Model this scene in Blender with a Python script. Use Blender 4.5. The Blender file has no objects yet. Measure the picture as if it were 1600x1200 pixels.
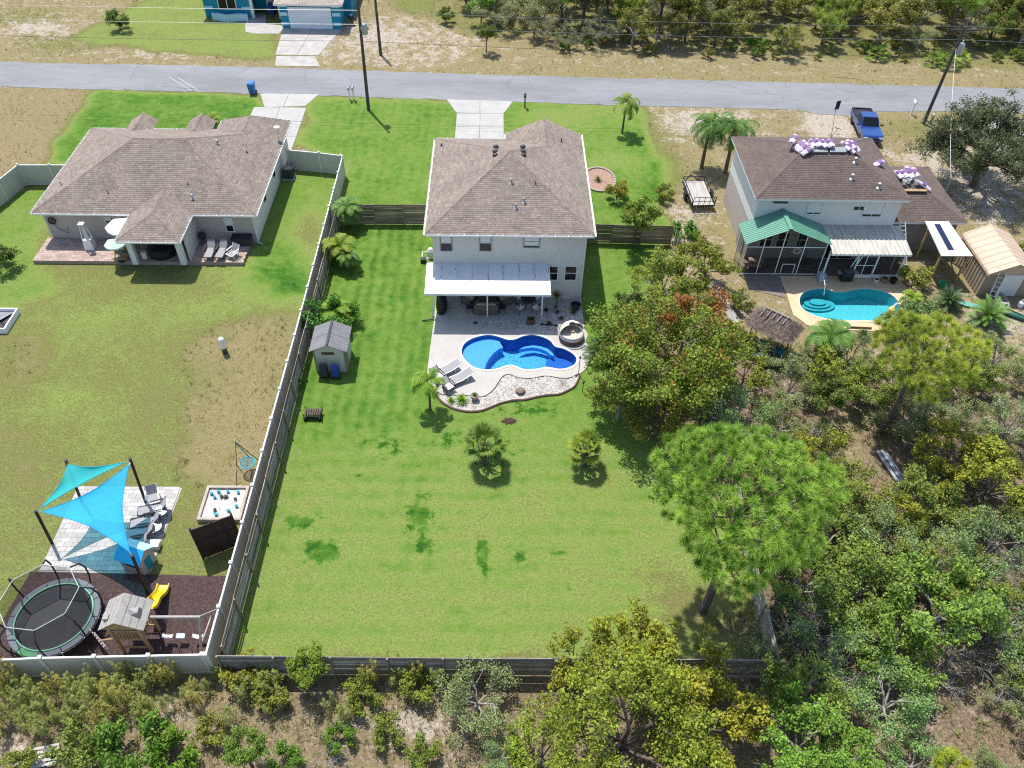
import bpy, bmesh, math, random
import numpy as np
from math import sin, cos, pi, radians, hypot, atan2, sqrt
from mathutils import Vector, Matrix
random.seed(7)
SC = bpy.context.scene
COL = SC.collection

# ------------------------------------------------------------------ camera, sky, sun, exposure
F_PX, HC = 1260.0, 36.0
CR = np.array([.99979, -.0093, .01845]); CU = np.array([-.00623, .71561, .69847]); CF = np.array([.01969, .69844, -.7154])
cam_d = bpy.data.cameras.new("drone_camera"); cam = bpy.data.objects.new("drone_camera", cam_d); COL.objects.link(cam)
cam_d.sensor_width = 36.0; cam_d.lens = 36.0 * F_PX / 1600.0; cam_d.clip_end = 3000; cam_d.clip_start = .5
M4 = Matrix.Identity(4)
for i in range(3):
    M4[i][0] = CR[i]; M4[i][1] = CU[i]; M4[i][2] = -CF[i]
M4[2][3] = HC
cam.matrix_world = M4
SC.camera = cam

SUN = Vector((-.21, .40, 1)).normalized()
world = bpy.data.worlds.new("World"); SC.world = world; world.use_nodes = True
wn = world.node_tree.nodes; wl = world.node_tree.links
sky = wn.new('ShaderNodeTexSky'); sky.sky_type = 'NISHITA'; sky.sun_disc = False
sky.sun_elevation = math.asin(SUN.z); sky.sun_rotation = atan2(SUN.x, SUN.y)
sky.air_density = 1.0; sky.dust_density = 1.0; sky.ozone_density = 1.0
wl.new(sky.outputs[0], wn['Background'].inputs[0]); wn['Background'].inputs[1].default_value = .15
sun_d = bpy.data.lights.new("sun", 'SUN'); sun_o = bpy.data.objects.new("sun", sun_d); COL.objects.link(sun_o)
sun_d.energy = 4.3; sun_d.angle = radians(.53); sun_d.color = (1, .965, .90)
sun_o.rotation_euler = (-SUN).to_track_quat('-Z', 'Y').to_euler(); sun_o.location = (-20, 40, 90)
SC.view_settings.view_transform = 'Standard'; SC.view_settings.look = 'None'
SC.view_settings.gamma = 1; SC.view_settings.exposure = .52; SC.view_settings.use_curve_mapping = False
SC.render.engine = 'CYCLES'
SC.cycles.use_denoising = False; SC.cycles.filter_width = 1.15; SC.cycles.sample_clamp_indirect = 4.0
SC.cycles.max_bounces = 8; SC.cycles.transparent_max_bounces = 12; SC.cycles.transmission_bounces = 4
SC.cycles.diffuse_bounces = 3; SC.cycles.glossy_bounces = 2

# ------------------------------------------------------------------ survey: a photo pixel at height z -> place on the site
def P(u, v, z=0.0):
    d = CF + CR * (u - 800) / F_PX - CU * (v - 600) / F_PX
    t = (z - HC) / d[2]
    return (float(d[0] * t), float(d[1] * t), z)
def P2(u, v, z=0.0): return P(u, v, z)[:2]
def PIX(X, Y, Z=0.0):
    dx = np.stack([X, Y, np.zeros_like(X) + Z - HC], -1)
    c = dx @ CF
    return 800 + F_PX * (dx @ CR) / c, 600 - F_PX * (dx @ CU) / c

# ------------------------------------------------------------------ objects
def props(o, label=None, cat=None, group=None, kind=None):
    if label: o['label'] = label
    if cat: o['category'] = cat
    if group: o['group'] = group
    if kind: o['kind'] = kind
    return o
def thing(name, label, cat, loc=(0, 0, 0), rz=0, group=None):
    o = bpy.data.objects.new(name, None); COL.objects.link(o); o.empty_display_size = .3
    o.location = (loc[0], loc[1], loc[2] if len(loc) > 2 else 0); o.rotation_euler = (0, 0, rz)
    return props(o, label, cat, group)
def copy_tree(o, parent=None):
    c = o.copy(); COL.objects.link(c)
    if parent is not None: c.parent = parent
    for ch in list(o.children): copy_tree(ch, c)
    return c
def link(name, me, parent=None, kind=None, loc=None, rot=None):
    o = bpy.data.objects.new(name, me); COL.objects.link(o)
    if parent is not None: o.parent = parent
    if loc is not None: o.location = loc
    if rot is not None: o.rotation_euler = rot
    if kind: o['kind'] = kind
    return o

class MB:
    """collects faces; build() links them as ONE mesh object"""
    def __init__(s): s.v = []; s.f = []; s.m = []; s.t = []
    def add(s, vs, fs, m=0, t=None):
        n = len(s.v); s.v += [tuple(p) for p in vs]
        for f in fs: s.f.append([i + n for i in f]); s.m.append(m); s.t.append(.5 if t is None else t)
        return s
    def poly(s, pts, m=0, t=None): return s.add(pts, [list(range(len(pts)))], m, t)
    def box(s, x0, x1, y0, y1, z0, z1, m=0, t=None):
        v = [(x, y, z) for z in (z0, z1) for y in (y0, y1) for x in (x0, x1)]
        return s.add(v, [(0, 2, 3, 1), (4, 5, 7, 6), (0, 1, 5, 4), (2, 6, 7, 3), (0, 4, 6, 2), (1, 3, 7, 5)], m, t)
    def bar(s, a, b, w, h, m=0, up=(0, 0, 1), t=None):
        a = Vector(a); b = Vector(b); d = (b - a).normalized(); up = Vector(up)
        if abs(d.dot(up)) > .98: up = Vector((0, 1, 0))
        r = d.cross(up).normalized() * w / 2; u = r.cross(d).normalized() * h / 2
        v = [p + sx * r + sz * u for p in (a, b) for sz in (-1, 1) for sx in (-1, 1)]
        return s.add(v, [(0, 1, 3, 2), (4, 6, 7, 5), (0, 4, 5, 1), (2, 3, 7, 6), (0, 2, 6, 4), (1, 5, 7, 3)], m, t)
    def tube(s, pts, r, n=6, m=0, cap=True, closed=False, t=None):
        pts = [Vector(p) for p in pts]; k = len(pts); rr = r if isinstance(r, (list, tuple)) else [r] * k
        vs = []; prev = None
        for i, p in enumerate(pts):
            if closed: d = pts[(i + 1) % k] - pts[i - 1]
            else: d = pts[min(i + 1, k - 1)] - pts[max(i - 1, 0)]
            d.normalize()
            if prev is None: x = d.orthogonal().normalized()
            else:
                x = prev - d * prev.dot(d)
                x = x.normalized() if x.length > 1e-5 else d.orthogonal().normalized()
            prev = x; y = d.cross(x)
            for j in range(n):
                a = 2 * pi * j / n; vs.append(p + (x * cos(a) + y * sin(a)) * rr[i])
        fs = []
        for i in range(k if closed else k - 1):
            i2 = (i + 1) % k
            for j in range(n): fs.append((i * n + j, i * n + (j + 1) % n, i2 * n + (j + 1) % n, i2 * n + j))
        if cap and not closed: fs += [tuple(range(n))[::-1], tuple((k - 1) * n + j for j in range(n))]
        return s.add(vs, fs, m, t)
    def prism(s, poly, z0, z1, m=0, mt=None, bottom=True, t=None):
        n = len(poly); A = sum(poly[i][0] * poly[(i + 1) % n][1] - poly[(i + 1) % n][0] * poly[i][1] for i in range(n))
        if A < 0: poly = poly[::-1]
        vs = [(p[0], p[1], z0) for p in poly] + [(p[0], p[1], z1) for p in poly]
        s.add(vs, [(i, (i + 1) % n, n + (i + 1) % n, n + i) for i in range(n)], m, t)
        s.add(vs[n:], [list(range(n))], m if mt is None else mt, t)
        if bottom: s.add(vs[:n], [list(range(n))[::-1]], m, t)
        return s
    def lathe(s, prof, n=16, c=(0, 0, 0), m=0, sx=1, sy=1, t=None):
        vs = []; k = len(prof)
        for r, z in prof:
            for j in range(n):
                a = 2 * pi * j / n; vs.append((c[0] + r * cos(a) * sx, c[1] + r * sin(a) * sy, c[2] + z))
        fs = [(i * n + j, i * n + (j + 1) % n, (i + 1) * n + (j + 1) % n, (i + 1) * n + j) for i in range(k - 1) for j in range(n)]
        if prof[0][0] > 1e-4: fs.append(tuple(range(n))[::-1])
        if prof[-1][0] > 1e-4: fs.append(tuple((k - 1) * n + j for j in range(n)))
        return s.add(vs, fs, m, t)
    def grid(s, rows, m=0, t=None):
        k = len(rows); n = len(rows[0])
        return s.add([p for r in rows for p in r], [(i * n + j, i * n + j + 1, (i + 1) * n + j + 1, (i + 1) * n + j) for i in range(k - 1) for j in range(n - 1)], m, t)
    def shift(s, o):
        s.v = [(p[0] - o[0], p[1] - o[1], p[2] - (o[2] if len(o) > 2 else 0)) for p in s.v]; return s
    def mesh(s, name, mats, smooth=False, bevel=0):
        me = bpy.data.meshes.new(name); me.from_pydata([tuple(p) for p in s.v], [], s.f)
        for m in (mats if isinstance(mats, (list, tuple)) else [mats]): me.materials.append(m)
        me.polygons.foreach_set('material_index', s.m)
        if smooth: me.polygons.foreach_set('use_smooth', [True] * len(s.f))
        at = me.attributes.new('tone', 'FLOAT', 'FACE'); at.data.foreach_set('value', s.t)
        if bevel:
            bm = bmesh.new(); bm.from_mesh(me); bmesh.ops.remove_doubles(bm, verts=bm.verts, dist=1e-4)
            bmesh.ops.bevel(bm, geom=[e for e in bm.edges if e.is_manifold and e.calc_face_angle(0) > .5], offset=bevel, segments=2, affect='EDGES', profile=.5); bm.to_mesh(me); bm.free()
        me.update(); return me
    def build(s, name, mats, parent=None, smooth=False, kind=None, bevel=0, loc=None, rot=None):
        return link(name, s.mesh(name, mats, smooth, bevel), parent, kind, loc, rot)

def np_mesh(name, V, Fq, mats, tone=None, nper=4, smooth=False):
    """fast mesh: V (n,3), Fq (m,nper)"""
    me = bpy.data.meshes.new(name); V = np.asarray(V, np.float32); Fq = np.asarray(Fq, np.int32)
    me.vertices.add(len(V)); me.vertices.foreach_set('co', V.ravel())
    m = len(Fq); me.loops.add(m * nper); me.loops.foreach_set('vertex_index', Fq.ravel())
    me.polygons.add(m); me.polygons.foreach_set('loop_start', np.arange(0, m * nper, nper, dtype=np.int32))
    for q in (mats if isinstance(mats, (list, tuple)) else [mats]): me.materials.append(q)
    if smooth: me.polygons.foreach_set('use_smooth', np.ones(m, bool))
    me.update(calc_edges=True)
    if tone is not None:
        at = me.attributes.new('tone', 'FLOAT', 'FACE'); at.data.foreach_set('value', np.asarray(tone, np.float32))
    return me

# ------------------------------------------------------------------ materials
MATS = {}
def nt(name):
    m = bpy.data.materials.new(name); m.use_nodes = True; t = m.node_tree
    return m, t, t.nodes, t.links, t.nodes['Principled BSDF']
def N(t, typ, **kw):
    n = t.nodes.new(typ)
    for k, v in kw.items():
        if k.startswith('i_'):
            key = k[2:]; n.inputs[int(key) if key.isdigit() else key.replace('_', ' ')].default_value = v
        else: setattr(n, k, v)
    return n
def c4(c): return (c[0], c[1], c[2], 1)
def mat(name, col, rough=.8, col2=None, scale=3.0, amt=.5, bump=0.0, bscale=None, metal=0.0, spec=.3, tone=0.0, objcol=False, stretch=None, fine=0.0, coat=0):
    """principled with noise mottling between col and col2, optional per-face tone variation, bump"""
    if name in MATS: return MATS[name]
    m, t, n, l, b = nt(name)
    tc = N(t, 'ShaderNodeTexCoord'); src = tc.outputs['Object']
    if stretch:
        mp = N(t, 'ShaderNodeMapping'); mp.inputs['Scale'].default_value = stretch; l.new(src, mp.inputs[0]); src = mp.outputs[0]
    no = N(t, 'ShaderNodeTexNoise', i_Scale=scale, i_Detail=6.0, i_Roughness=.65); l.new(src, no.inputs['Vector'])
    rp = N(t, 'ShaderNodeMapRange', i_1=.35, i_2=.65); l.new(no.outputs[0], rp.inputs[0])
    mx = N(t, 'ShaderNodeMix', data_type='RGBA'); c2 = col2 or tuple(x * (1 - amt * .5) for x in col)
    mx.inputs['A'].default_value = c4(col); mx.inputs['B'].default_value = c4(c2); l.new(rp.outputs[0], mx.inputs['Factor'])
    out = mx.outputs['Result']
    if fine:
        nf = N(t, 'ShaderNodeTexNoise', i_Scale=scale * 9, i_Detail=3.0); l.new(src, nf.inputs['Vector'])
        mr = N(t, 'ShaderNodeMapRange', i_1=.3, i_2=.7, i_3=1 - fine, i_4=1 + fine); l.new(nf.outputs[0], mr.inputs[0])
        mm = N(t, 'ShaderNodeMix', data_type='RGBA', blend_type='MULTIPLY', i_Factor=1.0); l.new(out, mm.inputs['A'])
        l.new(mr.outputs[0], mm.inputs['B']); out = mm.outputs['Result']
    if tone:
        a = N(t, 'ShaderNodeAttribute', attribute_name='tone'); mr = N(t, 'ShaderNodeMapRange', i_3=1 - tone, i_4=1 + tone); l.new(a.outputs['Fac'], mr.inputs[0])
        mm = N(t, 'ShaderNodeMix', data_type='RGBA', blend_type='MULTIPLY', i_Factor=1.0); l.new(out, mm.inputs['A']); l.new(mr.outputs[0], mm.inputs['B']); out = mm.outputs['Result']
    if objcol:
        oi = N(t, 'ShaderNodeObjectInfo'); mm = N(t, 'ShaderNodeMix', data_type='RGBA', blend_type='MULTIPLY', i_Factor=1.0); l.new(out, mm.inputs['A']); l.new(oi.outputs['Color'], mm.inputs['B']); out = mm.outputs['Result']
    l.new(out, b.inputs['Base Color'])
    b.inputs['Roughness'].default_value = rough; b.inputs['Metallic'].default_value = metal
    b.inputs['Specular IOR Level'].default_value = spec; b.inputs['Coat Weight'].default_value = coat
    if bump:
        nb = N(t, 'ShaderNodeTexNoise', i_Scale=bscale or scale * 6, i_Detail=4.0); l.new(src, nb.inputs['Vector'])
        bp = N(t, 'ShaderNodeBump', i_Strength=bump, i_Distance=.03); l.new(nb.outputs[0], bp.inputs['Height']); l.new(bp.outputs[0], b.inputs['Normal'])
    MATS[name] = m; return m
def leafmat(name, dark, light, trans=.3, rough=.55, spec=.25, warm=None):
    if name in MATS: return MATS[name]
    m, t, n, l, b = nt(name)
    a = N(t, 'ShaderNodeAttribute', attribute_name='tone')
    mx = N(t, 'ShaderNodeMix', data_type='RGBA'); mx.inputs['A'].default_value = c4(dark); mx.inputs['B'].default_value = c4(light); l.new(a.outputs['Fac'], mx.inputs['Factor'])
    oi = N(t, 'ShaderNodeObjectInfo'); mm = N(t, 'ShaderNodeMix', data_type='RGBA', blend_type='MULTIPLY', i_Factor=1.0)
    l.new(mx.outputs['Result'], mm.inputs['A']); l.new(oi.outputs['Color'], mm.inputs['B'])
    l.new(mm.outputs['Result'], b.inputs['Base Color']); b.inputs['Roughness'].default_value = rough; b.inputs['Specular IOR Level'].default_value = spec
    tr = N(t, 'ShaderNodeBsdfTranslucent'); l.new(mm.outputs['Result'], tr.inputs[0])
    ms = N(t, 'ShaderNodeMixShader', i_Fac=trans); l.new(b.outputs[0], ms.inputs[1]); l.new(tr.outputs[0], ms.inputs[2])
    l.new(ms.outputs[0], n['Material Output'].inputs[0]); MATS[name] = m; return m
def watermat(name, tint, rough=.02, scale=2.2, bump=.12):
    m, t, n, l, b = nt(name); n.remove(b)
    tr = N(t, 'ShaderNodeBsdfTransparent'); tr.inputs[0].default_value = c4(tint)
    gl = N(t, 'ShaderNodeBsdfGlossy', i_Roughness=rough)
    fr = N(t, 'ShaderNodeFresnel', i_IOR=1.33); tc = N(t, 'ShaderNodeTexCoord')
    no = N(t, 'ShaderNodeTexNoise', i_Scale=scale, i_Detail=3.0); l.new(tc.outputs['Object'], no.inputs['Vector'])
    bp = N(t, 'ShaderNodeBump', i_Strength=bump, i_Distance=.1); l.new(no.outputs[0], bp.inputs['Height'])
    l.new(bp.outputs[0], gl.inputs['Normal']); l.new(bp.outputs[0], fr.inputs['Normal'])
    ms = N(t, 'ShaderNodeMixShader'); l.new(fr.outputs[0], ms.inputs[0]); l.new(tr.outputs[0], ms.inputs[1]); l.new(gl.outputs[0], ms.inputs[2])
    l.new(ms.outputs[0], n['Material Output'].inputs[0]); return m
def meshmat(name, col, alpha):
    """woven net or screen: partly see-through cloth"""
    m, t, n, l, b = nt(name); b.inputs['Base Color'].default_value = c4(col); b.inputs['Alpha'].default_value = alpha; b.inputs['Roughness'].default_value = .9; b.inputs['Specular IOR Level'].default_value = .1
    return m

M = {}
M['stucco'] = mat('stucco_beige', (.68, .64, .595), .9, (.64, .60, .56), .5, bump=.08, bscale=40)
M['stucco_white'] = mat('stucco_white', (.72, .70, .68), .9, (.68, .66, .64), .5, bump=.08, bscale=40)
M['stucco_tan'] = mat('stucco_tan', (.50, .43, .385), .9, bump=.3, bscale=40, amt=.2)
M['trim'] = mat('white_trim', (.78, .77, .75), .5, amt=.08, spec=.4)
M['alu'] = mat('white_aluminium', (.70, .70, .70), .45, (.62, .62, .61), 1.5, spec=.45, fine=.03)
M['alu_dirty'] = mat('dirty_aluminium', (.55, .53, .46), .55, (.36, .34, .29), 1.4, spec=.4, stretch=(4, .5, 1), fine=.12)
M['glass'] = mat('window_glass', (.012, .014, .016), .12, amt=.2, spec=.3)
M['blind'] = mat('window_blind', (.80, .80, .80), .7, amt=.1)
M['shingle'] = mat('shingle_brown', (.255, .208, .176), .95, (.21, .172, .146), .5, bump=.5, bscale=60, tone=.19, spec=.15, fine=.08)
M['shingle_dark'] = mat('shingle_dark_brown', (.150, .114, .100), .95, (.120, .092, .082), .7, bump=.5, bscale=60, tone=.14, spec=.15, fine=.1)
M['under'] = mat('roof_underlay', (.06, .05, .045), .95)
M['concrete'] = mat('concrete', (.40, .385, .365), .85, (.345, .33, .31), .8, bump=.15, bscale=50, fine=.05)
M['conc_old'] = mat('old_concrete', (.43, .41, .38), .9, (.31, .29, .265), .9, bump=.2, bscale=40, fine=.1)
M['deck'] = mat('pool_deck', (.43, .40, .37), .8, (.385, .36, .333), .7, bump=.15, bscale=50, fine=.04)
M['deck_tan'] = mat('pool_deck_tan', (.60, .45, .28), .85, (.50, .37, .23), .8, bump=.15, bscale=50, fine=.06)
M['vinyl'] = mat('vinyl_almond', (.55, .52, .46), .5, (.50, .47, .41), 1.0, spec=.4)
M['vinyl_cap'] = mat('vinyl_cap', (.68, .66, .61), .5, amt=.1, spec=.4)
M['fence_grey'] = mat('weathered_wood_grey', (.44, .41, .37), .95, (.22, .20, .18), 1.4, tone=.35, stretch=(1, 1, 4), fine=.25, spec=.1)
M['fence_tan'] = mat('weathered_wood_tan', (.36, .29, .20), .95, (.19, .15, .11), 1.8, tone=.35, stretch=(.5, 1, 3), fine=.2, spec=.1)
M['fence_post'] = mat('fence_post_wood', (.34, .28, .20), .95, (.2, .165, .12), 2, fine=.2, spec=.1)
M['dark_brown'] = mat('dark_brown_stain', (.045, .028, .022), .7, (.03, .02, .016), 2, tone=.2, spec=.3)
M['wood'] = mat('playset_cedar', (.40, .26, .13), .8, (.28, .18, .09), 3, tone=.2, fine=.1)
M['wood_grey'] = mat('playset_grey_wood', (.36, .34, .31), .85, (.27, .25, .23), 3, tone=.15, fine=.1)
M['black'] = mat('black_plastic', (.018, .018, .02), .5, amt=.3, spec=.4)
M['charcoal'] = mat('charcoal', (.05, .052, .056), .7, amt=.3)
M['steel'] = mat('galvanised_steel', (.42, .43, .44), .45, amt=.3, metal=.6)
M['iron'] = mat('black_iron', (.02, .02, .022), .5, metal=.4)
M['blue_bin'] = mat('blue_bin_plastic', (.03, .16, .42), .45, (.04, .20, .48), 2, spec=.4)
M['blue_cart'] = mat('blue_cart_plastic', (.012, .05, .30), .4, amt=.2, spec=.4)
M['wicker'] = mat('brown_wicker', (.20, .155, .115), .85, (.12, .09, .07), 14, tone=.2, bump=.6, bscale=60, stretch=(1, 1, 3))
M['cushion'] = mat('beige_cushion', (.52, .47, .41), .9, (.44, .40, .35), 5)
M['cream'] = mat('cream_canvas', (.60, .56, .50), .85, amt=.1)
M['grey_sling'] = mat('grey_sling', (.30, .29, .30), .8, amt=.2)
M['teal'] = mat('teal_paint', (.012, .27, .40), .7, (.01, .22, .33), 1.5)
M['teal_light'] = mat('pale_blue_trim', (.45, .68, .78), .7, amt=.1)
M['asphalt'] = mat('asphalt', (.205, .208, .22), .85, (.165, .168, .178), .35, bump=.25, bscale=30, fine=.08)
M['yellow'] = mat('yellow_plastic', (.72, .46, .015), .35, amt=.15, spec=.5)
M['green_metal'] = mat('green_metal_roof', (.12, .30, .21), .4, (.10, .26, .18), 1.2, spec=.5)
M['tan_metal'] = mat('tan_metal_sheet', (.50, .38, .27), .5, (.43, .33, .23), 1.0, spec=.4, fine=.04)
M['thatch'] = mat('palm_thatch', (.25, .20, .165), .98, (.13, .10, .085), 6, tone=.4, spec=.05, fine=.3)
M['pink'] = mat('lilac_wrap', (.66, .58, .66), .6, (.55, .45, .57), 2.5, tone=.25, spec=.4)
M['white'] = mat('white_plastic', (.80, .80, .79), .45, amt=.06, spec=.4)
M['bark'] = mat('bark_grey_brown', (.16, .125, .10), .95, (.08, .06, .05), 6, stretch=(1, 1, .3), bump=.6, bscale=20)
M['bark_pale'] = mat('bark_pale_lichen', (.40, .37, .34), .95, (.22, .20, .18), 6, stretch=(1, 1, .3), bump=.4, bscale=20)
M['sand'] = mat('play_sand', (.52, .49, .45), .98, (.44, .41, .37), 4, bump=.4, fine=.1)
M['pole'] = mat('pole_wood', (.105, .09, .08), .95, (.07, .06, .05), 3, stretch=(3, 3, .3))
# ================================================================== GROUND, ROAD, DECKS, FENCES
from mathutils.geometry import tessellate_polygon
def inpoly(X, Y, poly):
    r = np.zeros(X.shape, bool); n = len(poly)
    for i in range(n):
        x0, y0 = poly[i]; x1, y1 = poly[(i + 1) % n]
        if y0 == y1: continue
        c = ((y0 > Y) != (y1 > Y)) & (X < (x1 - x0) * (Y - y0) / (y1 - y0) + x0); r ^= c
    return r
def smooth_loop(pts, sub=5):
    out = []; n = len(pts)
    for i in range(n):
        p0, p1, p2, p3 = (np.array(pts[(i + k) % n], float) for k in (-1, 0, 1, 2))
        for s in range(sub):
            t = s / sub
            out.append(tuple(.5 * ((2 * p1) + (-p0 + p2) * t + (2 * p0 - 5 * p1 + 4 * p2 - p3) * t * t + (-p0 + 3 * p1 - 3 * p2 + p3) * t ** 3)))
    return out
def offset_loop(pts, d):
    n = len(pts); A = sum(pts[i][0] * pts[(i + 1) % n][1] - pts[(i + 1) % n][0] * pts[i][1] for i in range(n)); sgn = 1 if A > 0 else -1
    out = []
    for i in range(n):
        a = np.array(pts[i - 1]); b = np.array(pts[(i + 1) % n]); t = b - a; t = t / (np.linalg.norm(t) + 1e-9)
        out.append((pts[i][0] + sgn * d * t[1], pts[i][1] - sgn * d * t[0]))
    return out
def sheet(mb, outer, holes, z, thick, m=0):
    """flat slab with holes: top, outer side and hole sides"""
    loops = [list(outer)] + [list(h) for h in holes]
    tri = tessellate_polygon([[Vector((p[0], p[1], 0)) for p in L] for L in loops]); flat = [p for L in loops for p in L]
    fs = []
    for a, b, c in tri:
        pa, pb, pc = flat[a], flat[b], flat[c]
        cr = (pb[0] - pa[0]) * (pc[1] - pa[1]) - (pb[1] - pa[1]) * (pc[0] - pa[0])
        fs.append((a, b, c) if cr > 0 else (a, c, b))
    mb.add([(p[0], p[1], z) for p in flat], fs, m)
    for L in loops:
        k = len(L); mb.add([(p[0], p[1], z) for p in L] + [(p[0], p[1], z - thick) for p in L], [(i, (i + 1) % k, k + (i + 1) % k, k + i) for i in range(k)], m)
    return mb
def z4(*pts): return [P2(620 + a / 4, 360 + b / 4, .05) for a, b in pts]

pool_px = [(405, 745), (420, 710), (460, 680), (520, 660), (580, 653), (640, 665), (690, 682), (740, 680), (790, 660), (850, 653), (910, 665), (960, 690), (990, 725), (1040, 738), (1085, 760), (1115, 785), (1125, 810), (1110, 840), (1070, 860), (1020, 868), (980, 862), (930, 855), (890, 865), (840, 870), (790, 868), (750, 852), (715, 842), (670, 850), (630, 865), (580, 872), (520, 868), (470, 850), (430, 815), (408, 780)]
POOL1 = smooth_loop(z4(*pool_px), 3)
deck_px = [(205, 760), (190, 880), (200, 960), (245, 1010), (300, 1028), (420, 1030), (530, 1040), (590, 1010), (630, 960), (660, 915), (700, 900), (760, 920), (840, 925), (930, 910), (1040, 925), (1100, 915), (1140, 900), (1190, 850), (1205, 790), (1195, 720), (1180, 690), (1195, 650), (1165, 600)]
_d = z4(*deck_px); DECK1 = [_d[0]] + [p for p in smooth_loop(_d, 3)][3:-6] + [_d[-2], _d[-1]] + [(5.6, 39.7), (4.0, 39.9), (3.35, 40.2), (3.35, 43.5), (-4.2, 43.5), (-4.2, 41.5)]
bed_px = [(245, 1010), (262, 1050), (300, 1085), (360, 1115), (440, 1132), (520, 1128), (580, 1108), (650, 1080), (730, 1062), (800, 1058), (870, 1042), (940, 1030), (1010, 1025), (1060, 1005), (1110, 975), (1135, 930), (1140, 900), (1100, 915), (1040, 925), (930, 910), (840, 925), (760, 920), (700, 900), (660, 915), (630, 960), (590, 1010), (530, 1040), (420, 1030), (300, 1028)]
BED1 = smooth_loop(z4(*bed_px), 2)
p2_px = [(1249, 467), (1256, 457), (1270, 452), (1290, 451), (1305, 456), (1322, 455), (1345, 451), (1370, 453), (1392, 460), (1404, 472), (1408, 484), (1404, 496), (1385, 502), (1350, 501), (1312, 501), (1285, 497), (1265, 490), (1252, 480)]
POOL2 = smooth_loop([P2(u, v, .05) for u, v in p2_px], 3)
DECK2 = [P2(u, v, .05) for u, v in ((1218, 431), (1230, 462), (1240, 492), (1262, 508), (1300, 515), (1365, 517), (1400, 512), (1425, 485), (1430, 462), (1408, 440), (1420, 431))]

# --- the ground sheet with its cover painted per vertex (grass vigour, bare sand, leaf litter)
def axis(lo, hi, step, far):
    core = list(np.arange(lo, hi + 1e-6, step)); a = []; s = step; x = lo
    while x > -far: s *= 1.5; x -= s; a.append(x)
    b = []; s = step; x = hi
    while x < far: s *= 1.5; x += s; b.append(x)
    return np.array(a[::-1] + core + b)
gx = axis(-66, 74, .42, 900); gy = axis(4, 118, .42, 900)
GX, GY = np.meshgrid(gx, gy)
rng = np.random.default_rng(3)
def vnoise(X, Y, s, seed):
    r = np.random.default_rng(seed).random((257, 257)); x = X / s; y = Y / s
    xi = np.floor(x).astype(int); yi = np.floor(y).astype(int); fx = x - xi; fy = y - yi; fx = fx * fx * (3 - 2 * fx); fy = fy * fy * (3 - 2 * fy)
    g = lambda a, b: r[a % 257, b % 257]
    return (g(xi, yi) * (1 - fx) + g(xi + 1, yi) * fx) * (1 - fy) + (g(xi, yi + 1) * (1 - fx) + g(xi + 1, yi + 1) * fx) * fy
wx = (vnoise(GX, GY, 2.2, 1) - .5) * 1.3; wy = (vnoise(GX, GY, 2.2, 2) - .5) * 1.3
YS = np.clip(GY, 3.0, 2000)
PU, PV = PIX(GX + wx, YS + wy); PUs, PVs = PIX(GX, YS)
G = np.full(GX.shape, .22); S = np.full(GX.shape, .30); Lt = np.full(GX.shape, .15); MX = np.zeros(GX.shape); MY = np.zeros(GX.shape)
def region(poly, g=None, s=None, l=None, warp=True):
    m = inpoly(PU if warp else PUs, PV if warp else PVs, poly)
    if g is not None: G[m] = g
    if s is not None: S[m] = s
    if l is not None: Lt[m] = l
    return m
def blob(u, v, ru, rv, dg=0, ds=0, dl=0):
    w = np.exp(-(((PU - u) / ru) ** 2 + ((PV - v) / rv) ** 2) * 1.2)
    G[:] += dg * w; S[:] += ds * w; Lt[:] += dl * w
# across the road
region([(-900, 97), (2600, 160), (2600, -4000), (-900, -4000)], .26, .30, .05)
region([(640, 60), (760, 50), (1700, 118), (2600, 120), (2600, -400), (600, -400)], .40, .22, .22)
region([(120, 60), (190, 12), (330, -30), (440, 40), (438, 92), (300, 85), (170, 72)], .62, .02, 0)
region([(430, 60), (540, 40), (640, 20), (760, 60), (700, 108), (520, 100)], .18, .42, 0)
region([(600, -40), (700, -40), (680, 12), (620, 18)], .5, .1, 0)
region([(-900, 96), (2600, 155), (2600, 138), (1000, 112), (-900, 78)], .25, .24, 0)
blob(60, 45, 80, 14, 0, .25); blob(250, 82, 90, 8, 0, .2); blob(590, 55, 50, 14, 0, .16); blob(90, 70, 60, 14, .2); blob(30, 25, 60, 12, .2)
# left lots
region([(-900, 136), (150, 140), (70, 255), (0, 330), (-900, 420)], .20, .20, 0)
region([(150, 139), (410, 147), (425, 170), (460, 200), (460, 260), (62, 256)], .86, 0, 0)
region([(-700, 340), (40, 285), (110, 280), (450, 240), (545, 270), (350, 1020), (-700, 1060)], .52, .04, 0)
region([(400, 262), (541, 268), (500, 430), (470, 470), (400, 420), (395, 390)], .76, 0, 0)
region([(-300, 330), (100, 285), (60, 380), (50, 412), (90, 440), (20, 490), (-300, 500)], .74, 0, 0)
region([(290, 560), (350, 500), (480, 480), (440, 650), (400, 760), (290, 760), (300, 660)], .36, .05, .03)
blob(380, 560, 60, 60, -.10, .03); blob(400, 650, 30, 70, -.10, .03); blob(365, 700, 40, 60, -.08); blob(330, 590, 30, 30, .06); blob(425, 440, 80, 45, .22); blob(300, 480, 60, 30, .08); blob(150, 500, 90, 40, .08); blob(110, 640, 90, 60, .1); blob(40, 560, 40, 40, -.2); blob(250, 640, 50, 60, -.05)
blob(465, 520, 22, 12, 0, .55); blob(490, 365, 20, 40, -.35, .03, .05); blob(330, 900, 50, 40, .12); blob(200, 440, 120, 20, -.04); blob(60, 700, 90, 60, -.08)
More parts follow.
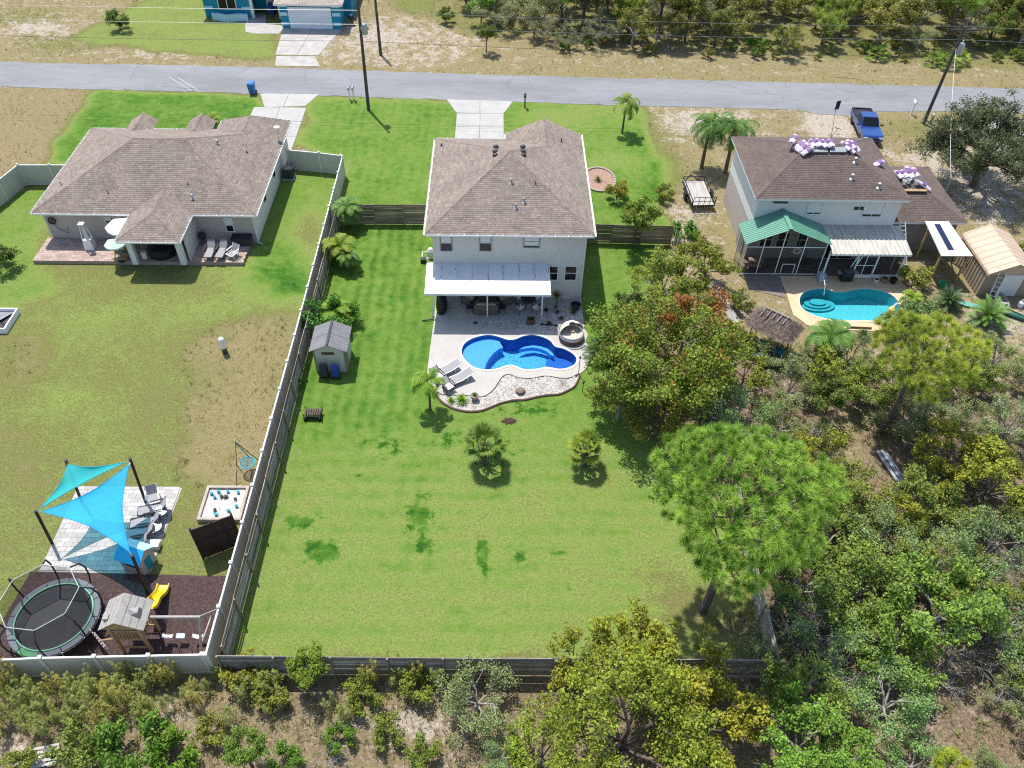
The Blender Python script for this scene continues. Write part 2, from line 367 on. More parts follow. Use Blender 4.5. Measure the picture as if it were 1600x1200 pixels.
# main lot
region([(465, 215), (498, 149), (700, 156), (800, 158), (1006, 165), (1030, 270), (1048, 380), (1042, 420), (960, 640), (1100, 700), (1190, 860), (1212, 1045), (345, 1045), (430, 700), (545, 270)], .80, 0, 0)
blob(620, 900, 200, 120, .02); region([(555, 345), (665, 345), (675, 640), (640, 700), (440, 690), (470, 560)], .84, 0, 0); region([(690, 0), (0, 0)], None)
mow = inpoly(PUs, PVs, [(400, 690), (1010, 690), (1190, 1045), (345, 1045)]); 
w = np.clip((PV - 600) / 200, 0, 1) * inpoly(PU, PV, [(300, 560), (1240, 560), (1240, 1060), (300, 1060)])
G -= w * .105
MY[inpoly(PUs, PVs, [(420, 700), (1010, 700), (1120, 1030), (360, 1030)])] = 1
MX[inpoly(PUs, PVs, [(545, 345), (670, 345), (665, 680), (465, 690)])] = 1
MX[inpoly(PUs, PVs, [(500, 150), (700, 156), (712, 215), (675, 300), (545, 300)])] = .5
MX[inpoly(PUs, PVs, [(920, 380), (1000, 380), (1000, 540), (930, 500)])] = .4
blob(880, 190, 70, 25, -.12); blob(960, 175, 50, 12, -.12, .02); blob(960, 250, 45, 20, -.14); blob(985, 310, 40, 40, .04)
PT_ = np.zeros(GX.shape)
for u, v, ru, rv in ((505, 862, 38, 26), (470, 815, 40, 14), (655, 805, 26, 40), (665, 850, 18, 20), (755, 870, 14, 45), (812, 872, 16, 16), (872, 866, 14, 10), (885, 918, 14, 10), (700, 690, 50, 24), (560, 740, 12, 8), (610, 700, 60, 40), (760, 700, 90, 50), (820, 640, 80, 22)):
    w = np.exp(-(((PUs - u) / ru) ** 2 + ((PVs - v) / rv) ** 2) * .8); PT_ = np.maximum(PT_, w * (.78 if v > 780 else .50))
for u, v, ru, rv in ((835, 792, 50, 10), (725, 770, 20, 22), (1020, 905, 46, 26), (740, 935, 60, 10), (560, 960, 70, 16), (1060, 960, 60, 40), (1130, 920, 60, 60), (480, 900, 30, 16), (950, 740, 26, 20)):
    blob(u, v, ru, rv, -.15)
blob(1140, 990, 70, 45, -.16, 0, .5); blob(1080, 930, 60, 30, -.1, 0, .2); blob(1000, 560, 60, 120, -.05, 0, .1)
# house 3 lot
region([(1006, 165), (1290, 178), (2600, 230), (2600, 470), (1600, 500), (1420, 520), (1200, 440), (1048, 380), (1030, 280)], .28, .27, .04)
blob(1070, 195, 60, 30, 0, .26); blob(1140, 182, 80, 12, 0, .2); blob(1295, 195, 28, 30, -.2, .8); blob(1440, 250, 70, 50, -.06, .25); blob(1540, 300, 60, 60, -.05, .3); blob(1420, 205, 60, 22, .14, -.3); blob(1075, 340, 40, 50, -.06, .22)
blob(1035, 270, 22, 60, .35, -.2); blob(1180, 210, 60, 14, -.04, .1)
region([(1130, 450), (1420, 520), (1600, 480), (2600, 480), (2600, 640), (1500, 640), (1300, 600), (1130, 560)], .22, .32, .22)
# woods on the right and the strip behind the back fence
region([(1200, 560), (1500, 600), (2600, 620), (2600, 1500), (1240, 1500), (1216, 1050), (1190, 860), (1120, 700), (1000, 640), (1040, 560)], .22, .26, .60)
region([(-900, 1045), (345, 1052), (860, 1052), (1240, 1060), (1400, 1500), (1400, 4000), (-900, 4000)], .26, .24, .52)
blob(1330, 690, 30, 60, .06, 0, -.3); blob(1560, 500, 60, 40, 0, .2); blob(1180, 800, 60, 160, 0, -.1, .3); blob(1270, 960, 80, 140, 0, -.2, .3)
blob(230, 1140, 60, 40, 0, .2); blob(650, 1140, 140, 50, 0, .2); blob(20, 1170, 40, 30, 0, .3)
G = np.clip(G, 0, 1); S = np.clip(S, 0, 1); Lt = np.clip(Lt, 0, 1)
def blur(A):
    B = A.copy(); B[1:-1, 1:-1] = (A[1:-1, 1:-1] * 4 + A[:-2, 1:-1] + A[2:, 1:-1] + A[1:-1, :-2] + A[1:-1, 2:]) / 8; return B
G, S, Lt = blur(blur(blur(blur(blur(G))))), blur(blur(blur(S))), blur(blur(Lt))
wild = inpoly(PUs, PVs, [(1200, 560), (2600, 600), (2600, 1500), (1240, 1500), (1225, 1050), (1200, 860), (1130, 700)]) | inpoly(PUs, PVs, [(-900, 1062), (1240, 1075), (1400, 4000), (-900, 4000)]) | inpoly(PUs, PVs, [(640, 70), (2600, 118), (2600, -400), (600, -400)])
GZ = np.zeros(GX.shape); GZ[wild] = -(vnoise(GX, GY, 1.6, 9) * .16)[wild]
far = (abs(GX) > 120) | (GY > 160) | (GY < -20); S[far] = .2; G[far] = .4
ny, nx = GX.shape; idx = np.arange(ny * nx).reshape(ny, nx)
quads = np.stack([idx[:-1, :-1], idx[:-1, 1:], idx[1:, 1:], idx[1:, :-1]], -1).reshape(-1, 4)
kill = (inpoly(GX, GY, offset_loop(POOL1, .04)) | inpoly(GX, GY, offset_loop(POOL2, .04))).ravel()
quads = quads[~kill[quads].any(1)]
def ground_material():
    m, t, n, l, b = nt('ground_cover')
    at = N(t, 'ShaderNodeAttribute', attribute_name='cover'); sp = N(t, 'ShaderNodeSeparateColor'); l.new(at.outputs['Color'], sp.inputs[0])
    am = N(t, 'ShaderNodeAttribute', attribute_name='mow'); sm = N(t, 'ShaderNodeSeparateColor'); l.new(am.outputs['Color'], sm.inputs[0])
    tc = N(t, 'ShaderNodeTexCoord'); pos = tc.outputs['Object']
    def noise(s, d=4.0, r=.6, vec=None):
        q = N(t, 'ShaderNodeTexNoise', i_Scale=s, i_Detail=d, i_Roughness=r); l.new(vec or pos, q.inputs['Vector']); return q.outputs[0]
    def math(op, a, b_=None, c=None):
        q = N(t, 'ShaderNodeMath', operation=op)
        for i, x in enumerate((a, b_, c)):
            if x is None: continue
            if isinstance(x, (int, float)): q.inputs[i].default_value = x
            else: l.new(x, q.inputs[i])
        return q.outputs[0]
    xyz = N(t, 'ShaderNodeSeparateXYZ'); l.new(pos, xyz.inputs[0])
    n1, n2, n3 = noise(.35, 5), noise(1.6, 5, .65), noise(7, 4, .7); n4 = noise(26, 3, .7)
    # mowing stripes follow the mower's passes
    wob = math('MULTIPLY_ADD', n1, 1.2, 0)
    sx = math('SINE', math('MULTIPLY', math('ADD', xyz.outputs[0], wob), 7.4)); sy = math('SINE', math('MULTIPLY', math('ADD', xyz.outputs[1], wob), 5.6))
    mow_ = math('ADD', math('MULTIPLY', sx, math('MULTIPLY', sm.outputs[0], .035)), math('MULTIPLY', sy, math('MULTIPLY', math('MULTIPLY', sm.outputs[1], math('MULTIPLY', math('MULTIPLY', n2, n3), n1)), .24)))
    g = math('ADD', sp.outputs[0], math('ADD', math('MULTIPLY', math('SUBTRACT', n1, .5), .34), math('ADD', math('MULTIPLY', math('SUBTRACT', n2, .5), .42), math('MULTIPLY', math('SUBTRACT', n3, .5), .30))))
    g = math('ADD', g, math('ADD', mow_, math('MULTIPLY', math('SUBTRACT', n4, .5), .22)))
    pm_ = N(t, 'ShaderNodeMapRange', i_1=.44, i_2=.60); l.new(math('ADD', sm.outputs[2], math('ADD', math('MULTIPLY', math('SUBTRACT', n2, .5), 1.1), math('MULTIPLY', math('SUBTRACT', n3, .5), .55))), pm_.inputs[0])
    g = math('ADD', g, math('MULTIPLY', pm_.outputs[0], math('MULTIPLY', .22, math('GREATER_THAN', sm.outputs[2], .02))))
    cr = N(t, 'ShaderNodeValToRGB'); l.new(g, cr.inputs[0]); e = cr.color_ramp.elements
    e[0].position = .02; e[0].color = c4((.275, .21, .12)); e[1].position = 1.08; e[1].color = c4((.028, .10, .012))
    for p_, c in ((.28, (.255, .21, .105)), (.48, (.168, .172, .054)), (.66, (.20, .255, .066)), (.80, (.135, .228, .038)), (.93, (.060, .155, .018))):
        q = e.new(p_); q.color = c4(c)
    # leaf litter
    vo = N(t, 'ShaderNodeTexVoronoi', i_Scale=9.0); l.new(pos, vo.inputs['Vector'])
    lr = N(t, 'ShaderNodeValToRGB'); l.new(n3, lr.inputs[0]); lr.color_ramp.elements[0].position = .3; lr.color_ramp.elements[0].color = c4((.07, .045, .033)); lr.color_ramp.elements[1].position = .72; lr.color_ramp.elements[1].color = c4((.33, .245, .18))
    lm = N(t, 'ShaderNodeMapRange', i_1=.42, i_2=.62); l.new(math('ADD', math('MULTIPLY', sp.outputs[2], .62), math('ADD', math('MULTIPLY', n2, .40), math('MULTIPLY', math('SUBTRACT', n3, .5), .35))), lm.inputs[0])
    m1 = N(t, 'ShaderNodeMix', data_type='RGBA'); l.new(lm.outputs[0], m1.inputs['Factor']); l.new(cr.outputs[0], m1.inputs['A']); l.new(lr.outputs[0], m1.inputs['B'])
    # bare sand in broken flecks
    sn = noise(2.6, 6, .72); s2 = noise(.8, 4)
    sm_ = N(t, 'ShaderNodeMapRange', i_1=.47, i_2=.57); l.new(math('ADD', math('MULTIPLY', sp.outputs[1], .55), math('ADD', math('MULTIPLY', sn, .55), math('MULTIPLY', math('SUBTRACT', s2, .5), .5))), sm_.inputs[0])
    sc = N(t, 'ShaderNodeMix', data_type='RGBA'); sc.inputs['A'].default_value = c4((.33, .27, .205)); sc.inputs['B'].default_value = c4((.50, .44, .37)); l.new(n3, sc.inputs['Factor'])
    m2 = N(t, 'ShaderNodeMix', data_type='RGBA'); l.new(sm_.outputs[0], m2.inputs['Factor']); l.new(m1.outputs['Result'], m2.inputs['A']); l.new(sc.outputs['Result'], m2.inputs['B'])
    # blade and twig level variation
    vr = N(t, 'ShaderNodeMapRange', i_1=.34, i_2=.66, i_3=.42, i_4=1.55); l.new(math('ADD', math('MULTIPLY', n4, .62), math('MULTIPLY', n3, .38)), vr.inputs[0])
    mm = N(t, 'ShaderNodeMix', data_type='RGBA', blend_type='MULTIPLY', i_Factor=1.0); l.new(m2.outputs['Result'], mm.inputs['A']); l.new(vr.outputs[0], mm.inputs['B'])
    l.new(mm.outputs['Result'], b.inputs['Base Color']); b.inputs['Roughness'].default_value = .95; b.inputs['Specular IOR Level'].default_value = .08
    bp = N(t, 'ShaderNodeBump', i_Strength=.75, i_Distance=.07); l.new(math('ADD', n4, math('MULTIPLY', n3, 1.5)), bp.inputs['Height']); l.new(bp.outputs[0], b.inputs['Normal'])
    return m
gme = np_mesh('ground', np.stack([GX, GY, GZ], -1).reshape(-1, 3), quads, ground_material(), smooth=True)
ca = gme.attributes.new('cover', 'FLOAT_COLOR', 'POINT'); ca.data.foreach_set('color', np.stack([G, S, Lt, np.ones_like(G)], -1).astype(np.float32).ravel())
ca = gme.attributes.new('mow', 'FLOAT_COLOR', 'POINT'); ca.data.foreach_set('color', np.stack([MX, MY, PT_, np.ones_like(G)], -1).astype(np.float32).ravel())
link('ground', gme, kind='structure')

# --- road and driveways
farE = [P2(0, 97), P2(400, 105), P2(800, 118), P2(1200, 128), P2(1600, 139)]; nearE = [P2(0, 136), P2(405, 146), P2(700, 156), P2(985, 165), P2(1250, 172), P2(1278, 179), P2(1330, 182), P2(1352, 175), P2(1500, 174), P2(1600, 178)]
def ragged(pts, seed, amp=.16, step=.7):
    r_ = random.Random(seed); out = []
    for a, b in zip(pts[:-1], pts[1:]):
        n_ = max(1, int(hypot(b[0] - a[0], b[1] - a[1]) / step))
        for i in range(n_): t = i / n_; out.append((a[0] + (b[0] - a[0]) * t, a[1] + (b[1] - a[1]) * t + (r_.gauss(0, amp * .5) if 0 < i else 0)))
    return out + [pts[-1]]
rl = [(-700, 96.2)] + ragged(farE, 1) + [(700, 60.2)] + [(700, 53.5)] + ragged(nearE, 2, .12)[::-1] + [(-700, 91.0)]
mb = MB(); sheet(mb, rl, [], .02, .1)
mb.build('road', mat('road_asphalt', (.236, .238, .246), .85, (.176, .178, .186), .25, bump=.25, bscale=30, fine=.07, stretch=(.35, 1.3, 1)), kind='structure')
ck_ = MB(); r_ = random.Random(8)
for k in range(16):
    x, y = r_.uniform(-48, 50), r_.uniform(73.6, 77.6); y += -.03 * x * .62; a = r_.choice((r_.uniform(-.3, .3), r_.uniform(1.2, 1.9))); p = []
    for j in range(r_.randint(5, 16)): p.append((x, y, .024)); a += r_.gauss(0, .3); x += cos(a) * .35; y += sin(a) * .35
    ck_.tube([(q[0], q[1], .0205) for q in p], .011, 4)
ck_.build('cracks', mat('tar_crack', (.10, .10, .105), .9), kind='stuff')
def slab_drive(name, quad_list, material, z=.03):
    root = thing(name, None, None); root['kind'] = 'structure'
    for q in quad_list:
        cx = sum(p[0] for p in q) / len(q); cy = sum(p[1] for p in q) / len(q)
        q2 = []
        for x, y in q:
            d = hypot(x - cx, y - cy); k = (d - .03) / d; q2.append((cx + (x - cx) * k, cy + (y - cy) * k))
        MB().prism(q2, -.02, z).build('slab', material, root)
def lerp(a, b, t): return (a[0] + (b[0] - a[0]) * t, a[1] + (b[1] - a[1]) * t)
L0, R0 = (-4.9, 72.85), (1.45, 72.6)
slab_drive('driveway', [[L0, (-1.7, 72.72), (-1.65, 70.1), (-3.85, 70.2)], [(-1.7, 72.72), R0, (.55, 70.1), (-1.65, 70.1)]] + [[(a, y0), (b, y0), (b, y1), (a, y1)] for y0, y1 in ((67.6, 70.1), (65.0, 67.6), (62.3, 65.0), (59.6, 62.3), (57, 59.6)) for a, b in ((-3.8, -1.62), (-1.62, .55))], M['concrete'])
slab_drive('driveway', [[(-22.6, 73.5), (-19.9, 73.5), (-19.9, 70.9), (-21.6, 70.7)], [(-19.9, 73.5), (-17.0, 73.5), (-17.9, 71.1), (-19.9, 70.9)]] + [[(a, y0), (b, y0), (b, y1), (a, y1)] for y0, y1 in ((68.2, 70.8), (65.5, 68.2), (62.9, 65.5)) for a, b in ((-22.6, -20.2), (-20.2, -17.75))], M['concrete'])
slab_drive('driveway', [[lerp(lerp(P2(430, 86), P2(497, 87), s0), lerp(P2(443, 43), P2(537, 43), s0), t0) for s0, t0 in ((s, t), (s + .5, t), (s + .5, t + .5), (s, t + .5))] for s in (0, .5) for t in (0, .5)], M['conc_old'])
MB().prism([P2(u, v) for u, v in ((432, 88), (492, 88), (500, 104), (430, 103))], -.02, .025).build('driveway_apron', M['conc_old'], kind='structure')
MB().prism([P2(u, v) for u, v in ((383, 40), (384, 50), (395, 53), (436, 53), (443, 44), (440, 40), (416, 38), (415, 22), (390, 20))], -.02, .035).build('path', M['conc_old'], kind='structure')
slab_drive('driveway', [[lerp(P2(1491, 174), P2(1640, 317), a), lerp(P2(1491, 174), P2(1640, 317), b), lerp((58, 69), (66, 52), b), lerp((58, 69), (66, 52), a)] for a, b in ((0, .33), (.33, .66), (.66, 1))], M['conc_old'])

# --- pool decks, pebble beds
mb = MB(); sheet(mb, DECK1, [POOL1], .05, .12); mb.build('pool_deck', M['deck'], kind='structure')
mb = MB(); sheet(mb, DECK2, [POOL2], .05, .12); mb.build('pool_deck', M['deck_tan'], kind='structure')
MB().prism([P2(u, v) for u, v in ((1168, 431), (1219, 431), (1228, 466), (1172, 452))], -.05, .04).build('patio_slab', mat('dark_pavers', (.22, .185, .165), .9, (.15, .125, .115), 2, fine=.15), kind='structure')
MB().prism([(18.2, 46.4), (29.3, 46.3), (29.3, 49), (18.2, 49)], -.05, .07).build('porch_slab', mat('porch_floor', (.23, .16, .13), .9, fine=.1), kind='structure')
def pebbles(poly, n, seed, name, colors, rmin=.03, rmax=.07, z=.03, density=None):
    r = np.random.default_rng(seed); xs = [p[0] for p in poly]; ys = [p[1] for p in poly]
    X = r.uniform(min(xs), max(xs), n * 3); Y = r.uniform(min(ys), max(ys), n * 3); k = inpoly(X, Y, poly); X, Y = X[k][:n], Y[k][:n]; n = len(X)
    base = np.array([(1, 0, 0), (0, 1, 0), (-1, 0, 0), (0, -1, 0), (0, 0, .8), (.5, .5, .45)]); R = r.uniform(rmin, rmax, n); A = r.uniform(0, 6.28, n)
    ring = np.array([(1, 0, 0), (.5, .86, 0), (-.5, .8, 0), (-1, 0, 0), (-.5, -.86, 0), (.5, -.8, 0), (0.1, .1, .75)])
    V = np.empty((n, 7, 3)); c, s = np.cos(A), np.sin(A)
    for i in range(7):
        V[:, i, 0] = X + R * (ring[i, 0] * c - ring[i, 1] * s * .7); V[:, i, 1] = Y + R * (ring[i, 0] * s + ring[i, 1] * c * .7); V[:, i, 2] = z + R * ring[i, 2]
    F = (np.arange(n)[:, None, None] * 7 + np.array([(i, (i + 1) % 6, 6) for i in range(6)])[None]).reshape(-1, 3)
    me = np_mesh(name, V.reshape(-1, 3), F, colors, np.repeat(r.random(n), 6), 3); return link(name, me, kind='stuff')
M['pebble'] = mat('white_pebbles', (.52, .49, .46), .9, (.34, .31, .28), 2.5, tone=.4)
M['pebble_bed'] = mat('pebble_bed', (.50, .47, .44), .95, (.32, .28, .25), 3.0, fine=.35, bump=.8, bscale=25)
MB().prism(BED1, -.1, .02).build('pebble_bed', M['pebble_bed'], kind='structure')
pebbles(BED1, 3800, 5, 'pebbles', M['pebble'])
BED2 = [(3.36, 43.5), (5.87, 43.5), (5.9, 40.3), (5.6, 39.72), (4.0, 39.92), (3.36, 40.2)]
MB().prism(BED2, -.1, .02).build('pebble_bed', M['pebble_bed'], kind='structure'); pebbles(BED2, 1500, 6, 'pebbles', M['pebble'])
BED3 = [(-1.95, 41.3), (-1.2, 41.1), (.0, 41.15), (2.2, 41.15), (3.3, 41.05), (4.0, 40.3), (3.0, 40.25), (2.0, 40.35), (1.2, 40.0), (.6, 40.1), (-.3, 40.45), (-1.5, 40.65), (-2.0, 40.9)]
MB().prism(smooth_loop(BED3, 2), .045, .06).build('pebble_bed', M['pebble_bed'], kind='structure'); pebbles(smooth_loop(BED3, 2), 1500, 8, 'pebbles', M['pebble'], .03, .06, .06)
# scalloped kerb round the lower pebble bed
edge = smooth_loop(z4(*bed_px), 4); ki = [p for p in edge if True]; lower = edge[:17 * 4]
kerb = thing('bed_edging', 'low dark curved edging along the lawn side of the white pebble bed by the pool', 'edging', (lower[0][0], lower[0][1], 0))
E_ = MB(); E_.tube([(p[0], p[1], .05) for p in lower], .07, 6); E_.shift(kerb.location).build('kerb_strip', mat('edging_brown', (.14, .085, .06), .9, (.09, .06, .05), 3), kerb)
upper = edge[17 * 4:]
kt = thing('bed_edging', 'thin dark edging strip between pool deck and white pebble bed', 'edging', (upper[0][0], upper[0][1], 0))
MB().tube([(p[0], p[1], .06) for p in upper], .025, 5).shift(kt.location).build('kerb_strip', M['charcoal'], kt)

# --- swimming pools
def pool_shell(root, loop, depth, zt, wall, floor, mats, holes=None):
    """vertical wall plus floor"""
    n = len(loop); mb = MB()
    mb.add([(p[0], p[1], zt) for p in loop] + [(p[0], p[1], zt - depth) for p in offset_loop(loop, -.15)], [(i, (i + 1) % n, n + (i + 1) % n, n + i) for i in range(n)], 0)
    mb.shift(root.location).build('pool_wall', mats[0], root)
    fl = MB(); sheet(fl, offset_loop(loop, -.15), [], zt - depth, .02); fl.shift(root.location).build('pool_floor', mats[1], root)
def caustic_floor(name, c1, c2, scale):  # voronoi cells paint rippling caustic light into the base colour
    m, t, n, l, b = nt(name); tc = N(t, 'ShaderNodeTexCoord'); vo = N(t, 'ShaderNodeTexVoronoi', i_Scale=scale, feature='F1'); l.new(tc.outputs['Object'], vo.inputs['Vector'])
    mr = N(t, 'ShaderNodeMapRange', i_1=.1, i_2=.6); l.new(vo.outputs['Distance'], mr.inputs[0]); mx = N(t, 'ShaderNodeMix', data_type='RGBA'); mx.inputs['A'].default_value = c4(c1); mx.inputs['B'].default_value = c4(c2)
    l.new(mr.outputs[0], mx.inputs['Factor']); l.new(mx.outputs['Result'], b.inputs['Base Color']); b.inputs['Roughness'].default_value = .6; return m
WL = -.06
pool = thing('swimming_pool', 'free-form deep blue swimming pool with pale tanning ledge on the cream deck', 'swimming pool', (0.6, 37.6, 0))
M['gel'] = mat('pool_blue', (.015, .14, .42), .5, (.015, .12, .38), 3); M['gelfloor'] = caustic_floor('pool_floor_caustic', (.02, .24, .56), (.12, .46, .74), 8.0); M['gelpale'] = caustic_floor('pool_ledge', (.15, .37, .70), (.20, .43, .75), 6.0)  # caustic light painted into floor and ledge; ledge paler for its shallow water
pool_shell(pool, POOL1, .92, .045, 0, 0, (M['gel'], M['gelfloor']))
ledge = z4((668, 712), (640, 722), (610, 745), (580, 780), (560, 815), (550, 856)); arc = z4((520, 868), (470, 850), (430, 815), (408, 780), (405, 745), (420, 710), (460, 680), (520, 660), (580, 653), (640, 665))
lp = [(x, y + .0) for x, y in ledge] + arc
ins = smooth_loop([P2(*q, 0) for q in ()], 2) if False else offset_loop(lp, -.03)
MB().prism([(x, y) for x, y in ins], -.88, -.24).shift(pool.location).build('tanning_ledge', [M['gelpale']], pool)
cres_o = z4((765, 718), (800, 702), (850, 694), (900, 700), (945, 715), (975, 740), (988, 762)); cres_i = z4((966, 754), (935, 730), (895, 714), (850, 707), (805, 712))
MB().prism(cres_o + cres_i, -.6, -.30).shift(pool.location).build('bench_seat', M['gelpale'], pool)
bl = smooth_loop(z4((990, 725), (1040, 738), (1085, 760), (1115, 785), (1125, 810), (1110, 840), (1070, 860), (1020, 868), (1000, 850), (960, 830), (935, 800), (930, 770), (960, 745)), 2)
MB().prism(offset_loop(bl, -.05), -.88, -.66).shift(pool.location).build('step', M['gel'], pool)
tl_ = MB(); n_ = len(POOL1); q_ = offset_loop(POOL1, -.012); tl_.add([(p[0], p[1], .04) for p in q_] + [(p[0], p[1], -.12) for p in q_], [(i, (i + 1) % n_, n_ + (i + 1) % n_, n_ + i) for i in range(n_)]); tl_.shift(pool.location).build('tile_line', mat('tile_line', (.06, .12, .22), .3, (.10, .18, .28), 9, spec=.5), pool)
cop = offset_loop(POOL1, .14); cb = MB(); sheet(cb, cop, [offset_loop(POOL1, -.02)], .075, .03); cb.shift(pool.location).build('coping', mat('coping', (.62, .58, .53), .8, amt=.1), pool)
wb = MB(); sheet(wb, offset_loop(POOL1, -.014), [], WL, .01); wb.shift(pool.location).build('water', watermat('pool_water', (.55, .80, .97), bump=.22, scale=3.2), pool, smooth=False)
pool2 = thing('swimming_pool', 'kidney-shaped turquoise swimming pool behind the house with the green porch roof', 'swimming pool', (24.7, 43.2, 0))
M['plaster'] = mat('pool_turquoise', (.08, .38, .43), .7, (.07, .35, .40), 2, fine=.05); M['plfloor'] = caustic_floor('pool_floor_turquoise', (.07, .40, .44), (.15, .49, .52), 5.0)  # turquoise floor carries painted caustic cells too
pool_shell(pool2, POOL2, .85, .045, 0, 0, (M['plaster'], M['plfloor']))
c0 = P2(1280, 463); 
for k, r_ in enumerate((1.3, .95, .6)):
    MB().prism([(c0[0] + r_ * cos(a * pi / 9), c0[1] - .1 + r_ * .55 * sin(a * pi / 9)) for a in range(18)], -.84, -.66 + .12 * k).shift(pool2.location).build('step', M['plaster'], pool2)
cop = offset_loop(POOL2, .16); cb = MB(); sheet(cb, cop, [offset_loop(POOL2, -.02)], .075, .03); cb.shift(pool2.location).build('coping', mat('coping_tan', (.60, .47, .32), .8, amt=.15), pool2)
wb = MB(); sheet(wb, offset_loop(POOL2, -.005), [], WL, .01); wb.shift(pool2.location).build('water', watermat('pool_water_turquoise', (.58, .88, .92), bump=.2, scale=3), pool2)

# --- mulch play area and left paver patios
MUL = [(-23.3, 21.75), (-12.75, 21.5), (-12.7, 16.6), (-23.8, 16.6)]
MB().prism(MUL, -.05, .02).build('mulch_bed', mat('mulch', (.088, .055, .052), .98, (.040, .026, .026), 5, bump=1.0, bscale=18, fine=.45), kind='structure')
pebbles(MUL, 9000, 11, 'mulch_chips', mat('mulch_chip', (.10, .062, .056), .95, (.05, .032, .03), 3, tone=.55), .02, .055, .015)
def pavers(root, poly, z, pw, ph, mats, seed, ang=0.0, name='paver', gap=.012, jog=.5):
    """a field of separate paving blocks, joined as one part"""
    r = random.Random(seed); xs = [p[0] for p in poly]; ys = [p[1] for p in poly]; mb = MB(); y = min(ys); row = 0
    while y < max(ys):
        x = min(xs) - (pw * jog if row % 2 else 0)
        while x < max(xs):
            x1 = min(x + pw, max(xs)); y1 = min(y + ph, max(ys)); x0 = max(x, min(xs))
            if x1 - x0 > .03 and bool(inpoly(np.array([(x0 + x1) / 2]), np.array([(y + y1) / 2]), poly)[0]):
                dz = r.uniform(0, .006); mb.box(x0 + gap / 2, x1 - gap / 2, y + gap / 2, y1 - gap / 2, z - .04, z + dz, 0, r.random())
            x += pw
        y += ph; row += 1
    return mb.shift(root.location).build(name, mats, root, kind='stuff')
SP = [(-22.9, 21.75), (-17.35, 21.65), (-17.2, 27.0), (-22.75, 27.1)]
patio = thing('paver_patio', None, None, (-20, 24.4, 0)); patio['kind'] = 'structure'
MB().prism(SP, -.05, .015).shift(patio.location).build('bedding', M['conc_old'], patio)
pavers(patio, [(-22.86, 21.8), (-17.3, 21.8), (-17.3, 27.05), (-22.8, 27.05)], .055, .42, .28, mat('pale_pavers', (.44, .415, .39), .9, (.37, .35, .33), 1.2, tone=.16, fine=.05), 3)
pt = thing('patio', None, None, (-25.8, 48.3, 0)); pt['kind'] = 'structure'
PT = [(-33.2, 46.9), (-18.3, 46.9), (-18.2, 49.7), (-33.2, 49.7)]
MB().prism(PT, -.1, .24).shift(pt.location).build('bedding', mat('paver_edge', (.36, .28, .23), .9, (.28, .21, .17), 3), pt)
pavers(pt, PT, .285, .36, .24, mat('rose_pavers', (.42, .315, .265), .9, (.35, .255, .215), 1.5, tone=.17, fine=.08), 4)

# --- fences
def along(a, b, n): return [(a[0] + (b[0] - a[0]) * i / n, a[1] + (b[1] - a[1]) * i / n) for i in range(n + 1)]
def vinyl_fence(name, label, pts, h=1.83, group=None, step=2.42):
    """almond panels between capped posts"""
    c = pts[0]; root = thing(name, label, 'fence', (c[0], c[1], 0), 0, group)
    pm = None; cm = None; done = []
    for a, b in zip(pts[:-1], pts[1:]):
        L = hypot(b[0] - a[0], b[1] - a[1]); n = max(1, round(L / step)); q = along(a, b, n); w = L / n; ang = atan2(b[1] - a[1], b[0] - a[0])
        pn = MB(); k = max(3, round(w / .29))
        for i in range(k): x0 = .07 + (w - .14) * i / k; pn.box(x0 + .004, x0 + (w - .14) / k - .004, -.012 - (i % 2) * .002, .012 + (i % 2) * .002, .08, h - .08)
        pme = pn.mesh('panel', M['vinyl']); rme = MB().box(.066, w - .066, -.04, .04, h - .1, h).mesh('rail', M['vinyl_cap'])
        r2 = MB().box(.066, w - .066, -.035, .035, .04, .16).mesh('bottom_rail', M['vinyl'])
        for i in range(n):
            for nm, me in (('panel', pme), ('rail', rme), ('bottom_rail', r2)): link(nm, me, root, loc=(q[i][0] - c[0], q[i][1] - c[1], 0), rot=(0, 0, ang))
        if pm is None:
            pm = MB().box(-.065, .065, -.065, .065, 0, h + .05).mesh('post', M['vinyl_cap']); cm = MB().add([(-.09, -.09, h + .05), (.09, -.09, h + .05), (.09, .09, h + .05), (-.09, .09, h + .05), (-.09, -.09, h + .09), (.09, -.09, h + .09), (.09, .09, h + .09), (-.09, .09, h + .09), (0, 0, h + .16)], [(0, 3, 2, 1), (0, 1, 5, 4), (1, 2, 6, 5), (2, 3, 7, 6), (3, 0, 4, 7), (4, 5, 8), (5, 6, 8), (6, 7, 8), (7, 4, 8)]).mesh('cap', M['vinyl_cap'])
        for p in q:
            if any(hypot(p[0] - d[0], p[1] - d[1]) < .3 for d in done): continue
            done.append(p); po = link('post', pm, root, loc=(p[0] - c[0], p[1] - c[1], 0), rot=(0, 0, ang)); link('cap', cm, po)
    return root
vinyl_fence('vinyl_fence', 'long almond vinyl fence with capped posts running along the boundary between the two back yards', [(-12.6, 59.0), (-12.62, 37.5), (-12.8, 16.5)])
vinyl_fence('vinyl_fence', 'almond vinyl fence behind the mulch play area at the bottom of the left yard', [(-12.95, 16.5), (-20.0, 16.35), (-27.2, 16.0)])
vinyl_fence('vinyl_fence', 'short almond vinyl fence with gate brace joining the single-storey house to the boundary', [(-12.75, 59.2), (-14.6, 59.6), (-17.3, 60.0)])
vinyl_fence('vinyl_fence', 'almond vinyl fence turning the corner at the far side of the single-storey house', [(-33.0, 57.3), (-37.9, 57.2), (-39.0, 52.6), (-40.6, 47.5)])
BRD = {}
def board_mesh(w, h, tone, key):
    k = (round(w, 2), round(h, 3), tone, key)
    if k not in BRD: BRD[k] = MB().box(.01, w - .01, -.012, .012, 0, h, 0, tone).mesh('board', M['fence_grey'] if key == 'grey' else M['fence_tan'])
    return BRD[k]
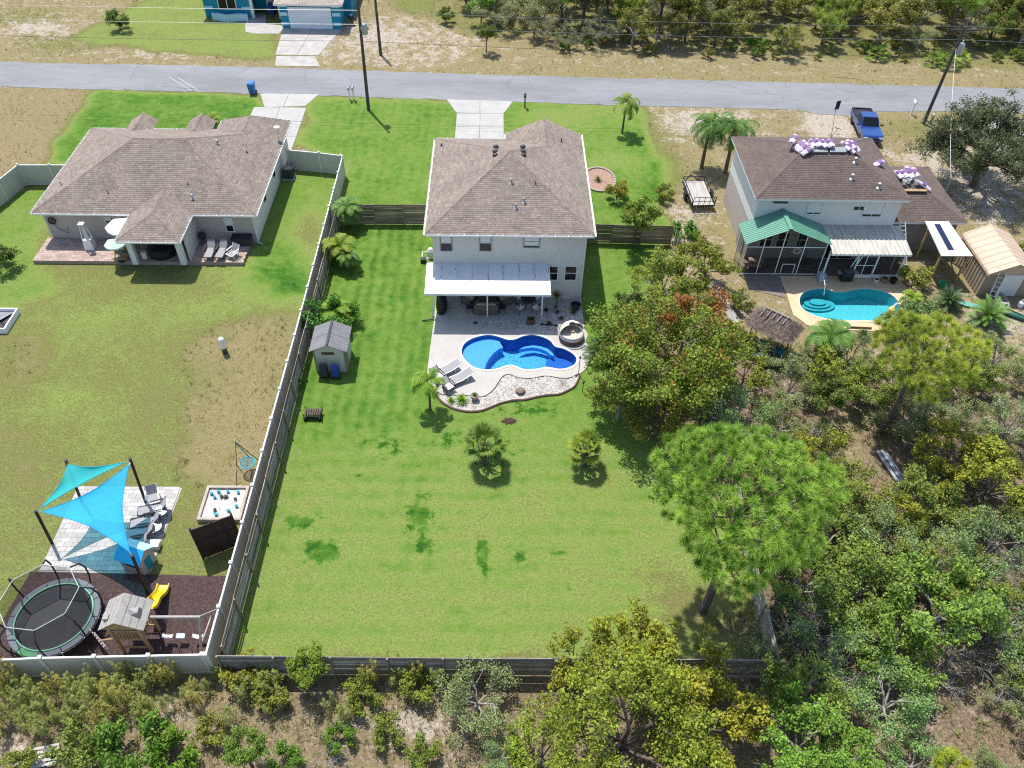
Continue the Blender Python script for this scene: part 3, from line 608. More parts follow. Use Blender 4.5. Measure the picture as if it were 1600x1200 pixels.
def wood_fence(label, a, b, h=1.75, key='grey', nb=9, step=2.4, post_side=-1, lean=.0, seed=1, gaps=.35):
    """horizontal weathered boards nailed to round posts; each board an object"""
    r = random.Random(seed); L = hypot(b[0] - a[0], b[1] - a[1]); n = max(1, round(L / step)); q = along(a, b, n); w = L / n; ang = atan2(b[1] - a[1], b[0] - a[0])
    root = thing('wooden_fence', label, 'fence', (a[0], a[1], 0), ang); bh = h / nb
    for i in range(n):
        sag = r.uniform(-.03, .03)
        for j in range(nb):
            o = link('board', board_mesh(w, bh - .012 - .03 * r.choice((0, 0, 1)) * gaps, r.choice((.1, .3, .5, .7, .95)), key), root, loc=(w * i + r.uniform(-.01, .01), r.uniform(-.012, .012) + (.014 if j % 2 else 0), .06 + j * bh + sag), rot=(r.uniform(-.05, .05), r.uniform(-.006, .006), 0))
    pm = MB().tube([(0, 0, 0), (0, 0, h + .12)], .055, 7).mesh('post', M['fence_post'])
    for i in range(n + 1): link('post', pm, root, loc=(w * i, .075 * post_side, 0), rot=(r.uniform(-.03, .03) + lean, r.uniform(-.03, .03), r.uniform(0, 3)))
    rail = MB().box(0, w, -.02, .02, 0, .09).mesh('rail', M['fence_post'])
    for i in range(n):
        for z in (.35, h - .25): link('rail', rail, root, loc=(w * i, .045 * post_side, z))
    return root
wood_fence('weathered grey board fence closing the back of the middle lawn', (-12.3, 16.45), (12.75, 16.25), key='grey', seed=2, nb=9)
wood_fence('weathered grey board fence with tan posts standing against the almond vinyl fence', (-12.25, 16.9), (-12.05, 52.6), key='grey', seed=3, nb=7, post_side=-1, h=1.7)
wood_fence('tan board fence between the palms and the left side of the two-storey house', (-11.6, 52.2), (-4.9, 52.25), key='tan', seed=4, nb=10)
wood_fence('tan board fence to the right of the two-storey house with a small tree in front', (6.3, 50.1), (13.0, 49.9), key='tan', seed=5, nb=10, h=1.65)
wood_fence('leaning grey board fence on the wood side of the middle lawn beside the big pine', (12.75, 16.4), (12.95, 26.5), key='grey', seed=6, nb=9, post_side=1, lean=.05)
# ================================================================== HOUSES
def PY(u, v, y):
    """photo pixel on an upright wall plane y = const -> (x, z)"""
    d = CF + CR * (u - 800) / F_PX - CU * (v - 600) / F_PX; t = y / d[1]; return (float(d[0] * t), float(HC + d[2] * t))
def PPL(u, v, p0, nrm):
    d = CF + CR * (u - 800) / F_PX - CU * (v - 600) / F_PX; o = np.array([0, 0, HC]); n = np.array(nrm); t = np.dot(np.array(p0) - o, n) / np.dot(d, n); return tuple(float(x) for x in o + d * t)
def shingle_field(mb, pts, e=.165, tw=.33, seed=0):
    """courses of overlapping tabs over a planar polygon whose first edge is the eave"""
    r = random.Random(seed); a, b = Vector(pts[0]), Vector(pts[1]); u = (b - a).normalized()
    n = Vector((0, 0, 0))
    for i in range(len(pts)): n += Vector(pts[i]).cross(Vector(pts[(i + 1) % len(pts)]))
    n.normalize()
    if n.z < 0: n = -n
    w = n.cross(u)
    if w.z < 0: w = -w
    q = [((Vector(p) - a).dot(u), (Vector(p) - a).dot(w)) for p in pts]; W = max(y for _, y in q); c = 0; y = -.03
    while y < W:
        m = min(max(y + e / 2, .002), W - .004); xs = []
        for i in range(len(q)):
            (x0, y0), (x1, y1) = q[i], q[(i + 1) % len(q)]
            if (y0 > m) != (y1 > m): xs.append(x0 + (x1 - x0) * (m - y0) / (y1 - y0))
        xs.sort(); y2 = min(y + e + .03, W + .02)
        for k in range(0, len(xs) - 1, 2):
            x = xs[k] - r.random() * tw
            while x < xs[k + 1]:
                wd = tw * r.choice((.6, 1, 1, 1.3)); l0, l1 = max(x, xs[k]), min(x + wd, xs[k + 1])
                if l1 - l0 > .02:
                    f = lambda xx, yy, h: a + u * xx + w * yy + n * h
                    t = min(1, max(0, .5 + r.gauss(0, .26))); g = .006
                    mb.add([f(l0 + g, y, .030), f(l1 - g, y, .030), f(l1 - g, y2, .012), f(l0 + g, y2, .012), f(l0 + g, y, .008), f(l1 - g, y, .008)], [(0, 1, 2, 3), (4, 5, 1, 0)], 0, t)
                x += wd
        y += e; c += 1
def make_roof(root, planes, z_soffit, outline, smat, hips=(), seed=0, tw=.33, e=.165, fascia=True, soff=None):
    """underlay planes, shingle courses, hip caps, soffit, fascia and gutters as parts of the house"""
    o = root.location; un = MB()
    for p in planes: un.poly(p)
    if outline: un.poly([(x, y, z_soffit) for x, y in outline][::-1])
    rf = un.shift(o).build('roof', M['under'], root)
    sh = MB()
    for i, p in enumerate(planes): shingle_field(sh, p, e, tw, seed + i)
    sh.shift(o).build('shingles', smat, rf, kind='stuff')
    hc = MB(); r = random.Random(seed)
    for a, b in hips:
        a, b = Vector(a), Vector(b); L = (b - a).length; k = max(1, int(L / .2))
        for i in range(k):
            p0, p1 = a + (b - a) * i / k, a + (b - a) * (i + 1.2) / k; d = (p1 - p0).normalized(); s = d.cross(Vector((0, 0, 1))).normalized() * .13
            hc.add([p0 - s + Vector((0, 0, -.02)), p0 + Vector((0, 0, .065)), p0 + s + Vector((0, 0, -.02)), p1 - s + Vector((0, 0, -.03)), p1 + Vector((0, 0, .05)), p1 + s + Vector((0, 0, -.03))], [(0, 1, 4, 3), (1, 2, 5, 4)], 0, r.random())
    if hips: hc.shift(o).build('hip_caps', smat, rf, kind='stuff')
    if fascia and outline:
        fb = MB(); gm = MB(); n = len(outline); zt = planes[0][0][2]
        A = sum(outline[i][0] * outline[(i + 1) % n][1] - outline[(i + 1) % n][0] * outline[i][1] for i in range(n)); sg = 1 if A > 0 else -1
        for i in range(n):
            a, b = outline[i], outline[(i + 1) % n]; L = hypot(b[0] - a[0], b[1] - a[1]); tx, ty = (b[0] - a[0]) / L, (b[1] - a[1]) / L; nx, ny = ty * sg, -tx * sg
            fb.bar((a[0] + nx * .012, a[1] + ny * .012, (z_soffit + zt) / 2), (b[0] + nx * .012, b[1] + ny * .012, (z_soffit + zt) / 2), .02, zt - z_soffit + .02)
            if fascia == 'gutter':
                gm.bar((a[0] + nx * .085, a[1] + ny * .085, zt - .10), (b[0] + nx * .085, b[1] + ny * .085, zt - .10), .10, .012)
                gm.bar((a[0] + nx * .145, a[1] + ny * .145, zt - .05), (b[0] + nx * .145, b[1] + ny * .145, zt - .05), .014, .11)
                k = max(1, int(L / .8))
                for j in range(1, k): px, py = a[0] + tx * L * j / k, a[1] + ty * L * j / k; gm.bar((px + nx * .03, py + ny * .03, zt + .005), (px + nx * .15, py + ny * .15, zt + .005), .05, .02)
        fb.shift(o).build('fascia', soff or M['trim'], rf)
        if fascia == 'gutter': gm.shift(o).build('gutter', M['trim'], rf)
    return rf
def hip_planes(x0, x1, y0, y1, z, s, apex=None):
    """hip roof over a rectangle: back(near), right, far, left planes; ridge along x"""
    if apex: A = B = apex
    else: h = (y1 - y0) / 2; A = (x0 + h, (y0 + y1) / 2, z + h * s); B = (x1 - h, (y0 + y1) / 2, z + h * s)
    BL, BR, FR, FL = (x0, y0, z), (x1, y0, z), (x1, y1, z), (x0, y1, z)
    near = [BL, BR, B, A] if A != B else [BL, BR, A]; farp = [FR, FL, A, B] if A != B else [FR, FL, A]
    return dict(near=near, right=[BR, FR, B], far=farp, left=[FL, BL, A], A=A, B=B)
def window(root, wy, x0, x1, z0, z1, blind=.55, frame=None, name='window', divided=False, tilt_n=-1):
    """single-hung window set in a wall facing the camera side (y = wy)"""
    o = root.location; f = MB(); t = .06; fy0, fy1 = wy - .045, wy + .03
    for a, b, c, d in ((x0 - t, x1 + t, z1, z1 + t), (x0 - t, x1 + t, z0 - t, z0), (x0 - t, x0, z0, z1), (x1, x1 + t, z0, z1)): f.box(a, b, fy0, fy1, c, d)
    zm = (z0 + z1) / 2; f.box(x0, x1, fy0 + .012, fy1, zm - .025, zm + .025)
    if divided: f.box((x0 + x1) / 2 - .02, (x0 + x1) / 2 + .02, fy0 + .012, fy1, z0, z1)
    wn_ = f.shift(o).build(name, frame or M['trim'], root)
    MB().box(x0, x1, wy - .014, wy - .004, z0, z1).shift(o).build('pane', M['glass'], wn_)
    if blind: 
        b = MB(); zb = z1 - (z1 - z0) * blind; k = int((z1 - zb) / .06)
        for i in range(max(1, k)): b.box(x0 + .02, x1 - .02, wy - .024, wy - .018, zb + i * (z1 - zb) / max(1, k), zb + (i + .86) * (z1 - zb) / max(1, k))
        b.shift(o).build('blind', M['blind'], wn_)
    return wn_
def vent_pipe(root, p, h=.35, r=.05, m='steel', cap=True, name='vent_pipe'):
    b = MB().tube([(p[0], p[1], p[2] - .1), (p[0], p[1], p[2] + h)], r, 8)
    if cap: b.lathe([(r * 1.7, 0), (r * 1.7, .05), (0, .12)], 8, (p[0], p[1], p[2] + h))
    b.lathe([(r * 3, -.02), (r * 1.2, .06)], 8, p)
    return b.shift(root.location).build(name, M[m], root)

# ---------------------------------------------------------------- the two-storey house in the middle
HX0, HX1, HY0, HY1 = -4.2, 5.87, 43.5, 54.9
main = thing('house', 'two-storey beige house with brown hip roof and white patio cover facing the blue pool', 'house', ((HX0 + HX1) / 2, 49, 0))
o = main.location
MB().box(HX0, HX1, HY0, HY1, 0, 2.85).box(.95, 5.865, HY1 - .05, 55.9, 0, 2.85).shift(o).build('wall', M['stucco'], main)
MB().box(HX0 - .012, HX1 + .012, HY0 - .012, HY1 + .012, 2.85, 5.42).box(.95, 5.87, HY1 - .05, 55.9, 2.85, 5.42).shift(o).build('upper_wall', M['stucco'], main)
ex0, ex1, ey0, ey1, ez = -4.62, 6.28, 43.15, 55.3, 5.56; apx = (.83, 49.45, 7.9); sr = (7.9 - ez) / (ex1 - .83); sf = (7.9 - ez) / (ey1 - apx[1])
rx = 3.45; rz = ez + (ex1 - rx) * sr; ry = ey1 - (rz - ez) / sf; gy_ = 56.25; lx = rx - (ex1 - rx)
pl = [[(ex0, ey0, ez), (ex1, ey0, ez), apx], [(ex1, ey0, ez), (ex1, gy_, ez), (rx, gy_, rz), (rx, ry, rz), apx], [(lx, ey1, ez), (ex0, ey1, ez), apx, (rx, ry, rz)], [(ex0, ey1, ez), (ex0, ey0, ez), apx], [(lx, gy_, ez), (lx, ey1, ez), (rx, ry, rz), (rx, gy_, rz)]]
make_roof(main, pl, ez - .18, [(ex0, ey0), (ex1, ey0), (ex1, gy_), (lx, gy_), (lx, ey1), (ex0, ey1)], M['shingle'], [((ex0, ey0, ez), apx), ((ex1, ey0, ez), apx), ((ex0, ey1, ez), apx), ((rx, ry, rz), apx), ((rx, gy_, rz), (rx, ry, rz))], 10, fascia='gutter')
MB().poly([(lx, gy_ - .02, ez - .1), (ex1, gy_ - .02, ez - .1), (rx, gy_ - .02, rz - .05)]).shift(o).build('gable_wall', M['stucco'], main)
nn = Vector((0, -(apx[2] - ez), apx[1] - ey0)).normalized()
for u, v in ((799, 286), (819, 316), (806, 325)): vent_pipe(main, PPL(u, v, (ex0, ey0, ez), nn), .28, .06)
vent_pipe(main, PPL(837, 288, (ex0, ey0, ez), nn), .25, .03, 'black', False)
nl = Vector((-(apx[2] - ez), 0, apx[0] - ex0)).normalized(); nr = Vector((apx[2] - ez, 0, ex1 - apx[0])).normalized()
for u, v, pn, pp in ((775, 230, nl, (ex0, ey0, ez)), (774, 237, nl, (ex0, ey0, ez)), (817, 230, nr, (ex1, ey0, ez)), (817, 237, nr, (ex1, ey0, ez)), (774, 243, nl, (ex0, ey0, ez)), (818, 243, nr, (ex1, ey0, ez))):
    c = PPL(u, v, pp, pn); sx = -1 if pn is nl else 1
    b = MB(); b.lathe([(.20, 0), (.20, .05), (.14, .12), (0, .15)], 10, (c[0], c[1], c[2] + .02)); b.shift(o).build('roof_vent', M['black'], main)
vent_pipe(main, PPL(690, 228, (ex0, ey0, ez), nl), .2, .05, 'black', False); vent_pipe(main, PPL(877, 222, (ex1, ey0, ez), nr), .3, .04, 'black', False)
for u0, v0, u1, v1, bl in ((688, 368, 706, 391, .5), (750, 368, 767, 391, .5), (819, 368, 842, 386, .85)):
    x0, z1 = PY(u0, v0, HY0); x1, z0 = PY(u1, v1, HY0); window(main, HY0 - .012, x0, x1, z0, z1, bl, frame=mat('window_frame_grey', (.40, .37, .34), .6))
for u0, v0, u1, v1 in ((859, 416, 870, 437), (884, 416, 899, 437)):
    x0, z1 = PY(u0, v0, HY0); x1, z0 = PY(u1, v1, HY0); window(main, HY0, x0, x1, z0, z1, 0)
sd = MB().box(-1.3, 1.3, HY0 - .04, HY0 + .01, .05, 2.15).shift(o).build('sliding_door', M['trim'], main)
MB().box(-1.22, -.04, HY0 - .055, HY0 - .042, .12, 2.08).box(.04, 1.22, HY0 - .055, HY0 - .042, .12, 2.08).shift(o).build('pane', M['glass'], sd)
# patio cover: eight pan panels on three posts
pc = MB().bar((-4.66, 41.46, 2.56), (3.5, 41.46, 2.56), .09, .14).bar((-4.7, 40.72, 2.58), (3.54, 40.72, 2.58), .09, .15).bar((-4.66, 43.46, 2.93), (3.5, 43.46, 2.93), .06, .12).shift(o).build('patio_cover', M['trim'], main)
for i in range(8):
    xa, xb = -4.69 + 8.22 * i / 8, -4.69 + 8.22 * (i + 1) / 8; b = MB(); g = .012
    top = [(xa + g, 40.75, 2.66), (xb - g, 40.75, 2.66), (xb - g, 43.48, 3.02), (xa + g, 43.48, 3.02)]
    b.add(top + [(x, y, z - .075) for x, y, z in top], [(0, 1, 2, 3), (7, 6, 5, 4), (0, 4, 5, 1), (1, 5, 6, 2), (2, 6, 7, 3), (3, 7, 4, 0)])
    b.bar((xb - .03, 40.75, 2.672), (xb - .03, 43.47, 3.032), .045, .02)
    b.shift(o).build('panel', M['alu'], pc)
st = MB(); r_ = random.Random(4)
for i in range(8):
    xb = -4.69 + 8.22 * (i + 1) / 8
    for k in range(7):
        if r_.random() < .75: y0 = r_.uniform(40.8, 43.2); y1 = y0 + r_.uniform(.1, .5); z = lambda y: 2.66 + (y - 40.75) * .1319 + .004; xw = xb - r_.choice((.075, .12, -.04)); st.poly([(xw, y0, z(y0)), (xw + .028, y0, z(y0)), (xw + .02, y1, z(y1)), (xw + .005, y1, z(y1))])
st.shift(o).build('seam_dirt', mat('seam_dirt', (.16, .15, .14), .95), pc, kind='stuff')
pm = MB().box(-.045, .045, -.045, .045, .05, 2.5).mesh('post', M['trim'])
for x in (-4.3, -.62, 3.04): link('post', pm, pc, loc=(x - o.x, 41.46 - o.y, 0))
for x_, z_ in ((HX0 + .06, 3.1), (HX1 - .06, .1)): MB().tube([(x_, HY0 - .05, 5.3), (x_, HY0 - .05, z_)], .035, 6).shift(o).build('downspout', M['trim'], main)

# ---------------------------------------------------------------- single-storey house on the left
WX0, WX1, WY0, WY1 = -32.75, -17.8, 49.7, 60.8
lh = thing('house', 'single-storey beige house with wide shingled hip roof and a rose paver patio', 'house', (-25.3, 55, 0)); o = lh.location
MB().box(WX0, WX1, WY0, WY1, 0, 2.62).box(-22.8, WX1 - .002, WY1 - .1, 62.5, 0, 2.62).shift(o).build('wall', M['stucco_tan'], lh)
MB().box(WX1 - .01, WX1 + .012, WY0 - .012, 62.5, 0, 2.62).shift(o).build('side_wall', M['stucco'], lh)
ex0, ex1, ey0, ey1, ez, s = -33.2, -17.36, 49.25, 61.4, 2.74, .417
hp = hip_planes(ex0, ex1, ey0, ey1, ez, s); A, B = hp['A'], hp['B']; gy_ = 62.9; rx = -20.15; rz = ez + (ex1 - rx) * s; ry = ey1 - (rz - ez) / s; lx = rx - (ex1 - rx)
# near plane interrupted by the porch roof: kept whole, the porch roof lies over it
px0, px1, py0 = -26.15, -21.9, 45.95; pr = (px0 + px1) / 2; ph = (px1 - px0) / 2; pz = ez + ph * s; pyr = ey0 + (pz - ez) / s
pl = [hp['near'], [(ex1, ey0, ez), (ex1, gy_ + .2, ez), (rx, gy_ - 1.2, rz), (rx, ry, rz), B], [(lx, ey1, ez), (ex0, ey1, ez), A, B, (rx, ry, rz)], hp['left'], [(lx, gy_ + .2, ez), (lx, ey1, ez), (rx, ry, rz), (rx, gy_ - 1.2, rz)], [(ex1, gy_ + .2, ez), (lx, gy_ + .2, ez), (rx, gy_ - 1.2, rz)],
      [(px0, py0, ez), (px1, py0, ez), (pr, py0 + ph, pz)], [(px1, py0, ez), (px1, ey0 + .02, ez), (pr, pyr, pz), (pr, py0 + ph, pz)], [(px0, ey0 + .02, ez), (px0, py0, ez), (pr, py0 + ph, pz), (pr, pyr, pz)]]
for gxx in (-29.35, -24.55):
    w_ = 1.05; zz = ez + w_ * .58
    pl += [[(gxx + w_, 61.4, ez), (gxx + w_, 63.0, ez), (gxx, 63.0, zz), (gxx, 59.94, zz)], [(gxx - w_, 63.0, ez), (gxx - w_, 61.4, ez), (gxx, 59.94, zz), (gxx, 63.0, zz)]]
hips = [((ex0, ey0, ez), A), ((ex1, ey0, ez), B), ((ex0, ey1, ez), A), (A, B), (B, (rx, ry, rz)), ((rx, ry, rz), (rx, gy_ - 1.2, rz)), ((px0, py0, ez), (pr, py0 + ph, pz)), ((px1, py0, ez), (pr, py0 + ph, pz)), ((pr, py0 + ph, pz), (pr, pyr, pz)), ((-29.35, 63.0, ez + .61), (-29.35, 60, ez + .61)), ((-24.55, 63.0, ez + .61), (-24.55, 60, ez + .61))]
make_roof(lh, pl, ez - .17, [(ex0, ey0), (px0, ey0), (px0, py0), (px1, py0), (px1, ey0), (ex1, ey0), (ex1, gy_ + .2), (lx, gy_ + .2), (lx, ey1), (ex0, ey1)], M['shingle'], hips, 30, fascia='gutter', tw=.36, e=.175)
cm_ = MB().box(-.19, .19, -.19, .19, .28, 2.57).mesh('column', M['stucco_white'])
for x in (-25.75, -22.35): link('column', cm_, lh, loc=(x - o.x, 46.72 - o.y, 0))
MB().box(px0 + .1, px1 - .1, 46.6, 46.85, 2.42, 2.58).shift(o).build('beam', M['stucco_white'], lh)
MB().box(-22.0, -21.93, 46.95, 49.6, .35, 2.3).shift(o).build('privacy_screen', mat('screen_panel', (.62, .58, .54), .8), lh)
for u0, v0, u1, v1, bl in ((163, 340, 178, 356, .3), (181, 340, 196, 357, .3), (350, 341, 366, 361, .55)):
    x0, z1 = PY(u0, v0, WY0); x1, z0 = PY(u1, v1, WY0); window(lh, WY0, x0, x1, z0, min(z1, 2.45), bl)
for y in (53.0, 56.5):
    w_ = MB().box(WX1 + .012, WX1 + .06, y, y + .7, 1.2, 2.2).shift(o).build('window', M['trim'], lh); MB().box(WX1 + .062, WX1 + .07, y + .05, y + .65, 1.25, 2.15).shift(o).build('pane', M['glass'], w_)
nn = (0, -s, 1.0); pp = (ex0, ey0, ez); nr = (s, 0, 1.0)
vent_pipe(lh, PPL(301, 310, pp, nn), .3, .07); vent_pipe(lh, PPL(169, 302, pp, nn), .22, .03, 'black', False); vent_pipe(lh, PPL(294, 288, pp, nn), .2, .03, 'black', False)
vent_pipe(lh, PPL(340, 225, (ex1, ey0, ez), nr), .3, .07); vent_pipe(lh, PPL(386, 239, (ex1, ey0, ez), nr), .2, .04, 'black', False); vent_pipe(lh, PPL(96, 289, (ex0, ey0, ez), (-s, 0, 1.0)), .25, .05)
c = PPL(436, 218, (ex1, ey0, ez), nr); MB().tube([(c[0], c[1], c[2]), (c[0], c[1], c[2] + 1.1)], .02, 5).lathe([(0, 0), (.22, .03), (.26, .1)], 10, (c[0], c[1], c[2] + 1.0)).shift(o).build('antenna', M['steel'], lh)
for q_ in ([(WX1 + .05, WY0 - .06, 2.6), (WX1 + .05, WY0 - .06, .1), (WX1 + .35, WY0 - .2, .05)], [(WX0 - .04, WY0 - .06, 2.6), (WX0 - .04, WY0 - .06, .3)]): MB().tube(q_, .04, 6).shift(o).build('downspout', M['trim'], lh)
hr = MB(); cx, cz = PY(81, 345, WY0 - .1); hr.tube([(cx + .24 * cos(a * pi / 8), WY0 - .12, cz + .24 * sin(a * pi / 8)) for a in range(16)], .06, 6, closed=True); hr.tube([(cx, WY0 - .1, cz - .2), (cx + .25, WY0 - .1, cz - .7), (cx + .8, WY0 - .1, cz - 1.1), (cx + .9, WY0 - .1, cz - .6)], .02, 5)
hz = thing('hose_reel', 'black garden hose coiled on the back wall of the single-storey house', 'hose reel', (cx, WY0 - .1, cz - .3)); hr.shift(hz.location).build('hose', M['black'], hz); MB().lathe([(.1, -.02), (.1, .02)], 8).build('hub', M['charcoal'], hz, rot=(pi / 2, 0, 0), loc=(0, -.02, .3))

# ---------------------------------------------------------------- house with the green porch roof on the right
rh = thing('house', 'two-storey white house with brown roof and green porch roof behind the turquoise pool', 'house', (23.3, 52, 0)); o = rh.location
MB().box(18.25, 28.4, 48.35, 56.0, 0, 2.75).shift(o).build('wall', M['stucco_tan'], rh)
MB().box(18.235, 28.415, 48.335, 56.015, 2.75, 5.28).shift(o).build('upper_wall', M['stucco_white'], rh)
MB().box(28.4, 33.95, 49.6, 56.6, 0, 2.55).shift(o).build('garage_wall', mat('garage_stucco', (.30, .27, .25), .9), rh)
ex0, ex1, ey0, ey1, ez, s = 17.9, 28.65, 47.9, 56.4, 5.42, .417; hp = hip_planes(ex0, ex1, ey0, ey1, ez, s); A3, B3 = hp['A'], hp['B']
make_roof(rh, [hp['near'], hp['right'], hp['far'], hp['left']], ez - .17, [(ex0, ey0), (ex1, ey0), (ex1, ey1), (ex0, ey1)], M['shingle_dark'], [((ex0, ey0, ez), A3), ((ex1, ey0, ez), B3), ((ex0, ey1, ez), A3), ((ex1, ey1, ez), B3), (A3, B3)], 50, e=.15, tw=.3)
gx0, gx1, gy0, gy1, gz = 28.42, 34.3, 49.25, 56.95, 2.72; gh = (gy1 - gy0) / 2; gB = (gx1 - gh, (gy0 + gy1) / 2, gz + gh * s); gA = (gx0, gB[1], gB[2])
make_roof(rh, [[(gx0, gy0, gz), (gx1, gy0, gz), gB, gA], [(gx1, gy0, gz), (gx1, gy1, gz), gB], [(gx1, gy1, gz), (gx0, gy1, gz), gA, gB]], gz - .16, [(gx0, gy0), (gx1, gy0), (gx1, gy1), (gx0, gy1)], M['shingle_dark'], [((gx1, gy0, gz), gB), ((gx1, gy1, gz), gB), (gA, gB)], 70, e=.15, tw=.3)
nn3 = (0, -s, 1.0); pp3 = (ex0, ey0, ez)
for u, v in ((1336, 253), (1331, 279), (1373, 293)): vent_pipe(rh, PPL(u, v, pp3, nn3), .28, .075)
for u in (1279.5, 1308):
    c = PPL(u, 236, pp3, nn3); b = MB(); b.box(-.58, .58, -.22, .22, 0, .16).shift((0, 0, 0)); v_ = b.build('roof_vent', M['steel'], rh, bevel=.02, loc=(c[0] - o.x, c[1] - o.y, c[2] + .02), rot=(math.atan(s), 0, 0))
for u0, v0, u1, v1, bl in ((1266, 314, 1281, 334, .9), (1338, 314, 1350, 328, .6), (1355, 315, 1375, 338, .85)):
    x0, z1 = PY(u0, v0, 48.335); x1, z0 = PY(u1, v1, 48.335); window(rh, 48.335, x0, x1, z0, min(z1, 5.15), bl, divided=True)
MB().box(19.3, 20.3, 48.2, 48.33, 4.85, 5.2).shift(o).build('wall_vent', M['charcoal'], rh)
for x0, x1 in ((24.2, 26.3),):
    d = MB().box(x0, x1, 48.29, 48.34, .08, 2.15).shift(o).build('sliding_door', M['trim'], rh); MB().box(x0 + .06, (x0 + x1) / 2 - .04, 48.27, 48.288, .14, 2.1).box((x0 + x1) / 2 + .04, x1 - .06, 48.27, 48.288, .14, 2.1).shift(o).build('pane', M['glass'], d)
for x0 in (19.2, 20.4, 21.9): window(rh, 48.35, x0, x0 + .8, 1.1, 2.3, 0)
# green gable porch roof
gx0, gx1, gxm, gy0, gy1, ze, zr = 17.25, 23.3, 20.1, 45.85, 48.33, 3.05, 4.3
pr_ = MB().bar((gxm, gy0, zr + .05), (gxm, gy1, zr + .05), .3, .03).shift(o).build('porch_roof', M['green_metal'], rh)
def rib_slope(mb, p00, p01, p10, p11, n, rib=.03, rw=.35, th=.02):
    """standing-rib metal sheet: p00-p01 along the eave, p10-p11 along the top; n ribs run up the slope"""
    p00, p01, p10, p11 = map(Vector, (p00, p01, p10, p11)); nn = (p01 - p00).cross(p10 - p00).normalized()
    if nn.z < 0: nn = -nn
    prof = []
    for i in range(n): prof += [(i / n, 0), ((i + 1 - rw) / n, 0), ((i + 1 - rw * .75) / n, rib), ((i + 1 - rw * .25) / n, rib)]
    prof.append((1, 0)); rows = []
    for a, b in ((p00, p10), (p01, p11)): pass
    lo = [p00 + (p01 - p00) * t + nn * h for t, h in prof]; hi = [p10 + (p11 - p10) * t + nn * h for t, h in prof]
    mb.grid([lo, hi]); mb.poly([p00 - nn * th, p01 - nn * th, p11 - nn * th, p10 - nn * th])
for k in range(4):
    a0, a1 = gy0 + (gy1 - gy0) * k / 4, gy0 + (gy1 - gy0) * (k + 1) / 4
    b = MB(); rib_slope(b, (gx0, a0, ze), (gx0, a1, ze), (gxm, a0, zr), (gxm, a1, zr), 3); b.shift(o).build('roof_sheet', M['green_metal'], pr_)
    b = MB(); rib_slope(b, (gx1, a0, ze), (gx1, a1, ze), (gxm, a0, zr), (gxm, a1, zr), 3); b.shift(o).build('roof_sheet', M['green_metal'], pr_)
fr = MB(); fy = 46.35
for x in (17.55, 18.75, 20.1, 21.65, 23.2):
    zt = ze + (zr - ze) * (1 - abs(x - gxm) / (gxm - gx0 if x < gxm else gx1 - gxm)) - .06; fr.box(x - .03, x + .03, fy - .03, fy + .03, .07, zt)
for z in (.1, 2.45): fr.box(17.58, 23.17, fy - .022, fy + .022, z, z + .06)
fr.box(20.45, 20.5, fy - .045, fy - .033, .1, 1.05).box(21.35, 21.4, fy - .045, fy - .033, .1, 1.05).box(20.45, 21.4, fy - .045, fy - .033, 1.0, 1.06)
for y in (47.3, 48.2): fr.box(17.52, 17.58, y - .03, y + .03, .07, 2.98)
fr.bar((17.55, fy, 2.98), (17.55, 48.3, 2.98), .06, .08); fr.bar((17.55, fy, 2.97), (gxm, fy, zr - .1), .05, .06); fr.bar((23.2, fy, 2.97), (gxm, fy, zr - .1), .05, .06)
sf_ = fr.shift(o).build('screen_room_frame', M['trim'], rh)
MB().poly([(17.55, fy, .07), (23.2, fy, .07), (23.2, fy, 2.97), (gxm, fy, zr - .12), (17.55, fy, 2.97)]).poly([(17.55, fy, .07), (17.55, 48.3, .07), (17.55, 48.3, 2.97), (17.55, fy, 2.97)]).shift(o).build('screen_mesh', meshmat('screen_mesh', (.03, .03, .03), .38), sf_)
# ribbed lean-to roof
lt = MB().bar((23.35, 45.5, 2.5), (28.95, 45.5, 2.5), .1, .14).shift(o).build('lean_to_roof', M['trim'], rh)
for k in range(9):
    xa, xb = 23.34 + 5.6 * k / 9, 23.34 + 5.6 * (k + 1) / 9; b = MB(); rib_slope(b, (xa, 45.38, 2.62), (xb, 45.38, 2.62), (xa, 48.3, 3.03), (xb, 48.3, 3.03), 2, .045, .4); b.shift(o).build('roof_sheet', M['alu_dirty'], lt)
fr = MB().box(23.4, 28.9, 45.97, 46.03, 2.47, 2.53); fbx = [(x - .05, x + .05, 45.95, 46.05, .07, 2.55) for x in (23.45, 25.6, 27.0, 28.85)] + [(28.8, 28.9, 47.06, 47.14, .07, 2.75)]
for q_ in fbx: MB().box(*q_).shift(o).build('lanai_post', M['trim'], rh)
for q_ in ((25.66, 28.79, 45.975, 46.025, .1, .4), (25.66, 26.94, 45.98, 46.02, 1.2, 1.25), (26.2, 26.25, 45.985, 46.015, .4, 2.46)): MB().box(*q_).shift(o).build('kick_plate' if q_[5] == .4 else 'mullion', M['trim'], rh)
for q_ in (((25.0, 45.9, .1), (25.45, 45.8, 2.4)), ((25.2, 45.8, .1), (25.75, 45.75, 2.4))): MB().bar(*q_, .05, .05).shift(o).build('spare_frame', M['trim'], rh)
f2 = fr.shift(o).build('lanai_frame', M['trim'], rh); MB().poly([(25.65, 46.0, .4), (28.8, 46.0, .4), (28.8, 46.0, 2.5), (25.65, 46.0, 2.5)]).poly([(28.85, 46, .1), (28.85, 48.3, .1), (28.85, 48.3, 2.8), (28.85, 46, 2.5)]).shift(o).build('screen_mesh', MATS.get('x') or bpy.data.materials['screen_mesh'], f2)
MB().box(18.1, 18.25, 49, 50.4, 0, 1.6).shift(o).build('meter_box', M['steel'], rh)

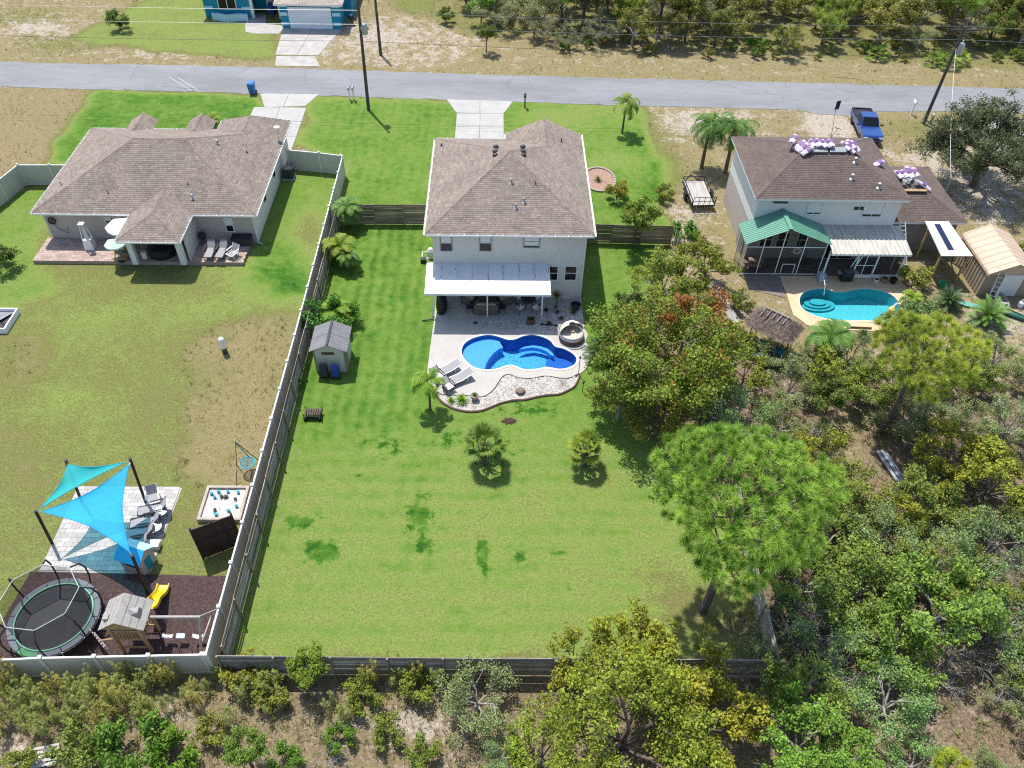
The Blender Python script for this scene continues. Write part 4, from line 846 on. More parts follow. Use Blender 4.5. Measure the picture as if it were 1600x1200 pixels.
# ---------------------------------------------------------------- blue house across the road
bh = thing('house', 'teal and white house with a white garage door across the road', 'house', (-24, 93, 0)); o = bh.location
MB().box(-23.3, -17.0, 88.75, 95, 0, 2.65).box(-32.2, -23.3, 93.6, 103, 0, 2.7).box(-32.2, -27.2, 91.4, 93.65, 0, 2.7).box(-17.05, -16.2, 92, 104, 0, 2.6).shift(o).build('wall', M['teal'], bh)
for z in (.35, 1.35, 2.25):
    for q_ in ((-23.36, -22.55, 88.68, 88.752, z, z + .34), (-17.8, -16.94, 88.68, 88.752, z, z + .34), (-32.26, -31.2, 91.33, 91.4, z + .6, z + .85), (-28.1, -27.14, 91.33, 91.4, z + .6, z + .85)): MB().box(*q_).shift(o).build('trim_band', M['teal_light'], bh)
gd = MB()
for i in range(4): gd.box(-22.45, -17.9, 88.66, 88.745, .03 + i * .56, .03 + i * .56 + .545)
gd.shift(o).build('garage_door', mat('garage_door_white', (.74, .77, .80), .6, amt=.05), bh)
cl = MB()
for x in (-27.0, -24.0): cl.box(x - .16, x + .16, 91.3, 91.62, 0, 2.7)
cl.shift(o).build('column', M['trim'], bh)
pl = MB(); pts = [(-31.3 + 3.9 * i / 12, 90.75 - .3 * sin(i / 12 * pi) + .12 * sin(i * .9)) for i in range(13)]
for a, b in zip(pts[:-1], pts[1:]): pl.bar((a[0], a[1], .35), (b[0], b[1], .35), .35, .7)
pl.shift(o).build('planter_wall', M['teal_light'], bh)
w_ = MB().box(-30.6, -28.6, 91.3, 91.41, .9, 2.2).shift(o).build('window', M['trim'], bh); MB().box(-30.5, -29.65, 91.28, 91.298, 1, 2.1).box(-29.55, -28.7, 91.28, 91.298, 1, 2.1).shift(o).build('pane', M['glass'], w_)
MB().box(-25.9, -24.9, 93.5, 93.61, 0, 2.1).shift(o).build('door', M['trim'], bh)
M['shingle_pale'] = mat('shingle_pale_tan', (.42, .36, .31), .95, (.36, .31, .27), .9, tone=.12, fine=.08)
gx0, gx1, gy0, gy1, gz = -23.75, -16.55, 88.2, 96, 2.72; hq = (gx1 - gx0) / 2; ap = ((gx0 + gx1) / 2, gy0 + hq, gz + hq * .4); ap2 = (ap[0], gy1, ap[2])
make_roof(bh, [[(gx0, gy0, gz), (gx1, gy0, gz), ap], [(gx1, gy0, gz), (gx1, gy1, gz), ap2, ap], [(gx0, gy1, gz), (gx0, gy0, gz), ap, ap2]], gz - .16, [(gx0, gy0), (gx1, gy0), (gx1, gy1), (gx0, gy1)], M['shingle_pale'], [((gx0, gy0, gz), ap), ((gx1, gy0, gz), ap)], 90)
make_roof(bh, [[(-32.7, 90.9, 2.75), (-23.7, 90.9, 2.75), (-28.2, 96, 4.7)], [(-23.7, 90.9, 2.75), (-23.7, 103.4, 2.75), (-28.2, 98.5, 4.7), (-28.2, 96, 4.7)], [(-23.7, 103.4, 2.75), (-32.7, 103.4, 2.75), (-28.2, 98.5, 4.7)], [(-32.7, 103.4, 2.75), (-32.7, 90.9, 2.75), (-28.2, 96, 4.7), (-28.2, 98.5, 4.7)]], 2.6, [(-32.7, 90.9), (-23.7, 90.9), (-23.7, 103.4), (-32.7, 103.4)], M['shingle_pale'], [], 95)

# ---------------------------------------------------------------- sheds, carport, thatched hut
sh = thing('garden_shed', 'cream plastic garden shed with grey gable roof standing by the boundary fence', 'shed', (-10.3, 37.1, 0)); o = sh.location
x0, x1, y0, y1 = -11.25, -9.35, 36.1, 38.1; shw = MB(); 
shw.add([(x0, y0, 0), (x1, y0, 0), (x1, y0, 1.95), (-10.3, y0, 2.38), (x0, y0, 1.95), (x0, y1, 0), (x1, y1, 0), (x1, y1, 1.95), (-10.3, y1, 2.38), (x0, y1, 1.95)], [(0, 1, 2, 3, 4), (9, 8, 7, 6, 5), (1, 6, 7, 2), (5, 0, 4, 9)])
shw.shift(o).build('wall', mat('shed_cream', (.60, .55, .46), .7, (.54, .49, .41), 2, stretch=(6, 6, .4)), sh)
for sgn in (-1, 1):
    for k in range(2):
        b = MB(); ya, yb = 35.93 + 1.17 * k, 35.93 + 1.17 * (k + 1) - .02; rib_slope(b, (-10.3 + sgn * 1.16, ya, 1.90), (-10.3 + sgn * 1.16, yb, 1.90), (-10.3, ya, 2.45), (-10.3, yb, 2.45), 5, .012, .3); b.shift(o).build('roof_panel', mat('shed_roof_grey', (.20, .195, .205), .6, (.16, .155, .16), 2, tone=.2), sh)
MB().bar((-10.3, 35.93, 2.47), (-10.3, 38.25, 2.47), .14, .04).shift(o).build('ridge_cap', M['charcoal'], sh)
MB().box(-10.75, -9.98, 36.07, 36.095, 1.52, 1.72).shift(o).build('window', mat('amber_window', (.12, .075, .03), .3), sh)
MB().box(x0 - .02, x0 + .06, 36.07, 36.098, 0, 1.9).box(x1 - .06, x1 + .02, 36.07, 36.098, 0, 1.9).box(x1 + .001, x1 + .02, 36.2, 36.9, .05, 1.8).shift(o).build('corner_trim', M['fence_tan'], sh)
ts = thing('metal_shed', 'tan ribbed metal shed with rounded eaves at the right edge beside the carport', 'shed', (36, 46.2, 0)); o = ts.location
ang = radians(0); tx0, tx1, ty0, ty1 = 33.95, 37.6, 43.95, 48.75
MB().box(tx0 + .1, tx1 - .1, ty0 + .25, ty1 - .2, 0, 2.15).shift(o).build('wall', mat('shed_tan_wall', (.36, .28, .21), .7), ts)
prof = [(tx0, 1.95), (tx0 + .04, 2.1), (tx0 + .2, 2.22), (35.75, 2.95), (tx1 - .2, 2.22), (tx1 - .04, 2.1), (tx1, 1.95)]
for k in range(8):
    a0, a1 = ty0 + (ty1 - ty0) * k / 8, ty0 + (ty1 - ty0) * (k + 1) / 8; b = MB(); rows = []
    for yy, hh in ((a0, 0), (a0 + (a1 - a0) * .7, 0), (a0 + (a1 - a0) * .78, .03), (a0 + (a1 - a0) * .92, .03), (a1, 0)): rows.append([(x, yy, z + hh) for x, z in prof])
    b.grid([[rows[i][j] for i in range(5)] for j in range(7)]); b.shift(o).build('roof_sheet', M['tan_metal'], ts)
MB().poly([(p[0], ty0 + .2, p[1] - .03) for p in prof] ).shift(o).build('gable_end', M['tan_metal'], ts)
MB().box(35.3, 36.7, ty0 + .17, ty0 + .24, .05, 1.9).shift(o).build('door', M['alu'], ts)
sl = MB()
for k in range(12): sl.box(tx0 + .06, tx0 + .098, 44.2 + k * .36, 44.32 + k * .36, .1, 2.0)
sl.shift(o).build('wall_rib', M['tan_metal'], ts)
w_ = MB().box(tx0 + .02, tx0 + .055, 46.6, 47.2, 1.0, 1.7).shift(o).build('window', M['trim'], ts); MB().box(tx0 + .0, tx0 + .018, 46.66, 47.14, 1.06, 1.64).shift(o).build('pane', M['glass'], w_)
cp = thing('carport', 'white flat-roofed lean-to carport on timber posts with a strip of dark solar panels', 'carport', (32.2, 47.4, 0)); o = cp.location
cr = [(31.05, 45.5, 2.5), (33.3, 45.5, 2.5), (32.95, 49.3, 2.78), (31.2, 49.3, 2.78)]
MB().add(cr + [(x, y, z - .06) for x, y, z in cr], [(0, 1, 2, 3), (7, 6, 5, 4), (0, 4, 5, 1), (1, 5, 6, 2), (2, 6, 7, 3), (3, 7, 4, 0)]).shift(o).build('roof', M['cream'], cp)
pm = MB().box(-.06, .06, -.06, .06, 0, 2.45).mesh('post', mat('yellow_timber', (.46, .33, .14), .85, (.36, .26, .12), 3, stretch=(1, 1, .3)))
for x, y in ((31.2, 45.75), (33.15, 45.75), (31.3, 48.6), (32.9, 48.6)): link('post', pm, cp, loc=(x - o.x, y - o.y, 0))
MB().bar((31.1, 45.7, 2.4), (33.25, 45.7, 2.4), .08, .12).bar((31.1, 48.5, 2.6), (33.0, 48.5, 2.6), .08, .12).bar((33.15, 45.8, .2), (33.1, 48.6, 1.2), .05, .08).bar((33.15, 45.8, 1.2), (33.1, 48.6, .2), .05, .08).shift(o).build('brace', M['fence_post'], cp)
for k in range(5):
    MB().box(31.75, 32.15, 46.1 + k * .57, 46.1 + k * .57 + .54, 0, .03).shift((31.95, 46.35 + k * .57, 0)).build('solar_panel', mat('solar_cell', (.012, .022, .06), .15, amt=.3, spec=.6), cp, loc=(31.95 - o.x, 46.35 + k * .57 - o.y, 2.515 + (46.35 + k * .57 - 45.5) * .0737), rot=(.0736, 0, 0))
th = thing('thatched_hut', 'tiki hut with a ragged brown palm-thatch roof and teal bar beside the turquoise pool', 'hut', (17.75, 38.6, 0), radians(-38)); th.scale = (.82, .9, .95)
# thatch: thousands of drooping straws over a hip form
r = np.random.default_rng(5); Lx, Ly = 1.85, 1.15
form = MB(); form.add([(-Lx, -Ly, 2.15), (Lx, -Ly, 2.15), (Lx, Ly, 2.15), (-Lx, Ly, 2.15), (-.95, 0, 3.1), (.95, 0, 3.1)], [(0, 1, 5, 4), (1, 2, 5), (2, 3, 4, 5), (3, 0, 4), (3, 2, 1, 0)]); rf = form.build('roof', M['thatch'], th)
V = []; T = []
for k in range(5200):
    t = r.random() ** .7; side = r.choice(4, p=(.33, .33, .17, .17))
    if side < 2: s_ = -1 if side == 0 else 1; x = r.uniform(-1, 1) * (.95 + (Lx - .95) * t); y = s_ * Ly * t; d = np.array([r.normal(0, .12), s_, -.72])
    else: s_ = -1 if side == 2 else 1; x = s_ * (.95 + (Lx - .95) * t); y = r.uniform(-1, 1) * Ly * t; d = np.array([s_, r.normal(0, .12), -.85])
    z = 3.1 - .95 * t + .05; d = d / np.linalg.norm(d); L = r.uniform(.22, .42); wv = np.cross(d, (0, 0, 1)); wv = wv / np.linalg.norm(wv) * r.uniform(.012, .03); p = np.array([x, y, z]); e_ = p + d * L + np.array([0, 0, r.uniform(-.02, .09)])
    V += [p - wv, p + wv, e_ + wv * .4, e_ - wv * .4]; T.append(r.random())
V = np.array(V); link('thatch_straw', np_mesh('thatch_straw', V, np.arange(len(V)).reshape(-1, 4), M['thatch'], T), rf, kind='stuff')
bt = MB()
for k in range(5): bt.bar((-.95 + .45 * k, .05, 3.2), (-1.15 + .45 * k, .75, 2.72), .05, .05)
for k in range(5): bt.bar((-.95 + .45 * k, -.05, 3.2), (-1.05 + .45 * k, -.5, 2.9), .05, .05)
bt.bar((-1.1, .0, 3.2), (1.1, .0, 3.2), .05, .05); bt.build('batten', M['wood_grey'], rf)
pm = MB().tube([(0, 0, 0), (0, 0, 2.25)], .07, 7).mesh('post', M['fence_post'])
for x in (-1.35, 1.35):
    for y in (-.75, .75): link('post', pm, th, loc=(x, y, 0))
MB().box(-1.5, 1.5, -1.0, -.8, 0, 1.02).box(-1.6, 1.6, -1.25, -.7, 1.02, 1.08).build('bar_counter', [mat('hut_teal', (.03, .22, .24), .7, (.02, .16, .18), 3)], th)
MB().box(-1.7, 1.3, -1.9, -1.5, .45, .5).box(-1.6, -1.5, -1.85, -1.55, 0, .45).box(1.1, 1.2, -1.85, -1.55, 0, .45).build('bench', mat('faded_blue', (.25, .38, .42), .8, (.16, .28, .32), 4), th)
# ================================================================== VEHICLES, STREET AND YARD OBJECTS
def put(root, loc, rz=0, label=None, group=None):
    root.location = loc if len(loc) == 3 else (loc[0], loc[1], 0); root.rotation_euler = (0, 0, rz)
    if label: root['label'] = label
    if group: root['group'] = group
    return root
# ---- blue pickup on the sand drive, nose towards the house
tk = thing('pickup_truck', 'blue pickup truck with black cargo bed parked on the sand by the road', 'pickup truck', (33.4, 67.5, 0), radians(-5)); tk.scale = (.95, .92, .95)
blue = mat('truck_blue_paint', (.012, .055, .24), .25, (.010, .045, .2), 2, spec=.6, coat=.6)
def extr(mb, prof, x0, x1, inset=0, m=0):
    n = len(prof); mb.add([(x0, y, z) for y, z in prof] + [(x1, y, z) for y, z in prof], [(i, (i + 1) % n, n + (i + 1) % n, n + i) for i in range(n)] + [tuple(range(n))[::-1], tuple(range(n, 2 * n))], m)
b = MB(); extr(b, [(-2.75, .45), (2.75, .5), (2.75, 1.1), (.95, 1.12), (.9, 1.12), (-1.0, 1.12), (-2.6, 1.02), (-2.78, .85)], -.93, .93); b.build('body', blue, tk, bevel=.05)
b = MB(); b.add([(-.86, -1.05, 1.1), (.86, -1.05, 1.1), (.88, .95, 1.1), (-.88, .95, 1.1), (-.70, -.35, 1.78), (.70, -.35, 1.78), (.72, .72, 1.78), (-.72, .72, 1.78)], [(0, 1, 5, 4), (1, 2, 6, 5), (2, 3, 7, 6), (3, 0, 4, 7), (4, 5, 6, 7)]); b.build('cab', blue, tk, bevel=.04)
g = MB(); g.poly([(-.76, -.98, 1.19), (.76, -.98, 1.19), (.64, -.42, 1.74), (-.64, -.42, 1.74)]); g.v = [(x, y - .03, z + .02) for x, y, z in g.v]; g.build('windscreen', M['glass'], tk)
for s_ in (-1, 1):
    g = MB(); g.poly([(s_ * .872, -.85, 1.18), (s_ * .885, .82, 1.18), (s_ * .745, .62, 1.70), (s_ * .735, -.32, 1.70)]); g.v = [(x + s_ * .012, y, z) for x, y, z in g.v]; g.build('side_window', M['glass'], tk)
    MB().box(-.11, .11, -.05, .05, -.08, .08).build('mirror', M['black'], tk, loc=(s_ * 1.08, -.8, 1.2), bevel=.02)
    MB().box(-.2, .2, -.03, .03, -.08, .08).build('headlight', mat('lamp_glass', (.7, .72, .74), .15), tk, loc=(s_ * .7, -2.76, .82))
    for y in (-1.75, 1.75):
        w_ = MB().lathe([(.12, -.12), (.36, -.12), (.39, -.06), (.39, .06), (.36, .12), (.12, .12)], 18).build('wheel', M['black'], tk, loc=(s_ * .82, y, .39), rot=(0, pi / 2, 0)); MB().lathe([(.0, .125), (.22, .125), (.24, .1)], 12).build('rim', M['steel'], w_)
b = MB(); b.box(-.93, -.8, .98, 2.72, 1.1, 1.2).box(.8, .93, .98, 2.72, 1.1, 1.2).box(-.8, .8, 2.6, 2.74, 1.1, 1.2).box(-.8, .8, .98, 1.05, 1.1, 1.25).box(-.8, .8, 1.05, 2.6, 1.105, 1.115); b.build('cargo_bed', M['black'], tk)
MB().box(-.6, .6, -2.82, -2.78, .6, .8).build('grille', M['black'], tk)
fl = thing('flag', 'small black flag on a leaning pole in front of the blue pickup', 'flag', (30.1, 66.5, 0)); MB().tube([(0, 0, 0), (.55, 2.4, 2.2)], .022, 6).build('pole', M['iron'], fl)
MB().grid([[(.55 + .35 * i / 4, 2.4 + .1 * sin(i * 1.4), 2.2 - .28 * j + .05 * i) for i in range(5)] for j in range(4)]).build('cloth', M['black'], fl)
# ---- utility trailer
tr = thing('utility_trailer', 'open black utility trailer with pale plank deck and mesh ramp gate beside the white house', 'trailer', (16.2, 56.3, 0), radians(3))
for k in range(8): MB().box(-.86 + .216 * k + .008, -.86 + .216 * (k + 1) - .008, -1.75, 1.75, .50, .53, 0, random.random()).build('plank', mat('trailer_deck', (.50, .47, .43), .9, (.36, .33, .30), 2, tone=.12, stretch=(3, .5, 1)), tr)
f = MB(); f.box(-.93, -.87, -1.8, 1.8, .44, .54).box(.87, .93, -1.8, 1.8, .44, .54).box(-.93, .93, 1.76, 1.82, .44, .54).box(-.93, .93, -1.82, -1.76, .44, .54)
for x in (-.9, .9):
    for y in (-1.75, -.6, .6, 1.75): f.box(x - .025, x + .025, y - .025, y + .025, .5, .95)
    f.box(x - .025, x + .025, -1.78, 1.78, .92, .97)
f.box(-.9, .9, 1.73, 1.78, .92, .97).bar((-.7, 1.8, .48), (0, 2.9, .45), .07, .07).bar((.7, 1.8, .48), (0, 2.9, .45), .07, .07).build('frame', M['iron'], tr)
r_ = MB()
for x in (-.88, -.44, 0, .44, .88): r_.bar((x, -1.82, .52), (x, -1.95, 1.35), .035, .035)
for z in (.52, .95, 1.35): r_.bar((-.88, -1.82 - (z - .52) * .157, z), (.88, -1.82 - (z - .52) * .157, z), .035, .035)
r_.build('ramp_gate', M['iron'], tr)
for s_ in (-1, 1):
    w_ = MB().lathe([(.1, -.09), (.30, -.09), (.33, -.04), (.33, .04), (.30, .09), (.1, .09)], 14).build('wheel', M['black'], tr, loc=(s_ * 1.05, -.1, .33), rot=(0, pi / 2, 0)); MB().box(s_ * .94 if s_ > 0 else -1.18, 1.18 if s_ > 0 else s_ * .94, -.45, .25, .68, .71).build('fender', M['iron'], tr)
MB().tube([(0, 2.85, .2), (0, 2.85, .75)], .035, 6).tube([(-.12, 2.85, .75), (.12, 2.85, .75)], .02, 5).build('jack', M['steel'], tr)

# ---- poles, wires, boxes along the road
def pole(label, base, top, cross=None, can=None):
    t = thing('utility_pole', label, 'utility pole', base); o = t.location
    MB().tube([base, lerp3(base, top, .5), top], [.16, .135, .11], 10).shift(o).build('post', M['pole'], t)
    if cross: MB().bar((top[0] - 1.1, top[1], top[2] - .25), (top[0] + 1.1, top[1], top[2] - .25), .1, .12).shift(o).build('crossarm', M['pole'], t)
    if can:
        c = lerp3(base, top, can[0]); c = (c[0] + can[1], c[1] - .12, c[2])
        MB().lathe([(0, -.5), (.26, -.48), (.27, .3), (.2, .42), (0, .5)], 14, c).shift(o).build('transformer', M['steel'], t)
        MB().lathe([(.04, 0), (.06, .1), (.03, .2)], 8, (c[0], c[1], c[2] + .5)).shift(o).build('insulator', M['white'], t); MB().box(c[0] - abs(can[1]), c[0] + abs(can[1]), c[1] - .02, c[1] + .02, c[2] - .1, c[2] + .1).shift(o).build('bracket', M['steel'], t)
    return t
def lerp3(a, b, t): return tuple(a[i] + (b[i] - a[i]) * t for i in range(3))
bp = P(576, 172); xt, zt = PY(558, -8, 70.5); PL = (xt, 70.5, zt)
pole('tall brown utility pole with a grey transformer on the lawn by the twin mailboxes', bp, PL, can=(.735, .36))
b2 = P(595, 86); xt, zt = PY(585, -14, b2[1]); pole('thin brown utility pole across the road to the right of the teal house', b2, (xt, b2[1], zt))
rb = P(1443, 193); xt, zt = PY(1508, 42, rb[1]); PR = (xt, rb[1], zt)
pole('leaning utility pole with crossarm and pale transformer near the big grey oak', rb, PR, cross=True, can=(.80, .34))
mt = thing('meter_pedestal', 'small grey meter box at the foot of the leaning utility pole', 'meter box', (40.15, 69.25, 0)); MB().box(-.1, .1, -.08, .08, 0, .9).build('box', M['steel'], mt, bevel=.02); MB().lathe([(.09, 0), (.09, .08), (0, .1)], 10, (0, 0, .9)).build('cap', M['white'], mt)
def wire(label, p, q, sag=.3, r=.010, ext=True, m='steel'):
    t = thing('overhead_wire', label, 'wire', p); pts = [lerp3(p, q, i / 12) for i in range(13)]; pts = [(x, y, z - sag * 4 * (i / 12) * (1 - i / 12)) for i, (x, y, z) in enumerate(pts)]
    MB().tube(pts, r, 5).shift(p).build('strand', M[m], t)
for lab, vl, vr, y0, y1 in (('topmost overhead wire crossing above the road', 16, 41, 70.5, 69.3), ('second overhead wire below the topmost one above the road', 38, 62, 70.5, 69.3)):
    a = PY(559, vl, y0); c = PY(1507, vr, y1); A_ = (a[0], y0, a[1]); C_ = (c[0], y1, c[1])
    wire(lab + ' between the two road poles', A_, C_)
    wire(lab + ' left of the left pole', A_, lerp3(A_, C_, -1.2), .3); wire(lab + ' right of the leaning pole', C_, lerp3(C_, A_, -.9), .3)
a = PY(563, 64, 70.5); c = PY(1500, 88, 69.3); wire('dark lowest cable between the two road poles', (a[0], 70.5, a[1]), (c[0], 69.3, c[1]), .35, .015, m='black'); wire('dark lowest cable left of the left pole', (a[0], 70.5, a[1]), lerp3((a[0], 70.5, a[1]), (c[0], 69.3, c[1]), -1.2), .35, .015, m='black')
wire('pale service cable dropping from the leaning pole to the garage roof', lerp3(rb, PR, .80), (34.2, 53.2, 3.9), .5, .013, m='white')
ms = MB().tube([(34.2, 53.2, 2.5), (34.2, 53.2, 4.0)], .04, 6); ms.shift(rh.location).build('service_mast', M['steel'], rh)
def mailbox(label, loc, post, box, h=1.15, group=None, kind='box'):
    t = thing('mailbox', label, 'mailbox', loc, 0, group); MB().box(-.06, .06, -.06, .06, 0, h - .1).build('post', M[post], t)
    pr_ = [(-.1, 0), (.1, 0), (.1, .12)] + [(.1 * cos(a * pi / 6), .12 + .1 * sin(a * pi / 6)) for a in range(1, 6)] + [(-.1, .12)]
    b = MB(); n = len(pr_); b.add([(x, -.26, h - .1 + z) for x, z in pr_] + [(x, .26, h - .1 + z) for x, z in pr_], [(i, (i + 1) % n, n + (i + 1) % n, n + i) for i in range(n)] + [tuple(range(n))[::-1], tuple(range(n, 2 * n))]); b.build('mailbox_body', M[box], t)
    MB().box(.105, .12, -.05, .1, h + .02, h + .16).build('flag', mat('red_flag', (.5, .03, .02), .5), t); return t
mailbox('left one of two matching mailboxes on white posts by the road', P(547, 156), 'white', 'steel', group='twin mailboxes by the road'); mailbox('right one of two matching mailboxes on white posts by the road', P(553, 156), 'white', 'steel', group='twin mailboxes by the road')
mailbox('black mailbox by the road right of the middle driveway', P(820, 168), 'black', 'black', 1.2); mailbox('single white mailbox near the leaning utility pole', P(1423, 179), 'white', 'white', 1.25)
def bin_(label, loc, m):
    t = thing('wheelie_bin', label, 'bin', loc)
    MB().add([(-.24, -.28, .08), (.24, -.28, .08), (.24, .28, .08), (-.24, .28, .08), (-.3, -.36, 1.02), (.3, -.36, 1.02), (.3, .36, 1.02), (-.3, .36, 1.02)], [(0, 3, 2, 1), (0, 1, 5, 4), (1, 2, 6, 5), (2, 3, 7, 6), (3, 0, 4, 7)]).build('body', M[m], t)
    MB().add([(-.32, -.39, 1.02), (.32, -.39, 1.02), (.32, .38, 1.02), (-.32, .38, 1.02), (-.26, -.3, 1.12), (.26, -.3, 1.12), (.26, .34, 1.12), (-.26, .34, 1.12)], [(0, 1, 5, 4), (1, 2, 6, 5), (2, 3, 7, 6), (3, 0, 4, 7), (4, 5, 6, 7)]).build('lid', M[m], t)
    for s_ in (-1, 1): MB().lathe([(.13, -.03), (.13, .03)], 10).build('wheel', M['black'], t, loc=(s_ * .3, .3, .13), rot=(0, pi / 2, 0))
    return t
bin_('bright blue wheeled bin at the road end of the left driveway', P(395, 146), 'blue_bin'); bin_('dark blue wheeled bin by the entry of the teal house', (-25.2, 92.6, 0), 'blue_cart')
jk = thing('grill', 'dark clutter of a grill beside the teal house', 'grill', (-16.0, 90.0, 0)); MB().lathe([(.05, .5), (.3, .6), (.34, .85), (.2, 1.05), (0, 1.1)], 12).build('bowl', M['black'], jk); MB().tube([(-.3, -.3, 0), (.1, .1, .6)], .03, 5).tube([(.3, -.3, 0), (-.1, .1, .6)], .03, 5).tube([(0, .35, 0), (0, -.1, .6)], .03, 5).build('stand', M['iron'], jk)
ub = thing('utility_pedestal', 'pale grey utility pedestal with a dark green base alone on the left lawn', 'utility pedestal', P(352, 551)); MB().lathe([(.17, 0), (.17, .45)], 14).build('base', mat('pedestal_green', (.05, .09, .06), .6), ub); MB().lathe([(.185, .45), (.185, 1.15), (.14, 1.25), (0, 1.28)], 14).build('cover', M['white'], ub)

# ---- left house patio
ac = thing('air_conditioner', 'square black air conditioner on a pad behind the short vinyl fence', 'air conditioner', (-17.15, 58.8, 0)); MB().box(-.5, .5, -.5, .5, 0, .1).build('pad', M['concrete'], ac); MB().box(-.4, .4, -.4, .4, .1, .85).build('body', M['charcoal'], ac, bevel=.03); MB().lathe([(.33, .86), (.33, .9), (.1, .9), (.1, .88)], 14).build('fan_grille', M['steel'], ac)
ht = thing('patio_heater', 'tall white pyramid patio heater standing on the left end of the rose paver patio', 'patio heater', (-29.6, 48.5, .29))
hb = MB().add([(-.33, -.33, 0), (.33, -.33, 0), (.33, .33, 0), (-.33, .33, 0), (-.27, -.27, .8), (.27, -.27, .8), (.27, .27, .8), (-.27, .27, .8)], [(0, 1, 5, 4), (1, 2, 6, 5), (2, 3, 7, 6), (3, 0, 4, 7), (4, 5, 6, 7)]).build('base', M['white'], ht)
c_ = MB()
for sx in (-1, 1):
    for sy in (-1, 1): c_.bar((sx * .25, sy * .25, .8), (sx * .1, sy * .1, 2.1), .05, .05)
c_.build('frame', M['white'], ht); MB().tube([(0, 0, .8), (0, 0, 2.05)], .07, 8).build('flame_tube', M['cream'], ht); MB().add([(-.2, -.2, 2.1), (.2, -.2, 2.1), (.2, .2, 2.1), (-.2, .2, 2.1), (0, 0, 2.22)], [(0, 1, 4), (1, 2, 4), (2, 3, 4), (3, 0, 4), (3, 2, 1, 0)]).build('cap', M['white'], ht)
def parasol(label, loc, h, R, m, rz=0, tilt=0, sides=6):
    t = thing('parasol', label, 'parasol', loc, rz); MB().tube([(0, 0, 0), (0, 0, h + .3)], .025, 8).build('pole', M['steel'], t); MB().lathe([(.28, 0), (.26, .07), (.05, .1)], 14).build('base', M['charcoal'], t)
    can = []
    for k in range(sides):
        a0, a1 = 2 * pi * k / sides, 2 * pi * (k + 1) / sides; am = (a0 + a1) / 2; b = MB()
        b.grid([[(R * s_ * cos(a0), R * s_ * sin(a0), h + .32 * (1 - s_) * (1 + .3 * s_)), (R * s_ * .95 * cos(am), R * s_ * .95 * sin(am), h + .32 * (1 - s_) * (1 + .3 * s_) - .05 * s_), (R * s_ * cos(a1), R * s_ * sin(a1), h + .32 * (1 - s_) * (1 + .3 * s_))] for s_ in (.02, .35, .7, 1)])
        b.poly([(R * cos(a0), R * sin(a0), h), (R * .95 * cos(am), R * .95 * sin(am), h - .05), (R * cos(a1), R * sin(a1), h), (R * .985 * cos(a1), R * .985 * sin(a1), h - .14), (R * .94 * cos(am), R * .94 * sin(am), h - .19), (R * .985 * cos(a0), R * .985 * sin(a0), h - .14)])
        can.append(b.build('canopy_panel', m, t))
    return t
parasol('larger white parasol half hidden behind the porch roof on the rose paver patio', (-26.6, 48.25, .29), 2.15, 1.15, M['white'], .3)
parasol('smaller pale green parasol in front of the white one on the rose paver patio', (-26.85, 46.95, .29), 1.55, .75, mat('pale_green_canvas', (.50, .64, .54), .8, amt=.1), .5)
kt_ = thing('picnic_table', 'small child picnic table with colourful toys under the pale green parasol', 'table', (-26.95, 47.35, .29)); MB().box(-.5, .5, -.3, .3, .5, .55).build('tabletop', M['wood'], kt_)
for x in (-.4, .4): MB().bar((x, -.5, 0), (x, .12, .5), .05, .06).bar((x, .5, 0), (x, -.12, .5), .05, .06).build('leg', M['wood'], kt_)
for y in (-.55, .55): MB().box(-.5, .5, y - .12, y + .12, .28, .32).build('bench', M['wood'], kt_)
for lab, dx, dy, c, s_ in (('yellow toy on the child picnic table', -.25, .05, (.7, .5, .05), .13), ('blue toy on the child picnic table', .2, -.05, (.05, .2, .55), .12), ('red toy on the child picnic table', .0, .12, (.55, .06, .05), .09)):
    ty = thing('toy', lab, 'toy', (-26.95 + dx, 47.35 + dy, .84)); MB().lathe([(s_ * .7, 0), (s_, s_ * .5), (s_ * .8, s_ * 1.2), (0, s_ * 1.7)], 8).build('body', mat('toy_%d' % int(c[0] * 100), c, .5), ty); MB().tube([(0, 0, s_ * 1.5), (s_, 0, s_ * 1.9)], s_ * .25, 5).build('handle', M['white'], ty)
tb = thing('hot_tub', 'round black covered hot tub under the small porch roof', 'hot tub', (-24.2, 48.0, .29)); MB().lathe([(.98, 0), (1.02, .2), (1.0, .62), (.92, .68)], 26).build('shell', M['black'], tb); MB().lathe([(.95, .66), (.95, .72), (.6, .78), (0, .80)], 26).build('cover', mat('tub_cover', (.025, .025, .028), .35, spec=.5), tb); MB().bar((-.2, -.1, .82), (.3, .0, .82), .03, .03).build('cover_strap', M['steel'], tb)
cs = thing('canister', 'white round canister standing beside the black hot tub', 'canister', (-25.35, 47.35, .29)); MB().lathe([(.2, 0), (.21, .45), (.18, .5)], 14).build('body', M['white'], cs); MB().lathe([(.2, .5), (.18, .56), (0, .58)], 14).build('lid', M['cream'], cs)
bx = thing('storage_bench', 'dark slatted storage box against the wall at the right end of the rose paver patio', 'storage box', (-18.75, 49.2, .29)); MB().box(-.68, .68, -.35, .35, 0, .55).build('body', M['charcoal'], bx, bevel=.02)
MB().box(-.72, .72, -.38, .38, .55, .62).build('lid', M['black'], bx, bevel=.02)
